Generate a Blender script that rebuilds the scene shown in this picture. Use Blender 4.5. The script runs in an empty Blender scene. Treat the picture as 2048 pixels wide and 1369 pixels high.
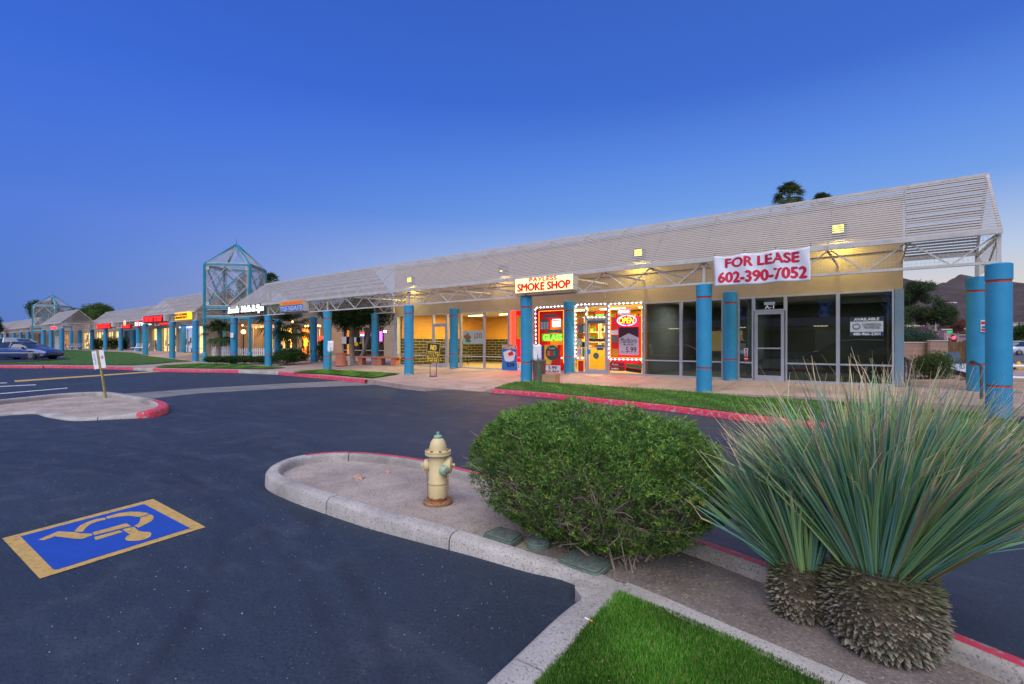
import bpy, math, random
import numpy as np
from mathutils import Vector, Matrix
from mathutils.geometry import tessellate_polygon
random.seed(7); rng = np.random.default_rng(7)
sc = bpy.context.scene
COL = sc.collection
PI = math.pi
R = math.radians
# ------------------------------------------------------------------ camera frame
F = 970.0; CX = 1024.0; HY = 687.0; H = 1.5
CC, SS = 0.7947, 0.6070
def W(X, Y): return (CC*X-SS*Y, SS*X+CC*Y)
def lerp(a, b, t): return a+(b-a)*t
def clamp(v, a, b): return max(a, min(b, v))
def gz(x, y):
    z = .15+.02*clamp((y-11)/2.7, 0, 1)+.0535*clamp(y-13.7, 0, 3)
    return z+.03*clamp(-38-x, 0, 13)*clamp((y-9)/4, 0, 1)
def P(px, py, z=None):
    zz = .15 if z is None else z
    for k in range(12 if z is None else 1):
        Y = F*(H-zz)/(py-HY); X = (px-CX)/F*Y
        w = W(X, Y)
        if z is None: zz = .5*zz+.5*gz(*w)
    return (w[0], w[1], zz)
def PX(px, y):
    a = (px-CX)/F
    return -y*(SS-CC*a)/(CC+SS*a)
def DY(x, y): return -SS*x+CC*y
def PZ(px, py, y): return H+(HY-py)/F*DY(PX(px, y), y)
def rect(p0, p1, q0, q1, y):
    xm = (p0+p1)/2
    return PX(p0, y), PX(p1, y), PZ(xm, q1, y), PZ(xm, q0, y)
# ------------------------------------------------------------------ materials
MATS = {}
def base_mat(name):
    m = bpy.data.materials.new(name); m.use_nodes = True
    nt = m.node_tree; return m, nt, nt.nodes['Principled BSDF']
def nd(nt, t, **kw):
    n = nt.nodes.new(t)
    for k, v in kw.items():
        if k.startswith('_'): n.inputs[k[1:].replace('_', ' ')].default_value = v
        else: setattr(n, k, v)
    return n
def noise(nt, scale, detail=4, rough=.6, vec=None):
    n = nd(nt, 'ShaderNodeTexNoise'); n.inputs['Scale'].default_value = scale
    n.inputs['Detail'].default_value = detail; n.inputs['Roughness'].default_value = rough
    if vec is not None: nt.links.new(vec, n.inputs['Vector'])
    return n
def ramp(nt, inp, stops):
    r = nt.nodes.new('ShaderNodeValToRGB'); e = r.color_ramp.elements
    while len(e) < len(stops): e.new(.5)
    for i, (p, c) in enumerate(stops):
        e[i].position = p
        e[i].color = (c, c, c, 1) if isinstance(c, (int, float)) else (*c, 1)
    nt.links.new(inp, r.inputs[0]); return r
def mix(nt, f, a, b, mode='MIX'):
    m = nt.nodes.new('ShaderNodeMix'); m.data_type = 'RGBA'; m.blend_type = mode
    for s, v in ((m.inputs[0], f), (m.inputs[6], a), (m.inputs[7], b)):
        if isinstance(v, bpy.types.NodeSocket): nt.links.new(v, s)
        elif isinstance(v, (int, float)) and s == m.inputs[0]: s.default_value = v
        else: s.default_value = (*v, 1)
    return m.outputs[2]
def bump(nt, bs, hgt, strength, dist=.01):
    b = nt.nodes.new('ShaderNodeBump'); b.inputs['Strength'].default_value = strength
    b.inputs['Distance'].default_value = dist
    nt.links.new(hgt, b.inputs['Height']); nt.links.new(b.outputs[0], bs.inputs['Normal'])
def mat(name, col, rough=.7, var=.15, scale=3., bmp=.0, bscale=60., metal=0., dirt=None, spec=.4):
    if name in MATS: return MATS[name]
    m, nt, bs = base_mat(name)
    tc = nd(nt, 'ShaderNodeTexCoord').outputs['Object']
    n = noise(nt, scale, 5, .65, tc)
    r = ramp(nt, n.outputs[0], [(.3, tuple(c*(1-var) for c in col)), (.7, tuple(min(1, c*(1+var)) for c in col))])
    c = r.outputs[0]
    if dirt:
        n2 = noise(nt, scale*2.7, 6, .7, tc)
        c = mix(nt, ramp(nt, n2.outputs[0], [(.5, 0.), (.72, 1.)]).outputs[0], c, dirt)
    nt.links.new(c, bs.inputs['Base Color'])
    bs.inputs['Roughness'].default_value = rough; bs.inputs['Metallic'].default_value = metal
    bs.inputs['Specular IOR Level'].default_value = spec
    if bmp: bump(nt, bs, noise(nt, bscale, 4, .6, tc).outputs[0], bmp)
    MATS[name] = m; return m
def emit(name, col, s, base=None):
    if name in MATS: return MATS[name]
    m, nt, bs = base_mat(name)
    bs.inputs['Base Color'].default_value = (*(base or col), 1)
    bs.inputs['Emission Color'].default_value = (*col, 1); bs.inputs['Emission Strength'].default_value = s
    bs.inputs['Roughness'].default_value = .5
    MATS[name] = m; return m
def glass(name, tint, ior=1.5, rough=0.):
    if name in MATS: return MATS[name]
    m = bpy.data.materials.new(name); m.use_nodes = True; nt = m.node_tree
    nt.nodes.remove(nt.nodes['Principled BSDF']); out = nt.nodes['Material Output']
    t = nd(nt, 'ShaderNodeBsdfTransparent'); t.inputs[0].default_value = (*tint, 1)
    g = nd(nt, 'ShaderNodeBsdfGlossy'); g.inputs['Roughness'].default_value = rough
    g.inputs['Color'].default_value = (.95, .97, 1, 1)
    f = nd(nt, 'ShaderNodeFresnel'); f.inputs[0].default_value = ior
    x = nt.nodes.new('ShaderNodeMixShader'); ge = nd(nt, 'ShaderNodeNewGeometry')   # only the outer face of the pane mirrors
    fr = nd(nt, 'ShaderNodeMath', operation='SUBTRACT'); fr.inputs[0].default_value = 1; nt.links.new(ge.outputs['Backfacing'], fr.inputs[1])
    fm = nd(nt, 'ShaderNodeMath', operation='MULTIPLY'); nt.links.new(f.outputs[0], fm.inputs[0]); nt.links.new(fr.outputs[0], fm.inputs[1])
    nt.links.new(fm.outputs[0], x.inputs[0]); nt.links.new(t.outputs[0], x.inputs[1]); nt.links.new(g.outputs[0], x.inputs[2])
    nt.links.new(x.outputs[0], out.inputs[0]); MATS[name] = m; return m
def attr_mat(name, rough=.6, spec=.3, trans=.0, bmp=0):
    if name in MATS: return MATS[name]
    m, nt, bs = base_mat(name)
    a = nd(nt, 'ShaderNodeAttribute'); a.attribute_name = 'Col'
    nt.links.new(a.outputs['Color'], bs.inputs['Base Color'])
    bs.inputs['Roughness'].default_value = rough; bs.inputs['Specular IOR Level'].default_value = spec
    if trans:
        t = nd(nt, 'ShaderNodeBsdfTranslucent'); nt.links.new(a.outputs['Color'], t.inputs[0])
        x = nt.nodes.new('ShaderNodeMixShader'); x.inputs[0].default_value = trans
        nt.links.new(bs.outputs[0], x.inputs[1]); nt.links.new(t.outputs[0], x.inputs[2])
        nt.links.new(x.outputs[0], nt.nodes['Material Output'].inputs[0])
    if bmp: bump(nt, bs, noise(nt, 40).outputs[0], bmp)
    MATS[name] = m; return m
def asphalt():
    m, nt, bs = base_mat('asphalt'); tc = nd(nt, 'ShaderNodeTexCoord').outputs['Object']
    n1 = noise(nt, .35, 6, .62, tc); n2 = noise(nt, 2.2, 6, .7, tc); n3 = noise(nt, 160, 3, .6, tc)
    c = ramp(nt, n1.outputs[0], [(.3, (.012, .022, .040)), (.7, (.024, .038, .062))]).outputs[0]  # blue of the reflected sky is mixed into the base tones
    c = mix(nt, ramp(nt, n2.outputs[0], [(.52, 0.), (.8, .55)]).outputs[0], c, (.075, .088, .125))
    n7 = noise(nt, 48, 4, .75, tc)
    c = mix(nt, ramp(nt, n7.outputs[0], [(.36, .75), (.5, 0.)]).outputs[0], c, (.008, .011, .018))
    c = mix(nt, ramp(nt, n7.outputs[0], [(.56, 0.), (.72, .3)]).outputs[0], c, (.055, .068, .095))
    v = nd(nt, 'ShaderNodeTexVoronoi'); v.inputs['Scale'].default_value = 26; nt.links.new(tc, v.inputs['Vector'])
    c = mix(nt, ramp(nt, v.outputs['Distance'], [(.035, 1.), (.06, 0.)]).outputs[0], c, (.32, .34, .36))
    # dusty streaks, then thin tyre arcs
    mp = nd(nt, 'ShaderNodeMapping'); nt.links.new(tc, mp.inputs[0]); mp.inputs['Scale'].default_value = (.5, 2.6, 1); mp.inputs['Rotation'].default_value = (0, 0, .9)
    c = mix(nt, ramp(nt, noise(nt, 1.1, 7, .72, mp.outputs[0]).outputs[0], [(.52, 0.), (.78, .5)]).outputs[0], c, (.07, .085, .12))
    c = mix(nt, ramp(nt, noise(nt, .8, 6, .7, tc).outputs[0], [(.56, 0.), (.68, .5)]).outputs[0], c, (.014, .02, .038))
    for q in ([(430,1000),(590,1130),(680,1330)], [(380,870),(560,905),(640,990)], [(60,905),(300,930),(430,1000)], [(500,960),(660,1090),(760,1290)], [(1200,850),(800,830),(400,850)]):
        (x1, y1), (x2, y2), (x3, y3) = [P(*p, 0)[:2] for p in q]; D_ = 2*(x1*(y2-y3)+x2*(y3-y1)+x3*(y1-y2))
        ux = ((x1*x1+y1*y1)*(y2-y3)+(x2*x2+y2*y2)*(y3-y1)+(x3*x3+y3*y3)*(y1-y2))/D_; uy = ((x1*x1+y1*y1)*(x3-x2)+(x2*x2+y2*y2)*(x1-x3)+(x3*x3+y3*y3)*(x2-x1))/D_
        rad = math.hypot(x1-ux, y1-uy); ds = nd(nt, 'ShaderNodeVectorMath', operation='DISTANCE'); nt.links.new(tc, ds.inputs[0]); ds.inputs[1].default_value = (ux, uy, 0)
        su = nd(nt, 'ShaderNodeMath', operation='SUBTRACT'); nt.links.new(ds.outputs['Value'], su.inputs[0]); su.inputs[1].default_value = rad
        ab = nd(nt, 'ShaderNodeMath', operation='ABSOLUTE'); nt.links.new(su.outputs[0], ab.inputs[0])
        k = ramp(nt, ab.outputs[0], [(.02, .55), (.085, 0.)]); mu = nd(nt, 'ShaderNodeMath', operation='MULTIPLY'); nt.links.new(k.outputs[0], mu.inputs[0])
        nt.links.new(ramp(nt, noise(nt, 1.7, 4, .6, tc).outputs[0], [(.38, 0.), (.6, 1.)]).outputs[0], mu.inputs[1])
        c = mix(nt, mu.outputs[0], c, (.010, .013, .024))
    nt.links.new(c, bs.inputs['Base Color'])
    nt.links.new(ramp(nt, n2.outputs[0], [(.3, .55), (.7, .8)]).outputs[0], bs.inputs['Roughness'])
    bs.inputs['Specular IOR Level'].default_value = .45
    b = nt.nodes.new('ShaderNodeMath'); b.operation = 'ADD'
    nt.links.new(n3.outputs[0], b.inputs[0]); nt.links.new(noise(nt, 45, 3, .6, tc).outputs[0], b.inputs[1])
    bump(nt, bs, b.outputs[0], .55, .008)
    return m
def concrete(name, a, b_, speck=.5, paint=None):
    m, nt, bs = base_mat(name); tc = nd(nt, 'ShaderNodeTexCoord').outputs['Object']
    n = noise(nt, 2.5, 6, .7, tc)
    c = ramp(nt, n.outputs[0], [(.3, a), (.7, b_)]).outputs[0]
    n3 = noise(nt, 75, 3, .7, tc)
    c = mix(nt, ramp(nt, n3.outputs[0], [(.34, speck), (.45, 0.)]).outputs[0], c, tuple(x*.25 for x in a))
    c = mix(nt, ramp(nt, n3.outputs[0], [(.58, 0.), (.7, speck*.6)]).outputs[0], c, (.62, .58, .55))
    n4 = noise(nt, .9, 5, .7, tc)
    c = mix(nt, ramp(nt, n4.outputs[0], [(.48, 0.), (.68, .65)]).outputs[0], c, tuple(x*.45 for x in a))
    if paint:
        n5 = noise(nt, 14, 6, .75, tc)
        c = mix(nt, ramp(nt, n5.outputs[0], [(.41, 0.), (.45, 1.)]).outputs[0], c, paint)
    nt.links.new(c, bs.inputs['Base Color']); bs.inputs['Roughness'].default_value = .8 if not paint else .55
    bump(nt, bs, n3.outputs[0], .45, .006); return m
def column_mat():
    m, nt, bs = base_mat('blue_stucco'); t = nd(nt, 'ShaderNodeTexCoord'); tc = t.outputs['Object']
    n = noise(nt, 2.2, 6, .65, tc)
    c = ramp(nt, n.outputs[0], [(.3, (.016, .215, .40)), (.7, (.028, .27, .47))]).outputs[0]
    sp = nd(nt, 'ShaderNodeSeparateXYZ'); nt.links.new(tc, sp.inputs[0])
    mask = ramp(nt, sp.outputs[2], [(.05, .62), (.62, 0.)])
    v = noise(nt, 7, 6, .7, tc)
    mm = nt.nodes.new('ShaderNodeMath'); mm.operation = 'MULTIPLY'
    nt.links.new(mask.outputs[0], mm.inputs[0]); nt.links.new(v.outputs[0], mm.inputs[1])
    c = mix(nt, ramp(nt, mm.outputs[0], [(.335, 0.), (.35, 1.)]).outputs[0], c, (.33, .34, .33))
    n2 = noise(nt, 1.1, 6, .7, tc)
    c = mix(nt, ramp(nt, n2.outputs[0], [(.55, 0.), (.75, .4)]).outputs[0], c, (.015, .17, .32))
    n6 = noise(nt, 16, 6, .8, tc); c = mix(nt, ramp(nt, n6.outputs[0], [(.66, 0.), (.72, .45)]).outputs[0], c, (.10, .30, .40))
    nt.links.new(c, bs.inputs['Base Color']); bs.inputs['Roughness'].default_value = .75
    bump(nt, bs, noise(nt, 90, 5, .7, tc).outputs[0], .5, .006); return m
def brick_mat(name, c1, c2, mortar, dark=None, zsplit=1.6, em=0, sc_=2.0):
    m, nt, bs = base_mat(name); g = nd(nt, 'ShaderNodeNewGeometry')
    sp = nd(nt, 'ShaderNodeSeparateXYZ'); nt.links.new(g.outputs['Position'], sp.inputs[0])
    ad = nd(nt, 'ShaderNodeMath', operation='ADD'); nt.links.new(sp.outputs[0], ad.inputs[0]); nt.links.new(sp.outputs[1], ad.inputs[1])
    cb = nd(nt, 'ShaderNodeCombineXYZ'); nt.links.new(ad.outputs[0], cb.inputs[0]); nt.links.new(sp.outputs[2], cb.inputs[1])
    def br(a, b):
        k = nd(nt, 'ShaderNodeTexBrick'); k.inputs['Scale'].default_value = sc_
        k.inputs['Color1'].default_value = (*a, 1); k.inputs['Color2'].default_value = (*b, 1); k.inputs['Mortar'].default_value = (*mortar, 1)
        k.inputs['Mortar Size'].default_value = .018; k.inputs['Brick Width'].default_value = .8; k.inputs['Row Height'].default_value = .24
        nt.links.new(cb.outputs[0], k.inputs['Vector']); return k.outputs[0]
    c = br(c1, c2)
    if dark:
        gt = nd(nt, 'ShaderNodeMath', operation='LESS_THAN'); nt.links.new(sp.outputs[2], gt.inputs[0]); gt.inputs[1].default_value = zsplit
        c = mix(nt, gt.outputs[0], c, br(dark, tuple(x*.7 for x in dark)))
    nt.links.new(c, bs.inputs['Base Color']); bs.inputs['Roughness'].default_value = .4
    return m
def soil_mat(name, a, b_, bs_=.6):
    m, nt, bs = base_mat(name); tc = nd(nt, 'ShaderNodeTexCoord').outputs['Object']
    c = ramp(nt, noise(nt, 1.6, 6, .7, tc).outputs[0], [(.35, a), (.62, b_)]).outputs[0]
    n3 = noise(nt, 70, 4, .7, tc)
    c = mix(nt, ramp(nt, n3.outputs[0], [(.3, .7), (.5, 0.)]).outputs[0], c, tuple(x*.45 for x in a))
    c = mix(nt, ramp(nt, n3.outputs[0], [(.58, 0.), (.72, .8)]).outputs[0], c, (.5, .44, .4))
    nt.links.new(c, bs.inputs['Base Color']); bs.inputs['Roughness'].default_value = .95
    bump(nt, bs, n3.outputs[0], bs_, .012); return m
def car_paint(name, col):
    if name in MATS: return MATS[name]
    m, nt, bs = base_mat(name); bs.inputs['Base Color'].default_value = (*col, 1)
    bs.inputs['Roughness'].default_value = .3; bs.inputs['Metallic'].default_value = .3
    bs.inputs['Coat Weight'].default_value = .7; bs.inputs['Coat Roughness'].default_value = .05
    MATS[name] = m; return m

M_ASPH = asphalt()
M_KERB = concrete('kerb_concrete', (.31, .285, .265), (.47, .43, .40), .85)
M_KRED = concrete('kerb_red_paint', (.27, .25, .23), (.40, .37, .34), .3, (.55, .03, .065))
M_WALK = concrete('walk_concrete', (.33, .235, .20), (.42, .31, .27), .25)
M_GUT = concrete('gutter_concrete', (.14, .14, .14), (.2, .2, .2), .3)
M_SOIL = soil_mat('island_soil', (.27, .215, .185), (.44, .365, .315))
M_DIRT = soil_mat('mulch_soil', (.115, .09, .075), (.2, .165, .14))
M_SAND = soil_mat('desert_sand', (.30, .2, .14), (.45, .31, .22))
M_GRASSB = mat('lawn_base', (.03, .09, .012), .9, .4, 6, .6, 120)
M_COLM = column_mat()
M_RED = mat('red_band', (.42, .05, .03), .6, .2, 6)
M_WHT = mat('cream_steel', (.50, .47, .44), .55, .1, 2, .1, 60, dirt=(.36, .33, .30))
M_SLAT = mat('slat_paint', (.365,.335,.305), .55, .05, 1.5)
M_STUC = mat('tan_stucco', (.40, .29, .17), .85, .1, 1.2, .4, 90)
M_STUD = mat('dark_tan_stucco', (.30, .235, .16), .85, .12, 1.2, .3, 90)
M_FRM = mat('window_aluminium', (.46, .47, .52), .38, .08, 3, metal=.35)
M_GLS = glass('clear_glass', (.93, .96, .95), 1.45)
M_GLD = glass('tinted_glass', (.62, .66, .62), 1.85)
M_TWR = mat('tower_blue_paint', (.035, .26, .36), .5, .12, 2)
M_BLK = mat('black_metal', (.02, .02, .022), .45, .2, 4)
M_RAIL = mat('dark_rail', (.035, .035, .045), .45, .3, 8, dirt=(.09, .05, .03))
M_TERR = mat('terracotta', (.46, .17, .11), .85, .12, 4, .3, 90)
M_DARK = mat('dark_interior', (.03, .032, .035), .8, .2, 1)
M_GREYI = mat('grey_interior', (.16, .17, .17), .8, .15, 1)
M_BARK = mat('bark', (.30, .24, .19), .9, .3, 9, .8, 30)
M_LEAF = attr_mat('leaf', .75, .12, .25)
M_YUC = attr_mat('yucca_leaf', .5, .35, .08)
M_PAPER = mat('white_paper', (.72, .72, .74), .7, .04, 3)
M_WHITE = mat('white_paint', (.75, .75, .76), .5, .05, 4)
M_LYEL = mat('road_yellow', (.52, .33, .09), .75, .12, 9, .3, 120, dirt=(.2, .15, .09))
M_LWHT = mat('road_white', (.5, .52, .55), .75, .15, 12, dirt=(.12, .12, .14))
M_LBLU = mat('road_blue', (.010, .060, .36), .6, .12, 5, .2, 120, dirt=(.02, .055, .24))
M_TYRE = mat('tyre_rubber', (.02, .02, .02), .8, .2, 8)
M_CHROME = mat('chrome', (.6, .6, .62), .2, .05, 3, metal=1)
M_WOOD = mat('brown_wood', (.22, .13, .07), .8, .3, 5, .3, 40)
# ------------------------------------------------------------------ geometry helpers
def rootloc(p):
    while p is not None and p.parent is not None: p = p.parent
    return p.location if p is not None else Vector((0, 0, 0))
class G:
    def __init__(s): s.v = []; s.f = []; s.m = []
    def add(s, vs, fs, m=0):
        o = len(s.v); s.v += [tuple(q) for q in vs]; s.f += [tuple(i+o for i in f) for f in fs]; s.m += [m]*len(fs); return s
    def box(s, x0, x1, y0, y1, z0, z1, m=0):
        return s.add([(x0,y0,z0),(x1,y0,z0),(x1,y1,z0),(x0,y1,z0),(x0,y0,z1),(x1,y0,z1),(x1,y1,z1),(x0,y1,z1)],
              [(0,3,2,1),(4,5,6,7),(0,1,5,4),(1,2,6,5),(2,3,7,6),(3,0,4,7)], m)
    def bar(s, p, q, w, h=None, m=0, up=(0,0,1)):
        h = h or w; p = Vector(p); q = Vector(q); d = (q-p).normalized(); u = Vector(up)
        if abs(d.dot(u)) > .99: u = Vector((1,0,0))
        a = d.cross(u).normalized()*w/2; b = a.cross(d).normalized()*h/2
        vs = [p-a-b, p+a-b, p+a+b, p-a+b, q-a-b, q+a-b, q+a+b, q-a+b]
        return s.add(vs, [(0,3,2,1),(4,5,6,7),(0,1,5,4),(1,2,6,5),(2,3,7,6),(3,0,4,7)], m)
    def tube(s, pts, r, n=8, m=0, cap=True):
        pts = [Vector(p) for p in pts]; rs = r if isinstance(r, (list, tuple)) else [r]*len(pts); rings = []
        ref = Vector((0,0,1)); d0 = (pts[1]-pts[0]).normalized()
        if abs(d0.dot(ref)) > .9: ref = Vector((1,0,0))
        for i, p in enumerate(pts):
            d = (pts[min(i+1, len(pts)-1)]-pts[max(i-1, 0)]).normalized()
            a = d.cross(ref).normalized(); b = d.cross(a)
            rings.append([p+(a*math.cos(2*PI*k/n)+b*math.sin(2*PI*k/n))*rs[i] for k in range(n)])
        vs = [v for r_ in rings for v in r_]; fs = []
        for i in range(len(pts)-1):
            for k in range(n):
                k2 = (k+1) % n; fs.append((i*n+k, i*n+k2, (i+1)*n+k2, (i+1)*n+k))
        if cap: fs += [tuple(range(n)), tuple(range((len(pts)-1)*n, len(pts)*n))[::-1]]
        return s.add(vs, fs, m)
    def lathe(s, prof, c=(0,0,0), n=24, m=0, axis='z', sx=1, sy=1):
        c = Vector(c); vs = []
        for r, z in prof:
            for k in range(n):
                a = 2*PI*k/n; x, y = r*math.cos(a)*sx, r*math.sin(a)*sy
                if axis == 'z': vs.append(c+Vector((x, y, z)))
                elif axis == 'x': vs.append(c+Vector((z, x, y)))
                else: vs.append(c+Vector((x, z, y)))
        fs = [(i*n+k, i*n+(k+1) % n, (i+1)*n+(k+1) % n, (i+1)*n+k) for i in range(len(prof)-1) for k in range(n)]
        fs += [tuple(range(n))[::-1], tuple(range((len(prof)-1)*n, len(prof)*n))]
        return s.add(vs, fs, m)
    def prism(s, poly, z0, z1, m=0):
        n = len(poly); tri = tessellate_polygon([[Vector((p[0], p[1], 0)) for p in poly]])
        vs = [(p[0], p[1], z0) for p in poly]+[(p[0], p[1], z1) for p in poly]
        fs = [(a+n, b+n, c+n) for a, b, c in tri]+[(c, b, a) for a, b, c in tri]
        fs += [(i, (i+1) % n, n+(i+1) % n, n+i) for i in range(n)]
        return s.add(vs, fs, m)
    def sheet(s, poly, z=None, m=0):
        tri = tessellate_polygon([[Vector((p[0], p[1], 0)) for p in poly]])
        vs = [(p[0], p[1], p[2] if z is None else z) for p in poly]
        fs = []
        for a, b, c in tri:
            A, B, C_ = Vector(vs[a][:2]), Vector(vs[b][:2]), Vector(vs[c][:2])
            fs.append((a, b, c) if (B-A).cross(C_-A) > 0 else (a, c, b))
        return s.add(vs, fs, m)
    def build(s, name, mats, parent=None, smooth=False, **tags):
        L = rootloc(parent); me = bpy.data.meshes.new(name)
        me.from_pydata([(a-L.x, b-L.y, c-L.z) for a, b, c in s.v], [], s.f)
        if not isinstance(mats, (list, tuple)): mats = [mats]
        for mt in mats: me.materials.append(mt)
        if len(mats) > 1: me.polygons.foreach_set('material_index', s.m)
        if smooth:
            me.polygons.foreach_set('use_smooth', [True]*len(me.polygons))
            if smooth is not True: me.set_sharp_from_angle(angle=R(smooth))
        me.update(); o = bpy.data.objects.new(name, me); COL.objects.link(o)
        if parent is not None: o.parent = parent
        for k, v in tags.items():
            if v: o['label' if k == 'label' else k] = v
        return o
def T(name, label, cat, loc=(0,0,0), group=None):
    o = bpy.data.objects.new(name, None); COL.objects.link(o); o.location = loc; o.empty_display_size = .2
    o['label'] = label; o['category'] = cat
    if group: o['group'] = group
    return o
def one(g, name, mats, label, cat, group=None, loc=None, smooth=False):
    """a thing that is a single mesh, origin at loc"""
    L = Vector(loc) if loc is not None else Vector(g.v[0])
    g.v = [(a-L.x, b-L.y, c-L.z) for a, b, c in g.v]
    o = g.build(name, mats, None, smooth, label=label, category=cat, group=group); o.location = L; return o
def struct(g, name, mats, smooth=False): return g.build(name, mats, None, smooth, kind='structure')
def copy_tree(o, parent=None):
    c = o.copy(); COL.objects.link(c); c.parent = parent
    for ch in list(o.children): copy_tree(ch, c)
    return c
def numesh(name, V, Fc, mt, parent=None, colv=None, smooth=False, **tags):
    L = np.array(rootloc(parent)); V = np.asarray(V, float)-L
    me = bpy.data.meshes.new(name); n = len(V); nf = len(Fc); k = Fc.shape[1]
    me.vertices.add(n); me.vertices.foreach_set('co', V.ravel())
    me.loops.add(nf*k); me.loops.foreach_set('vertex_index', Fc.ravel().astype(np.int32))
    me.polygons.add(nf); me.polygons.foreach_set('loop_start', np.arange(0, nf*k, k, dtype=np.int32))
    me.update(calc_edges=True)
    if colv is not None:
        a = me.color_attributes.new('Col', 'FLOAT_COLOR', 'POINT')
        c4 = np.ones((n, 4)); c4[:, :3] = colv; a.data.foreach_set('color', c4.ravel())
    me.materials.append(mt)
    if smooth: me.polygons.foreach_set('use_smooth', np.ones(nf, bool))
    o = bpy.data.objects.new(name, me); COL.objects.link(o)
    if parent is not None: o.parent = parent
    for q, v in tags.items():
        if v: o[q] = v
    return o
def unit(v): return v/(np.linalg.norm(v, axis=-1, keepdims=True)+1e-9)
def leafmesh(Pp, D, L, Wd, C):
    """diamond leaves: Pp base, D direction, L length, Wd width, C colour"""
    n = len(Pp); D = unit(D); S = unit(np.cross(D, rng.normal(size=(n, 3)))); N = np.cross(S, D)
    L = np.broadcast_to(np.asarray(L), (n,))[:, None]; Wd = np.broadcast_to(np.asarray(Wd), (n,))[:, None]
    a = Pp; t = Pp+D*L+N*L*.08; l = Pp+D*L*.45+S*Wd/2+N*L*.06; r = Pp+D*L*.45-S*Wd/2+N*L*.06
    V = np.stack([a, l, t, r], 1).reshape(-1, 3)
    idx = np.arange(n)[:, None]*4; Fc = np.concatenate([idx+np.array([[0, 1, 2]]), idx+np.array([[0, 2, 3]])], 0)
    return V, Fc, np.repeat(C, 4, 0)
def varcol(n, cols, j=.2):
    cols = np.array(cols); k = rng.integers(0, len(cols), n)
    return cols[k]*(1+rng.uniform(-j, j, (n, 1)))
_txt = 0
def text(s, name, mt, parent, c, right, up, w, h, depth=.004, bold=.0, shear=0., label=None):
    """lettering mesh, fitted to w x h, centred at c; normal = right x up"""
    cu = bpy.data.curves.new('t', 'FONT'); cu.body = s; cu.align_x = 'CENTER'; cu.shear = shear
    cu.extrude = .5; cu.resolution_u = 3; cu.space_line = .85
    ob = bpy.data.objects.new('t', cu); COL.objects.link(ob)
    dg = bpy.context.evaluated_depsgraph_get(); me = bpy.data.meshes.new_from_object(ob.evaluated_get(dg))
    bpy.data.objects.remove(ob); n = len(me.vertices); co = np.zeros(n*3); me.vertices.foreach_get('co', co); co = co.reshape(-1, 3)
    mn, mx = co.min(0), co.max(0); q = (co-(mn+mx)/2)/(mx-mn+1e-9)
    r_ = np.array(Vector(right).normalized()); u_ = np.array(Vector(up).normalized()); nn = np.cross(r_, u_)
    V = np.array(c)+q[:, :1]*w*r_+q[:, 1:2]*h*u_+q[:, 2:3]*depth*nn-np.array(rootloc(parent))
    if bold > 0:   # heavier strokes: shifted copies, each a hair further back
        fs = [tuple(p.vertices) for p in me.polygons]; lh = h/(1+.85*s.count(chr(10))); b_ = bold*lh*1.6; vs = []; ff = []; bpy.data.meshes.remove(me)
        for k, (dx, dz) in enumerate(((0, 0), (b_, 0), (-b_, 0), (0, b_*.8), (0, -b_*.8))):
            V2 = V+dx*r_+dz*u_-nn*.0007*k; ff += [tuple(i+len(vs) for i in f) for f in fs]; vs += [tuple(v) for v in V2]
        me = bpy.data.meshes.new(name); me.from_pydata(vs, [], ff)
    else: me.vertices.foreach_set('co', V.ravel())
    me.update(); me.materials.clear(); me.materials.append(mt)
    me.name = name; o = bpy.data.objects.new(name, me); COL.objects.link(o)
    if parent is not None: o.parent = parent
    if label: o['label'] = label
    return o
RX, UZ = (1, 0, 0), (0, 0, 1)
def catmull(pts, n=6, closed=False):
    pts = [Vector(p) for p in pts]; out = []; m = len(pts)
    for i in range(m if closed else m-1):
        g = (lambda k: pts[k % m]) if closed else (lambda k: pts[clamp(k, 0, m-1)])
        a, b, c, d = g(i-1), g(i), g(i+1), g(i+2)
        for k in range(n):
            t = k/n; out.append(.5*((2*b)+(c-a)*t+(2*a-5*b+4*c-d)*t*t+(3*b-a-3*c+d)*t**3))
    if not closed: out.append(pts[-1])
    return out
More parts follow.
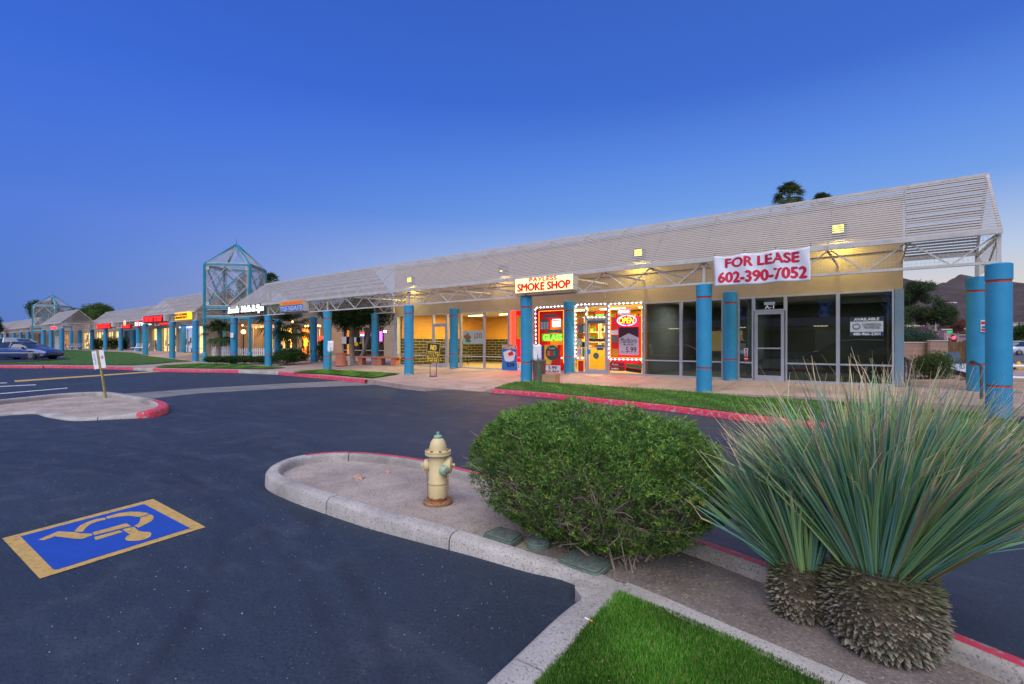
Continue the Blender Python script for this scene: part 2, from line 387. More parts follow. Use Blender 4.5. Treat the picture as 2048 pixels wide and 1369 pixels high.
def kerb(pts, w, closed=False, red=lambda i, n: False, gap=1.6, zb=-.06, side=1, inner_red=False):
    """kerb stones along a path (centre line of the top); side: +1 road is to the left of travel"""
    n = len(pts); g = G(); acc = 0; start = True; prev = None
    for i in range(n):
        p = pts[i]; a = pts[i-1] if (i > 0 or closed) else pts[i]; b = pts[(i+1) % n] if (i < n-1 or closed) else pts[i]
        d = (b-a); d.z = 0; d.normalize(); nx = Vector((-d.y, d.x, 0))*side
        z = p.z; o = p+nx*w/2; q = p-nx*w/2
        prof = [(o+nx*.02, zb), (o+nx*.012, z-.035), (o-nx*.008, z-.010), (o-nx*.03, z), (q+nx*.025, z), (q+nx*.006, z-.012), (q, z-.04), (q, zb)]
        ring = [(v.x, v.y, zz) for v, zz in prof]
        if prev is not None:
            dist = (p-prev[1]).length; acc += dist; rr = red(i, n)
            vs = prev[0]+ring; fs = [(k, k+1, k+9, k+8) for k in range(7)]
            if acc > gap:
                acc = 0; t = 1-.012/max(dist, .02); r2 = [tuple(lerp(Vector(u), Vector(v), t)) for u, v in zip(prev[0], ring)]
                vs = prev[0]+r2; g.add(vs, fs[:4], 1 if rr else 0); g.add(vs, fs[4:], 1 if (rr and inner_red) else 0)
                g.add(r2, [tuple(range(8))], 0); g.add(ring, [tuple(range(8))[::-1]], 0)
            else:
                g.add(vs, fs[:4], 1 if rr else 0); g.add(vs, fs[4:], 1 if (rr and inner_red) else 0)
        prev = (ring, p)
    if closed:
        i = 0; p = pts[0]; a = pts[-1]; b = pts[1]; d = (b-a); d.z = 0; d.normalize(); nx = Vector((-d.y, d.x, 0))*side
        z = p.z; o = p+nx*w/2; q = p-nx*w/2
        prof = [(o+nx*.02, zb), (o+nx*.012, z-.035), (o-nx*.008, z-.010), (o-nx*.03, z), (q+nx*.025, z), (q+nx*.006, z-.012), (q, z-.04), (q, zb)]
        ring = [(v.x, v.y, zz) for v, zz in prof]
        g.add(prev[0]+ring, [(k, k+1, k+9, k+8) for k in range(7)], 1 if red(0, n) else 0)
    else:
        pass
    return struct(g, 'kerb', [M_KERB, M_KRED], smooth=50)
# ------------------------------------------------------------------ world, sun, camera
w = bpy.data.worlds.new("World"); sc.world = w; w.use_nodes = True; nt = w.node_tree
bg = nt.nodes['Background']
tc = nd(nt, 'ShaderNodeTexCoord').outputs['Generated']
sp = nd(nt, 'ShaderNodeSeparateXYZ'); nt.links.new(tc, sp.inputs[0])
def s2l(c): return tuple(((v/255+.055)/1.055)**2.4 if v > 10 else v/3300 for v in c)
rA = ramp(nt, sp.outputs[2], [(0, s2l((78,122,200))), (.1, s2l((78,124,212))), (.2, s2l((82,124,222))), (.41, s2l((62,110,221))), (.6, s2l((54,96,200))), (1, s2l((38,70,160)))])
rB = ramp(nt, sp.outputs[2], [(0, s2l((238,203,170))), (.07, s2l((228,216,203))), (.14, s2l((192,208,234))), (.25, s2l((118,164,236))), (.34, s2l((94,142,232))), (.44, s2l((66,112,212))), (1, s2l((38,70,160)))])
az = R(37.37)-R(62)          # glow azimuth: to the right of the frame
sunh = (-math.sin(az), math.cos(az))
dp = nd(nt, 'ShaderNodeVectorMath', operation='DOT_PRODUCT'); nt.links.new(tc, dp.inputs[0]); dp.inputs[1].default_value = (sunh[0], sunh[1], 0)
mr = nd(nt, 'ShaderNodeMapRange', interpolation_type='SMOOTHSTEP'); nt.links.new(dp.outputs['Value'], mr.inputs[0])
mr.inputs[1].default_value = -.5; mr.inputs[2].default_value = .88
g1 = mix(nt, mr.outputs[0], rA.outputs[0], rB.outputs[0])
sky = nd(nt, 'ShaderNodeTexSky', sky_type='NISHITA'); sky.sun_disc = False; sky.sun_elevation = R(1); sky.sun_rotation = math.atan2(sunh[0], sunh[1])
sky.ozone_density = 4; sky.dust_density = .6
nsc = mix(nt, 1., sky.outputs[0], (.12, .12, .12), 'MULTIPLY')
g2 = mix(nt, .06, g1, nsc)
nt.links.new(g2, bg.inputs[0]); bg.inputs[1].default_value = 1.0
sun = bpy.data.lights.new('sun', 'SUN'); sun.energy = SUN_E = 3.8; sun.angle = R(75); sun.color = (1, .97, .93)
so = bpy.data.objects.new('sun', sun); COL.objects.link(so)
sd = Vector((.35, -.75, 1.0)).normalized(); so.rotation_euler = (-sd).to_track_quat('-Z', 'Y').to_euler()
cd = bpy.data.cameras.new('camera'); cam = bpy.data.objects.new('camera', cd); COL.objects.link(cam); sc.camera = cam
cam.location = (0, 0, H); cam.rotation_euler = (PI/2, 0, math.atan2(SS, CC))
cd.lens = 36*F/2048; cd.sensor_width = 36; cd.shift_y = 2.5/2048; cd.clip_end = 9000; cd.clip_start = .05
sc.view_settings.view_transform = 'Standard'; sc.view_settings.look = 'None'; sc.view_settings.gamma = 1; sc.view_settings.exposure = 0

# ------------------------------------------------------------------ ground, roads
g = G(); g.sheet([(-4000,-4000),(4000,-4000),(4000,4000),(-4000,4000)], -.06); struct(g, 'ground', M_SAND)
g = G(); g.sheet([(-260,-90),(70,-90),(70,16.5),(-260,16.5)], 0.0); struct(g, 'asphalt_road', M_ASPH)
def fz(pts): return [P(*p) for p in pts]
# pavement: front edge polyline, right to left
KR = fz([(2048,894,.10),(1920,874,.115),(1700,850,.125),(1500,830,.125),(1400,818,.125),(1300,807,.125),(1200,797,.125),(1100,787,.125),(1030,781,.125),(985,778,.125)])
RAMP = fz([(965,783.5,.012),(905,779,.012),(850,775,.13)])
KM = fz([(800,769,.15),(735,759.5,.15),(700,756,.15),(655,751.5,.15),(600,747,.15),(560,743.5,.15),(520,742,.15),(480,740.5,.15),(430,739.5,.15),(370,739,.15),(310,737.5,.15),(270,735.5,.15),(200,733,.15),(100,731.6,.15),(0,731.2,.15)])
last = KM[-1]; dirl = (Vector(KM[-1])-Vector(KM[-4])).normalized(); KM.append(tuple(Vector(last)+dirl*25)); 
FR = [(9, 14.3, .17), (-.2, 14.3, .17), (-4.3, 13.45, .17)]+[p for p in KR if p[0] < -4.6]+RAMP+KM
FR = [FR[0], FR[1], FR[2]]+FR[3:]+[(-170, FR[-1][1], .15)]
def front(x):
    for a, b in zip(FR[:-1], FR[1:]):
        if b[0] <= x <= a[0]:
            t = 0 if a[0] == b[0] else (a[0]-x)/(a[0]-b[0]); return lerp(a[1], b[1], t), lerp(a[2], b[2], t)
    return FR[-1][1], .15
xs = sorted(set([round(p[0], 3) for p in FR]+[-20+.0*k for k in range(1)]+[round(9-2.2*k, 3) for k in range(80)]), reverse=True)
g = G(); rows = []
for x in xs:
    y0, z0 = front(x); ys = [(y0+.001, -.06), (y0, z0)]
    y1 = min(y0+1.3, 13.6) if y0 < 13 else y0+.3
    pv = y1; ys.append((y1, gz(x, y1)))
    for v_ in (9, 10, 11, 12, 13, 13.7, 16.7): pv = max(v_, pv+.01); ys.append((pv, gz(x, pv)))
    ys.append((40, gz(x, 16.7)+.02))
    rows.append([(x, a, b) for a, b in ys])
for a, b in zip(rows[:-1], rows[1:]):
    L_ = len(a); g.add(a+b, [(k+L_, k, k+1, k+1+L_) for k in range(L_-1)])
sw = struct(g, 'sidewalk', M_WALK)
g = G()   # expansion joints of the walk
for x in [-20.4+1.53*k for k in range(-14, 15)]:
    y0 = max(front(x)[0]+1.3, 13.4)
    for a, b in ((y0, 13.71), (13.71, 16.7)):
        if b > a+.1: g.add([(x-.008, a, gz(x,a)+.004), (x+.008, a, gz(x,a)+.004), (x+.008, b, gz(x,b)+.004), (x-.008, b, gz(x,b)+.004)], [(0,1,2,3)])
struct(g, 'walk_joint', M_DIRT)
# kerbs
kerb(catmull(KR, 5), .135, red=lambda i, n: True, side=1)
kerb(catmull(KM[1:6], 5), .16, red=lambda i, n: True, side=1)
kerb(catmull(KM[5:8], 5), .16, side=1)
kerb(catmull(KM[7:11], 5), .16, red=lambda i, n: True, side=1)
kerb(catmull(KM[10:13], 5), .16, red=lambda i, n: i > n-6, side=1)
kerb(catmull(KM[12:], 5), .16, red=lambda i, n: True, side=1)
# sidewalk strip crossing the left lawn + concrete swale in the asphalt
g = G(); g.sheet(fz([(228,800,.004),(235,789,.004),(400,777,.004),(560,768,.004),(720,760.5,.004),(790,769,.004),(600,776,.004),(400,787,.004),(300,798,.004)])); struct(g, 'drain_gutter', M_GUT)
# painted lines
g = G(); g.sheet(fz([(28,761.5,.004),(335,740.8,.004),(336,742.8,.004),(30,764.5,.004)])); struct(g, 'yellow_line', M_LYEL)
for a, b in (((-60,775.5),(72,769.2)), ((-60,792),(135,775.8)), ((-60,767.5),(14,765.5))):
    g = G(); g.sheet(fz([(a[0],a[1],.004),(b[0],b[1],.004),(b[0],b[1]+1.4,.004),(a[0],a[1]+1.6,.004)])); struct(g, 'white_line', M_LWHT)
def sym(p, z): return P(p[0]/4.6545, 960+p[1]/4.6545, z)
g = G(); g.sheet([sym(p, .004) for p in [(20,545),(1425,178),(1915,440),(370,920)]]); struct(g, 'parking_symbol_border', M_LYEL)
g = G(); g.sheet([sym(p, .006) for p in [(190,525),(1340,225),(1770,450),(540,832),(515,836),(490,828)]]); struct(g, 'parking_symbol_panel', M_LBLU)
g = G()
for pl in [[(355,558),(540,480),(700,488),(765,500),(855,500),(862,515),(765,550),(700,550),(510,525),(410,563)],
  [(690,480),(745,425),(830,385),(900,365),(975,352),(990,368),(900,390),(830,420),(790,455),(770,485)],
  [(985,345),(1100,312),(1200,297),(1300,298),(1360,306),(1390,318),(1300,347),(1200,335),(1110,342),(1000,362)],
  [(1400,322),(1425,333),(1430,345),(1425,368),(1400,390),(1290,445),(1250,430),(1290,405),(1305,380),(1310,350)],
  [(862,490),(880,484),(1175,405),(1220,430),(875,515)], [(876,535),(890,530),(1110,470),(1145,485),(900,560),(886,556)],
  [(1135,462),(1245,437),(1290,475),(1330,484),(1380,485),(1405,492),(1410,505),(1400,528),(1370,545),(1320,560),(1270,568),(1190,568),(1168,558),(1165,545),(1180,524),(1210,510)]]:
    g.sheet([sym(p, .008) for p in pl])
struct(g, 'wheelchair_symbol', M_LYEL)
# left island
ISL = fz([(-120,812,.14),(0,800,.14),(60,794,.14),(120,788,.14),(180,784.6,.14),(215,785,.14),(255,791,.14),(290,797,.14),(316,803,.14),(325,809,.14),(318,816,.14),(300,820.5,.14),(270,826,.10),(220,832,.06),(160,835.5,.05),(110,829,.05),(83,822.5,.05),(40,824,.05),(0,827,.05),(-120,838,.05)])
pk = catmull(ISL, 5); kerb(pk, .2, red=lambda i, n: .40*n < i < .62*n, side=1, inner_red=False)
g = G(); g.sheet([(p.x, p.y, .035) for p in pk]); struct(g, 'island_soil', M_SOIL)
# near island : bay kerb, nose, red kerb
K1 = [(1232,1172,.07),(1190,1150,.07),(1130,1128,.07),(1060,1110,.08),(950,1075,.10),(850,1046,.12),(750,1019,.13),(650,987,.14),(590,967,.14),(552,950,.14),(548,937,.14),(565,924,.14),(595,914,.14),(640,907,.14),(690,905,.14),(760,909,.14),(840,920,.14),(935,942,.14),(1050,973,.14),(1200,1017,.14),(1400,1083,.14),(1545,1134,.14),(1700,1190,.14),(1905,1270,.14),(2048,1327,.14),(2300,1432,.14)]
pk = catmull(fz(K1), 5); NK = len(pk)
kerb(pk, .125, red=lambda i, n: 12*5+2 < i < 19*5 or i > 19*5+4, side=1, gap=1.25)
K2 = fz([(1232,1172,.07),(1195,1200,.07),(1150,1235,.07),(1100,1285,.08),(1055,1330,.08),(1000,1385,.08),(900,1500,.08)])
# corner block where three kerbs meet
kerb(catmull(K2, 5), .18, side=-1, gap=.9)
g = G(); q = fz([(1150,1160,.072),(1180,1168,.072),(1240,1165,.072),(1262,1178,.072),(1215,1215,.072),(1160,1222,.072),(1163,1195,.072),(1150,1178,.072)])
g.prism([(p[0], p[1]) for p in q], -.05, .0745); struct(g, 'kerb', M_KERB)
# flush concrete mow strip
MS = fz([(1242,1172,.066),(1340,1213,.066),(1450,1262,.066),(1560,1310,.066),(1680,1362,.066),(1900,1460,.066)])
g = G(); a = [Vector(p) for p in MS]
for i in range(len(a)-1):
    d = (a[i+1]-a[i]).normalized(); nx = Vector((-d.y, d.x, 0))
    e = d*(.003 if i == 0 else 0.)
    A, B = a[i]+e, a[i+1]-(d*.002 if i == 3 else d*0)
    q = [A+nx*.065, A-nx*.065, B-nx*.065, B+nx*.065]
    g.add([(v.x, v.y, -.02) for v in q]+[(v.x, v.y, .066) for v in q], [(4,5,6,7)[::1],(0,1,5,4)[::-1],(1,2,6,5)[::-1],(2,3,7,6)[::-1],(3,0,4,7)[::-1]])
o = struct(g, 'mow_strip', M_KERB); bv = o.modifiers.new('b', 'BEVEL'); bv.width = .0001; bv.segments = 1; o.modifiers.remove(bv)
isl_poly = [(p.x, p.y) for p in pk]+[(p[0], p[1]) for p in MS[::-1]]
g = G(); g.sheet(isl_poly, .045); struct(g, 'soil_bed', M_SOIL)
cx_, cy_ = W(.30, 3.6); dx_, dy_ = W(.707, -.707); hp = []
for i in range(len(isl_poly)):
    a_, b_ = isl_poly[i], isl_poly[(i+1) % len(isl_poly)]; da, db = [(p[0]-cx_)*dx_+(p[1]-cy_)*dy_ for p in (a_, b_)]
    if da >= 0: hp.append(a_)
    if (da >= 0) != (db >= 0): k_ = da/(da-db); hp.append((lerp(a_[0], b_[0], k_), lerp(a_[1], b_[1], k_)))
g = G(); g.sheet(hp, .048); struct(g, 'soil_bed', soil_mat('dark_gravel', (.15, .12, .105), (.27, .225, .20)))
# near lawn
LW = [P(*p) for p in [(1236,1196,.05),(1340,1232,.05),(1450,1281,.05),(1680,1385,.05),(1900,1480,.05),(1500,2400,.05),(700,2400,.05),(900,1560,.05),(1070,1392,.05),(1108,1335,.05),(1150,1290,.05),(1196,1240,.05)]]
g = G(); g.sheet([(p[0], p[1]) for p in LW], .05); struct(g, 'near_lawn', M_GRASSB)
def inpoly(x, y, poly):
    c = False; j = len(poly)-1
    for i in range(len(poly)):
        xi, yi, xj, yj = poly[i][0], poly[i][1], poly[j][0], poly[j][1]
        if (yi > y) != (yj > y) and x < (xj-xi)*(y-yi)/(yj-yi)+xi: c = not c
        j = i
    return c
def scatter(poly, n):
    A = np.array([(p[0], p[1]) for p in poly]); mn, mx = A.min(0), A.max(0); out = []
    xy = rng.uniform(mn, mx, (n, 2))
    ins = np.zeros(n, bool); j = len(A)-1
    for i in range(len(A)):
        xi, yi, xj, yj = A[i, 0], A[i, 1], A[j, 0], A[j, 1]
        if yi != yj: ins ^= ((yi > xy[:, 1]) != (yj > xy[:, 1])) & (xy[:, 0] < (xj-xi)*(xy[:, 1]-yi)/(yj-yi)+xi)
        j = i
    return xy[ins]
def grass(name, poly, n, hgt, wd, zf, cols, label, lean=.35):
    q = scatter(poly, n); m = len(q); z = np.array([zf(x, y) for x, y in q])
    Pp = np.column_stack([q, z]); D = np.column_stack([rng.normal(0, lean, (m, 2)), np.ones(m)])
    tuft = np.sin(q[:, 0]*9)*np.cos(q[:, 1]*7.3)+np.sin(q[:, 0]*3.1+q[:, 1]*4.7)
    C = varcol(m, cols, .3)*(1+.32*tuft[:, None])
    V, Fc, Cc = leafmesh(Pp, D, (1+.18*tuft)*hgt*rng.uniform(.5, 1.25, m), wd, C)
    return numesh(name, V, Fc, attr_mat('grass_blade', .6, .25, .3), None, Cc, label=label, category='grass', kind='stuff')
GC = [(.07,.23,.02),(.10,.29,.03),(.14,.35,.035),(.035,.15,.012),(.24,.29,.08),(.04,.18,.015)]
near_poly = [(p[0], p[1]) for p in LW if True]
vis = [P(*p) for p in [(1236,1192,.05),(1345,1229,.05),(1450,1277,.05),(1680,1380,.05),(1700,1410,.05),(1040,1410,.05),(1072,1372,.05),(1110,1325,.05),(1150,1282,.05),(1196,1234,.05)]]
grass('grass', vis, 110000, .034, .0038, lambda x, y: .05, GC, 'short bright green turf beside the grey kerb in the near corner')
q = scatter(vis, 500); m = len(q)
V, Fc, Cc = leafmesh(np.column_stack([q, np.full(m, .068)]), np.column_stack([rng.normal(size=(m, 2)), rng.uniform(0, .5, m)]), .02, .004, varcol(m, [(.45,.4,.2),(.3,.2,.1)]))
numesh('dry_clippings', V, Fc, attr_mat('grass_blade'), None, Cc, label='dry tan clippings scattered through the near turf', category='clippings', kind='stuff')
# pebbles and litter of the beds
def pebbles(name, poly, n, s0, s1, z, cols, label):
    q = scatter(poly, n); m = len(q); s = s0+(s1-s0)*rng.random(m)**3
    base = np.array([(1,0,0),(0,1,0),(-1,0,0),(0,-1,0),(0,0,.8),(0,0,-.5)]); F_ = np.array([(0,1,4),(1,2,4),(2,3,4),(3,0,4),(1,0,5),(2,1,5),(3,2,5),(0,3,5)])
    J = base[None]*(1+rng.uniform(-.35, .35, (m, 6, 1))); a = rng.uniform(0, 6.28, m); c_, s_ = np.cos(a), np.sin(a)
    X = (J[:, :, 0]*c_[:, None]-J[:, :, 1]*s_[:, None])*s[:, None]+q[:, :1]; Y = (J[:, :, 0]*s_[:, None]+J[:, :, 1]*c_[:, None])*s[:, None]+q[:, 1:]
    Z = J[:, :, 2]*s[:, None]*.8+z; V = np.stack([X, Y, Z], 2).reshape(-1, 3)
    Fc = (np.arange(m)[:, None, None]*6+F_[None]).reshape(-1, 3)
    return numesh(name, V, Fc, attr_mat('pebble', .9, .2), None, np.repeat(varcol(m, cols, .3), 6, 0), label=label, category='gravel', kind='stuff')
pebbles('gravel', isl_poly, 16000, .0015, .006, .046, [(.44,.36,.31),(.28,.23,.2),(.52,.47,.42),(.17,.14,.12)], 'fine tan gravel over the soil of the near island')
pebbles('gravel', [(p[0], p[1]) for p in ISL], 2500, .004, .012, .037, [(.4,.33,.28),(.25,.2,.17)], 'tan gravel over the soil of the far left island')
rd = [P(*p) for p in [(100,1369,0),(0,900,0),(560,860,0),(900,890,0),(1100,1130,0),(1150,1190,0),(960,1369,0)]]
pebbles('grit', rd, 3200, .0018, .0045, .002, [(.45,.45,.42),(.5,.5,.5)], 'pale grit speckled over the dark asphalt')
for k, (px, py, s) in enumerate(((722,957,.075),(776,945,.04))):
    c = P(px, py, .05); g = G()
    for j in range(4 if k == 0 else 1):
        cx, cy = c[0]+random.uniform(-.06, .06)*(k == 0), c[1]+random.uniform(-.03, .03)*(k == 0); ss = s*(1 if j == 0 else .5)
        vs = [Vector((cx+ss*random.uniform(.7, 1.1)*math.cos(a)*math.cos(b), cy+ss*random.uniform(.7, 1.1)*math.sin(a)*math.cos(b), .05+ss*.55*math.sin(b))) for b in (-.3, .35, .9) for a in [i*PI/3+.2*b for i in range(6)]]
        vs.append(Vector((cx, cy, .05+ss*.6)))
        fs = [(r*6+i, r*6+(i+1) % 6, r*6+6+(i+1) % 6, r*6+6+i) for r in range(2) for i in range(6)]+[(12+i, 12+(i+1) % 6, 18) for i in range(6)]
        g.add(vs, fs)
    one(g, 'rock', mat('rock', (.42,.27,.22), .9, .25, 30, .5, 60), ['broken pile of pinkish rock on the island soil left of the hydrant', 'small single pink stone on the soil near the red kerb'][k], 'rock', loc=c)
# far lawns
def lawn(px, n, lab, zf=None):
    pts = [P(*p) if p[0] > 0 or p[0] == -60 else (p[1], p[2], .15) for p in px]; zf = zf or (lambda x, y: gz(x, y)); g = G()
    A = np.array([(p[0], p[1]) for p in pts]); 
    from mathutils.geometry import delaunay_2d_cdt
    mn, mx = A.min(0), A.max(0); st = max(.5, (mx-mn).max()/40); vv = [Vector(p) for p in A]; npt = len(vv); ins = []
    X_ = mn[0]
    while X_ < mx[0]:
        Y_ = mn[1]
        while Y_ < mx[1]:
            if inpoly(X_, Y_, A): ins.append(Vector((X_, Y_)))
            Y_ += st
        X_ += st
    vo, eo, fo, _a, _b, _c = delaunay_2d_cdt(vv+ins, [], [list(range(npt))], 1, 1e-4)
    g.add([(p.x, p.y, zf(p.x, p.y)+.035) for p in vo], [tuple(f) for f in fo]); struct(g, 'lawn', M_GRASSB)
    grass('grass', pts, n, .05, .011, lambda x, y: zf(x, y)+.03, GC, lab, .5)
def kfy(x):
    q = sorted(KR); return float(np.interp(x, [p[0] for p in q], [p[1] for p in q]))
def zR(x, y): return lerp(.100, lerp(.17, -.02, clamp((x+4.8)/6, 0, 1)) if x > -4.8 else gz(x, y), clamp((y-kfy(x))/.9, 0, 1))
lawn([(1005,772,.16)]+[(-1, p[0]+(3.5 if k == 0 else 0), p[1]-(.9 if k == 0 else -.03)) for k, p in list(enumerate(KR))[::-1]]+[(2100,862,.0),(2010,842,-.03),(1960,820,-.0),(1850,803,.0),(1700,799,.1),(1500,794,.14),(1408,786,.17),(1200,774,.17),(1070,765.5,.17),(1030,766,.17)], 90000, 'clipped green lawn strip in front of the smoke shop', zR)
lawn([(585,746.5,None),(612,743.5,None),(640,741,None),(660,741.5,None),(730,745.5,None),(800,749.5,None),(745,757.5,None),(700,754,None),(650,749.5,None)], 26000, 'small green lawn wedge beside the insurance sign canopy')
lawn([(310,736,None),(330,732,None),(400,728.5,None),(450,729.5,None),(520,733.5,None),(573,736.8,None),(530,739.5,None),(480,738.6,None),(400,737.6,None)], 20000, 'green lawn wedge in front of the blue frame tower')
lawn([(-60,730,None),(100,729.8,None),(200,731,None),(262,731.5,None),(345,725.8,None),(385,723.6,None),(345,719.5,None),(300,713.5,None),(266,706.5,None),(241,705,None),(184,703,None),(125,701,None),(105,703,None),(128,716,None),(140,720,None),(62,724.8,None),(-60,727.6,None)], 45000, 'large green lawn mound left of the leaning sign')
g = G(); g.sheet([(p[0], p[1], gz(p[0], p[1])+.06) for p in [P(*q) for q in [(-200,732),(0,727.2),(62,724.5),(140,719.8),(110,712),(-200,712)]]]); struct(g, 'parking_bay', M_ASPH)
# ------------------------------------------------------------------ columns
COLP = {}
def column(x, y, z0, z1, label, group, r=.20):
    h = round(z1-z0, 2); t = T('stucco_column', label, 'column', (x, y, z0), group)
    if (h, r) not in COLP:
        b1, b2 = h-.36, .69
        g = G(); prof = [(r*1.0, 0), (r, b2-.025), (r-.012, b2-.02), (r-.012, b2+.02), (r, b2+.025), (r, b1-.03), (r-.012, b1-.025), (r-.012, b1+.025), (r+.008, b1+.03), (r+.008, h-.02), (r-.02, h)]
        g.lathe(prof, (x, y, z0), 40); s = g.build('shaft', M_COLM, t, 35)
        bs = []
        for b in (b1, b2):
            g = G(); g.lathe([(r-.008, b-.026), (r-.008, b+.026)], (x, y, z0), 40); g.f = g.f[:-2]; g.m = g.m[:-2]
            bs.append(g.build('band', M_RED, t, True))
        COLP[(h, r)] = [s]+bs
    else:
        for o in COLP[(h, r)]:
            c = o.copy(); COL.objects.link(c); c.parent = t
    return t
YW = 16.72; ZC = 3.10; ZE = 3.79; ZR_ = 5.29; Y0 = 13.7; DB = 2.84
ax = [1.86]+[PX(p, Y0) for p in (1408, 1053, 818, 655, 537, 468)]
labA = ['nearest blue column at the right end of the canopy, standing in grass', 'front blue column with chipped base left of the for lease banner', 'front blue column under the smoke shop sign', 'front blue column left of the black and yellow no parking board', 'front blue column behind the white paper notice on a green post', 'front blue column left of the insurance sign', 'front blue column with a paper notice under the white neon script']
for i, x in enumerate(ax):
    column(x, Y0, (-.05 if i == 0 else .14), ZC, labA[i], 'blue columns along the front of the near canopy')
bx = [1.86]+[PX(p, Y0+DB) for p in (1460, 1138, 908, 750, 627.7, 555.5)]
labB = ['rear blue column behind the dark handrail at the right end', 'rear blue column beside the empty unit door', 'rear blue column between the glass neon window and smoke shop door', 'rear blue column beside the coffee cup window sign', 'rear blue column before the ficus at the courtyard corner', 'rear blue column before the dark courtyard shrubs', 'rear blue column beside the white picket fence']
for i, x in enumerate(bx): column(x, Y0+DB, gz(x, 16.5)-.03, ZC+.04, labB[i], 'blue columns along the rear of the near canopy')

# ------------------------------------------------------------------ canopies
def canopy(name, label, x1, x0, y0, cols, cut=0., dz=0., pitch=.092, wire=False, group='louvred canopies along the shops', light=False, solid=None):
    """x1 right end, x0 left end; gable roof of slats over two rows of columns"""
    zc, ze, zr = ZC+dz, ZE+dz, ZR_+dz; yf, yr, yb = y0-.12, y0+DB/2, y0+DB+.12
    t = T(name, label, 'canopy', ((x0+x1)/2, y0, zc), group)
    n = int(math.hypot(yr-yf, zr-ze)/pitch)
    for side, ua, ub in [(0, None, x1)]+([(1, None, x1)] if not solid else [(1, None, solid[0]), (1, solid[1], x1)]):
        g = G()
        for k in range(n+1):
            f = (k+.35)/(n+.5); y = lerp(yf if side == 0 else yb, yr, f); z = lerp(ze, zr, f)
            wd = pitch*.62/2; sl = Vector((0, (yr-yf) if side == 0 else -(yb-yr), zr-ze)).normalized(); nn = Vector((0, -sl.z, abs(sl.y))) if side == 0 else Vector((0, sl.z, abs(sl.y)))
            xl = x0+(cut*f if side == 0 else cut*(2-f)); j = random.uniform(-.0012, .0012)
            a = sl*wd; b = nn*.003
            if True:
                p = Vector((xl if ua is None else ua, y, z+j)); q = Vector((ub, y, z+j))
                g.add([p-a-b, p+a-b, p+a+b, p-a+b, q-a-b, q+a-b, q+a+b, q-a+b], [(0,3,2,1),(4,5,6,7),(0,1,5,4),(1,2,6,5),(2,3,7,6),(3,0,4,7)])
        g.build('roof_slats', M_SLAT, t)
    step = 1.525; m = max(2, int(round((x1-x0)/step)))
    for k in range(m+1):
        x = lerp(x1-.03, x0+.03+cut*1.0, k/m) if cut else lerp(x1-.03, x0+.03, k/m); g = G(); nd_ = .03 if k in (0, m) else .07
        w_ = .05 if k in (0, m) else .025
        g.bar((x, yf+.02, ze-nd_), (x, yr, zr-nd_), w_, .05)
        if solid and solid[0]-.3 < x < solid[1]+.1: g.bar((x, yr, zr-nd_), (x, YW+.03, zr-nd_), w_, .05); g.bar((x, yf+.1, ze-.12), (x, YW+.03, ze-.05), .04, .05)
        else: g.bar((x, yr, zr-nd_), (x, yb-.02, ze-nd_), w_, .05)
        g.build('rafter', M_WHT, t)
    for yy, xl in ((yf, x0), (yb, x0+cut*2)):
        for ua, ub in ([(xl, x1)] if (yy == yf or not solid) else [(xl, solid[0]), (solid[1], x1)]): g = G(); g.box(ua, ub, yy-.03, yy+.05, ze-.10, ze+.0); g.build('eave_beam', M_WHT, t)
    g = G(); g.box(x0+cut, x1, yr-.04, yr+.04, zr-.04, zr+.025); g.build('ridge_beam', M_WHT, t)
    for yy, xl in ((y0, x0), (y0+DB, x0+cut*2)):
        zt = ze-.10; xr_ = x1
        if solid and yy != y0: xr_ = solid[0]
        g = G(); g.box(xl, xr_, yy-.04, yy+.04, zc+.002, zc+.06)
        g.build('bottom_chord', M_WHT, t)

        cs = sorted([c for c in cols if xl-.3 < c < x1+.3], reverse=True)
        if yy != y0: cs = sorted([c for c in cols if xl < c < xr_+.3]+([xr_-.05] if solid else []), reverse=True)
        g = G()
        for c in cs: g.box(c-.03, c+.03, yy-.03, yy+.03, zc+.06, zt)
        ends = cs+([xl+.05] if cs[-1]-xl > .8 else [])
        for a, b in zip(ends[:-1], ends[1:]):
            q = max(1, int(round((a-b)/1.5))); s = (a-b)/q
            for k in range(q):
                u = a-k*s
                g.bar((u-.03, yy, zt), (u-s/2+.02, yy, zc+.06), .032); g.bar((u-s/2-.02, yy, zc+.06), (u-s+.03, yy, zt), .032)
        g.build('truss_web', M_WHT, t)
        g = G()
        if wire:
            x = xr_-.04
            wl = xl
            while x > wl+.05:
                g.box(x-.002, x+.002, yy+.042, yy+.046, zc+.06, zt); x -= .075
            z = zc+.13
            while z < zt: g.box(wl, xr_, yy+.046, yy+.050, z-.002, z+.002); z += .075
            g.build('wire_mesh', M_WHT, t)
    # gable end: posts and tie
    for x, s in ((x1-.04, 1), (x0+.04, 0)):
        if s == 0 and cut: continue
        g = G()
        for yy in (y0, y0+DB): g.box(x-.035, x+.035, yy-.035, yy+.035, zc+.06, ze-.1)
        g.bar((x, y0, ze-.12), (x, y0+DB, ze-.12), .05)
        g.bar((x, y0+.05, ze-.14), (x, y0+DB/2, zc+.08), .03); g.bar((x, y0+DB-.05, ze-.14), (x, y0+DB/2, zc+.08), .03)
        g.build('end_frame', M_WHT, t)
        if wire:
            g = G(); y = y0
            while y < y0+DB: g.box(x+.03, x+.034, y-.002, y+.002, zc+.05, ze-.12); y += .075
            z = zc+.1
            while z < ze-.12: g.box(x+.034, x+.038, y0, y0+DB, z-.002, z+.002); z += .075
            g.build('end_mesh', M_WHT, t)
    return t
canopy('walkway_canopy', 'long white louvred canopy with zigzag trusses, nearest, over the smoke shop walk', 1.9, -32.9, Y0, ax, cut=1.46, wire=True, solid=(-20.42, .46))
bxs = [PX(p, Y0) for p in (391, 344.5, 291)]
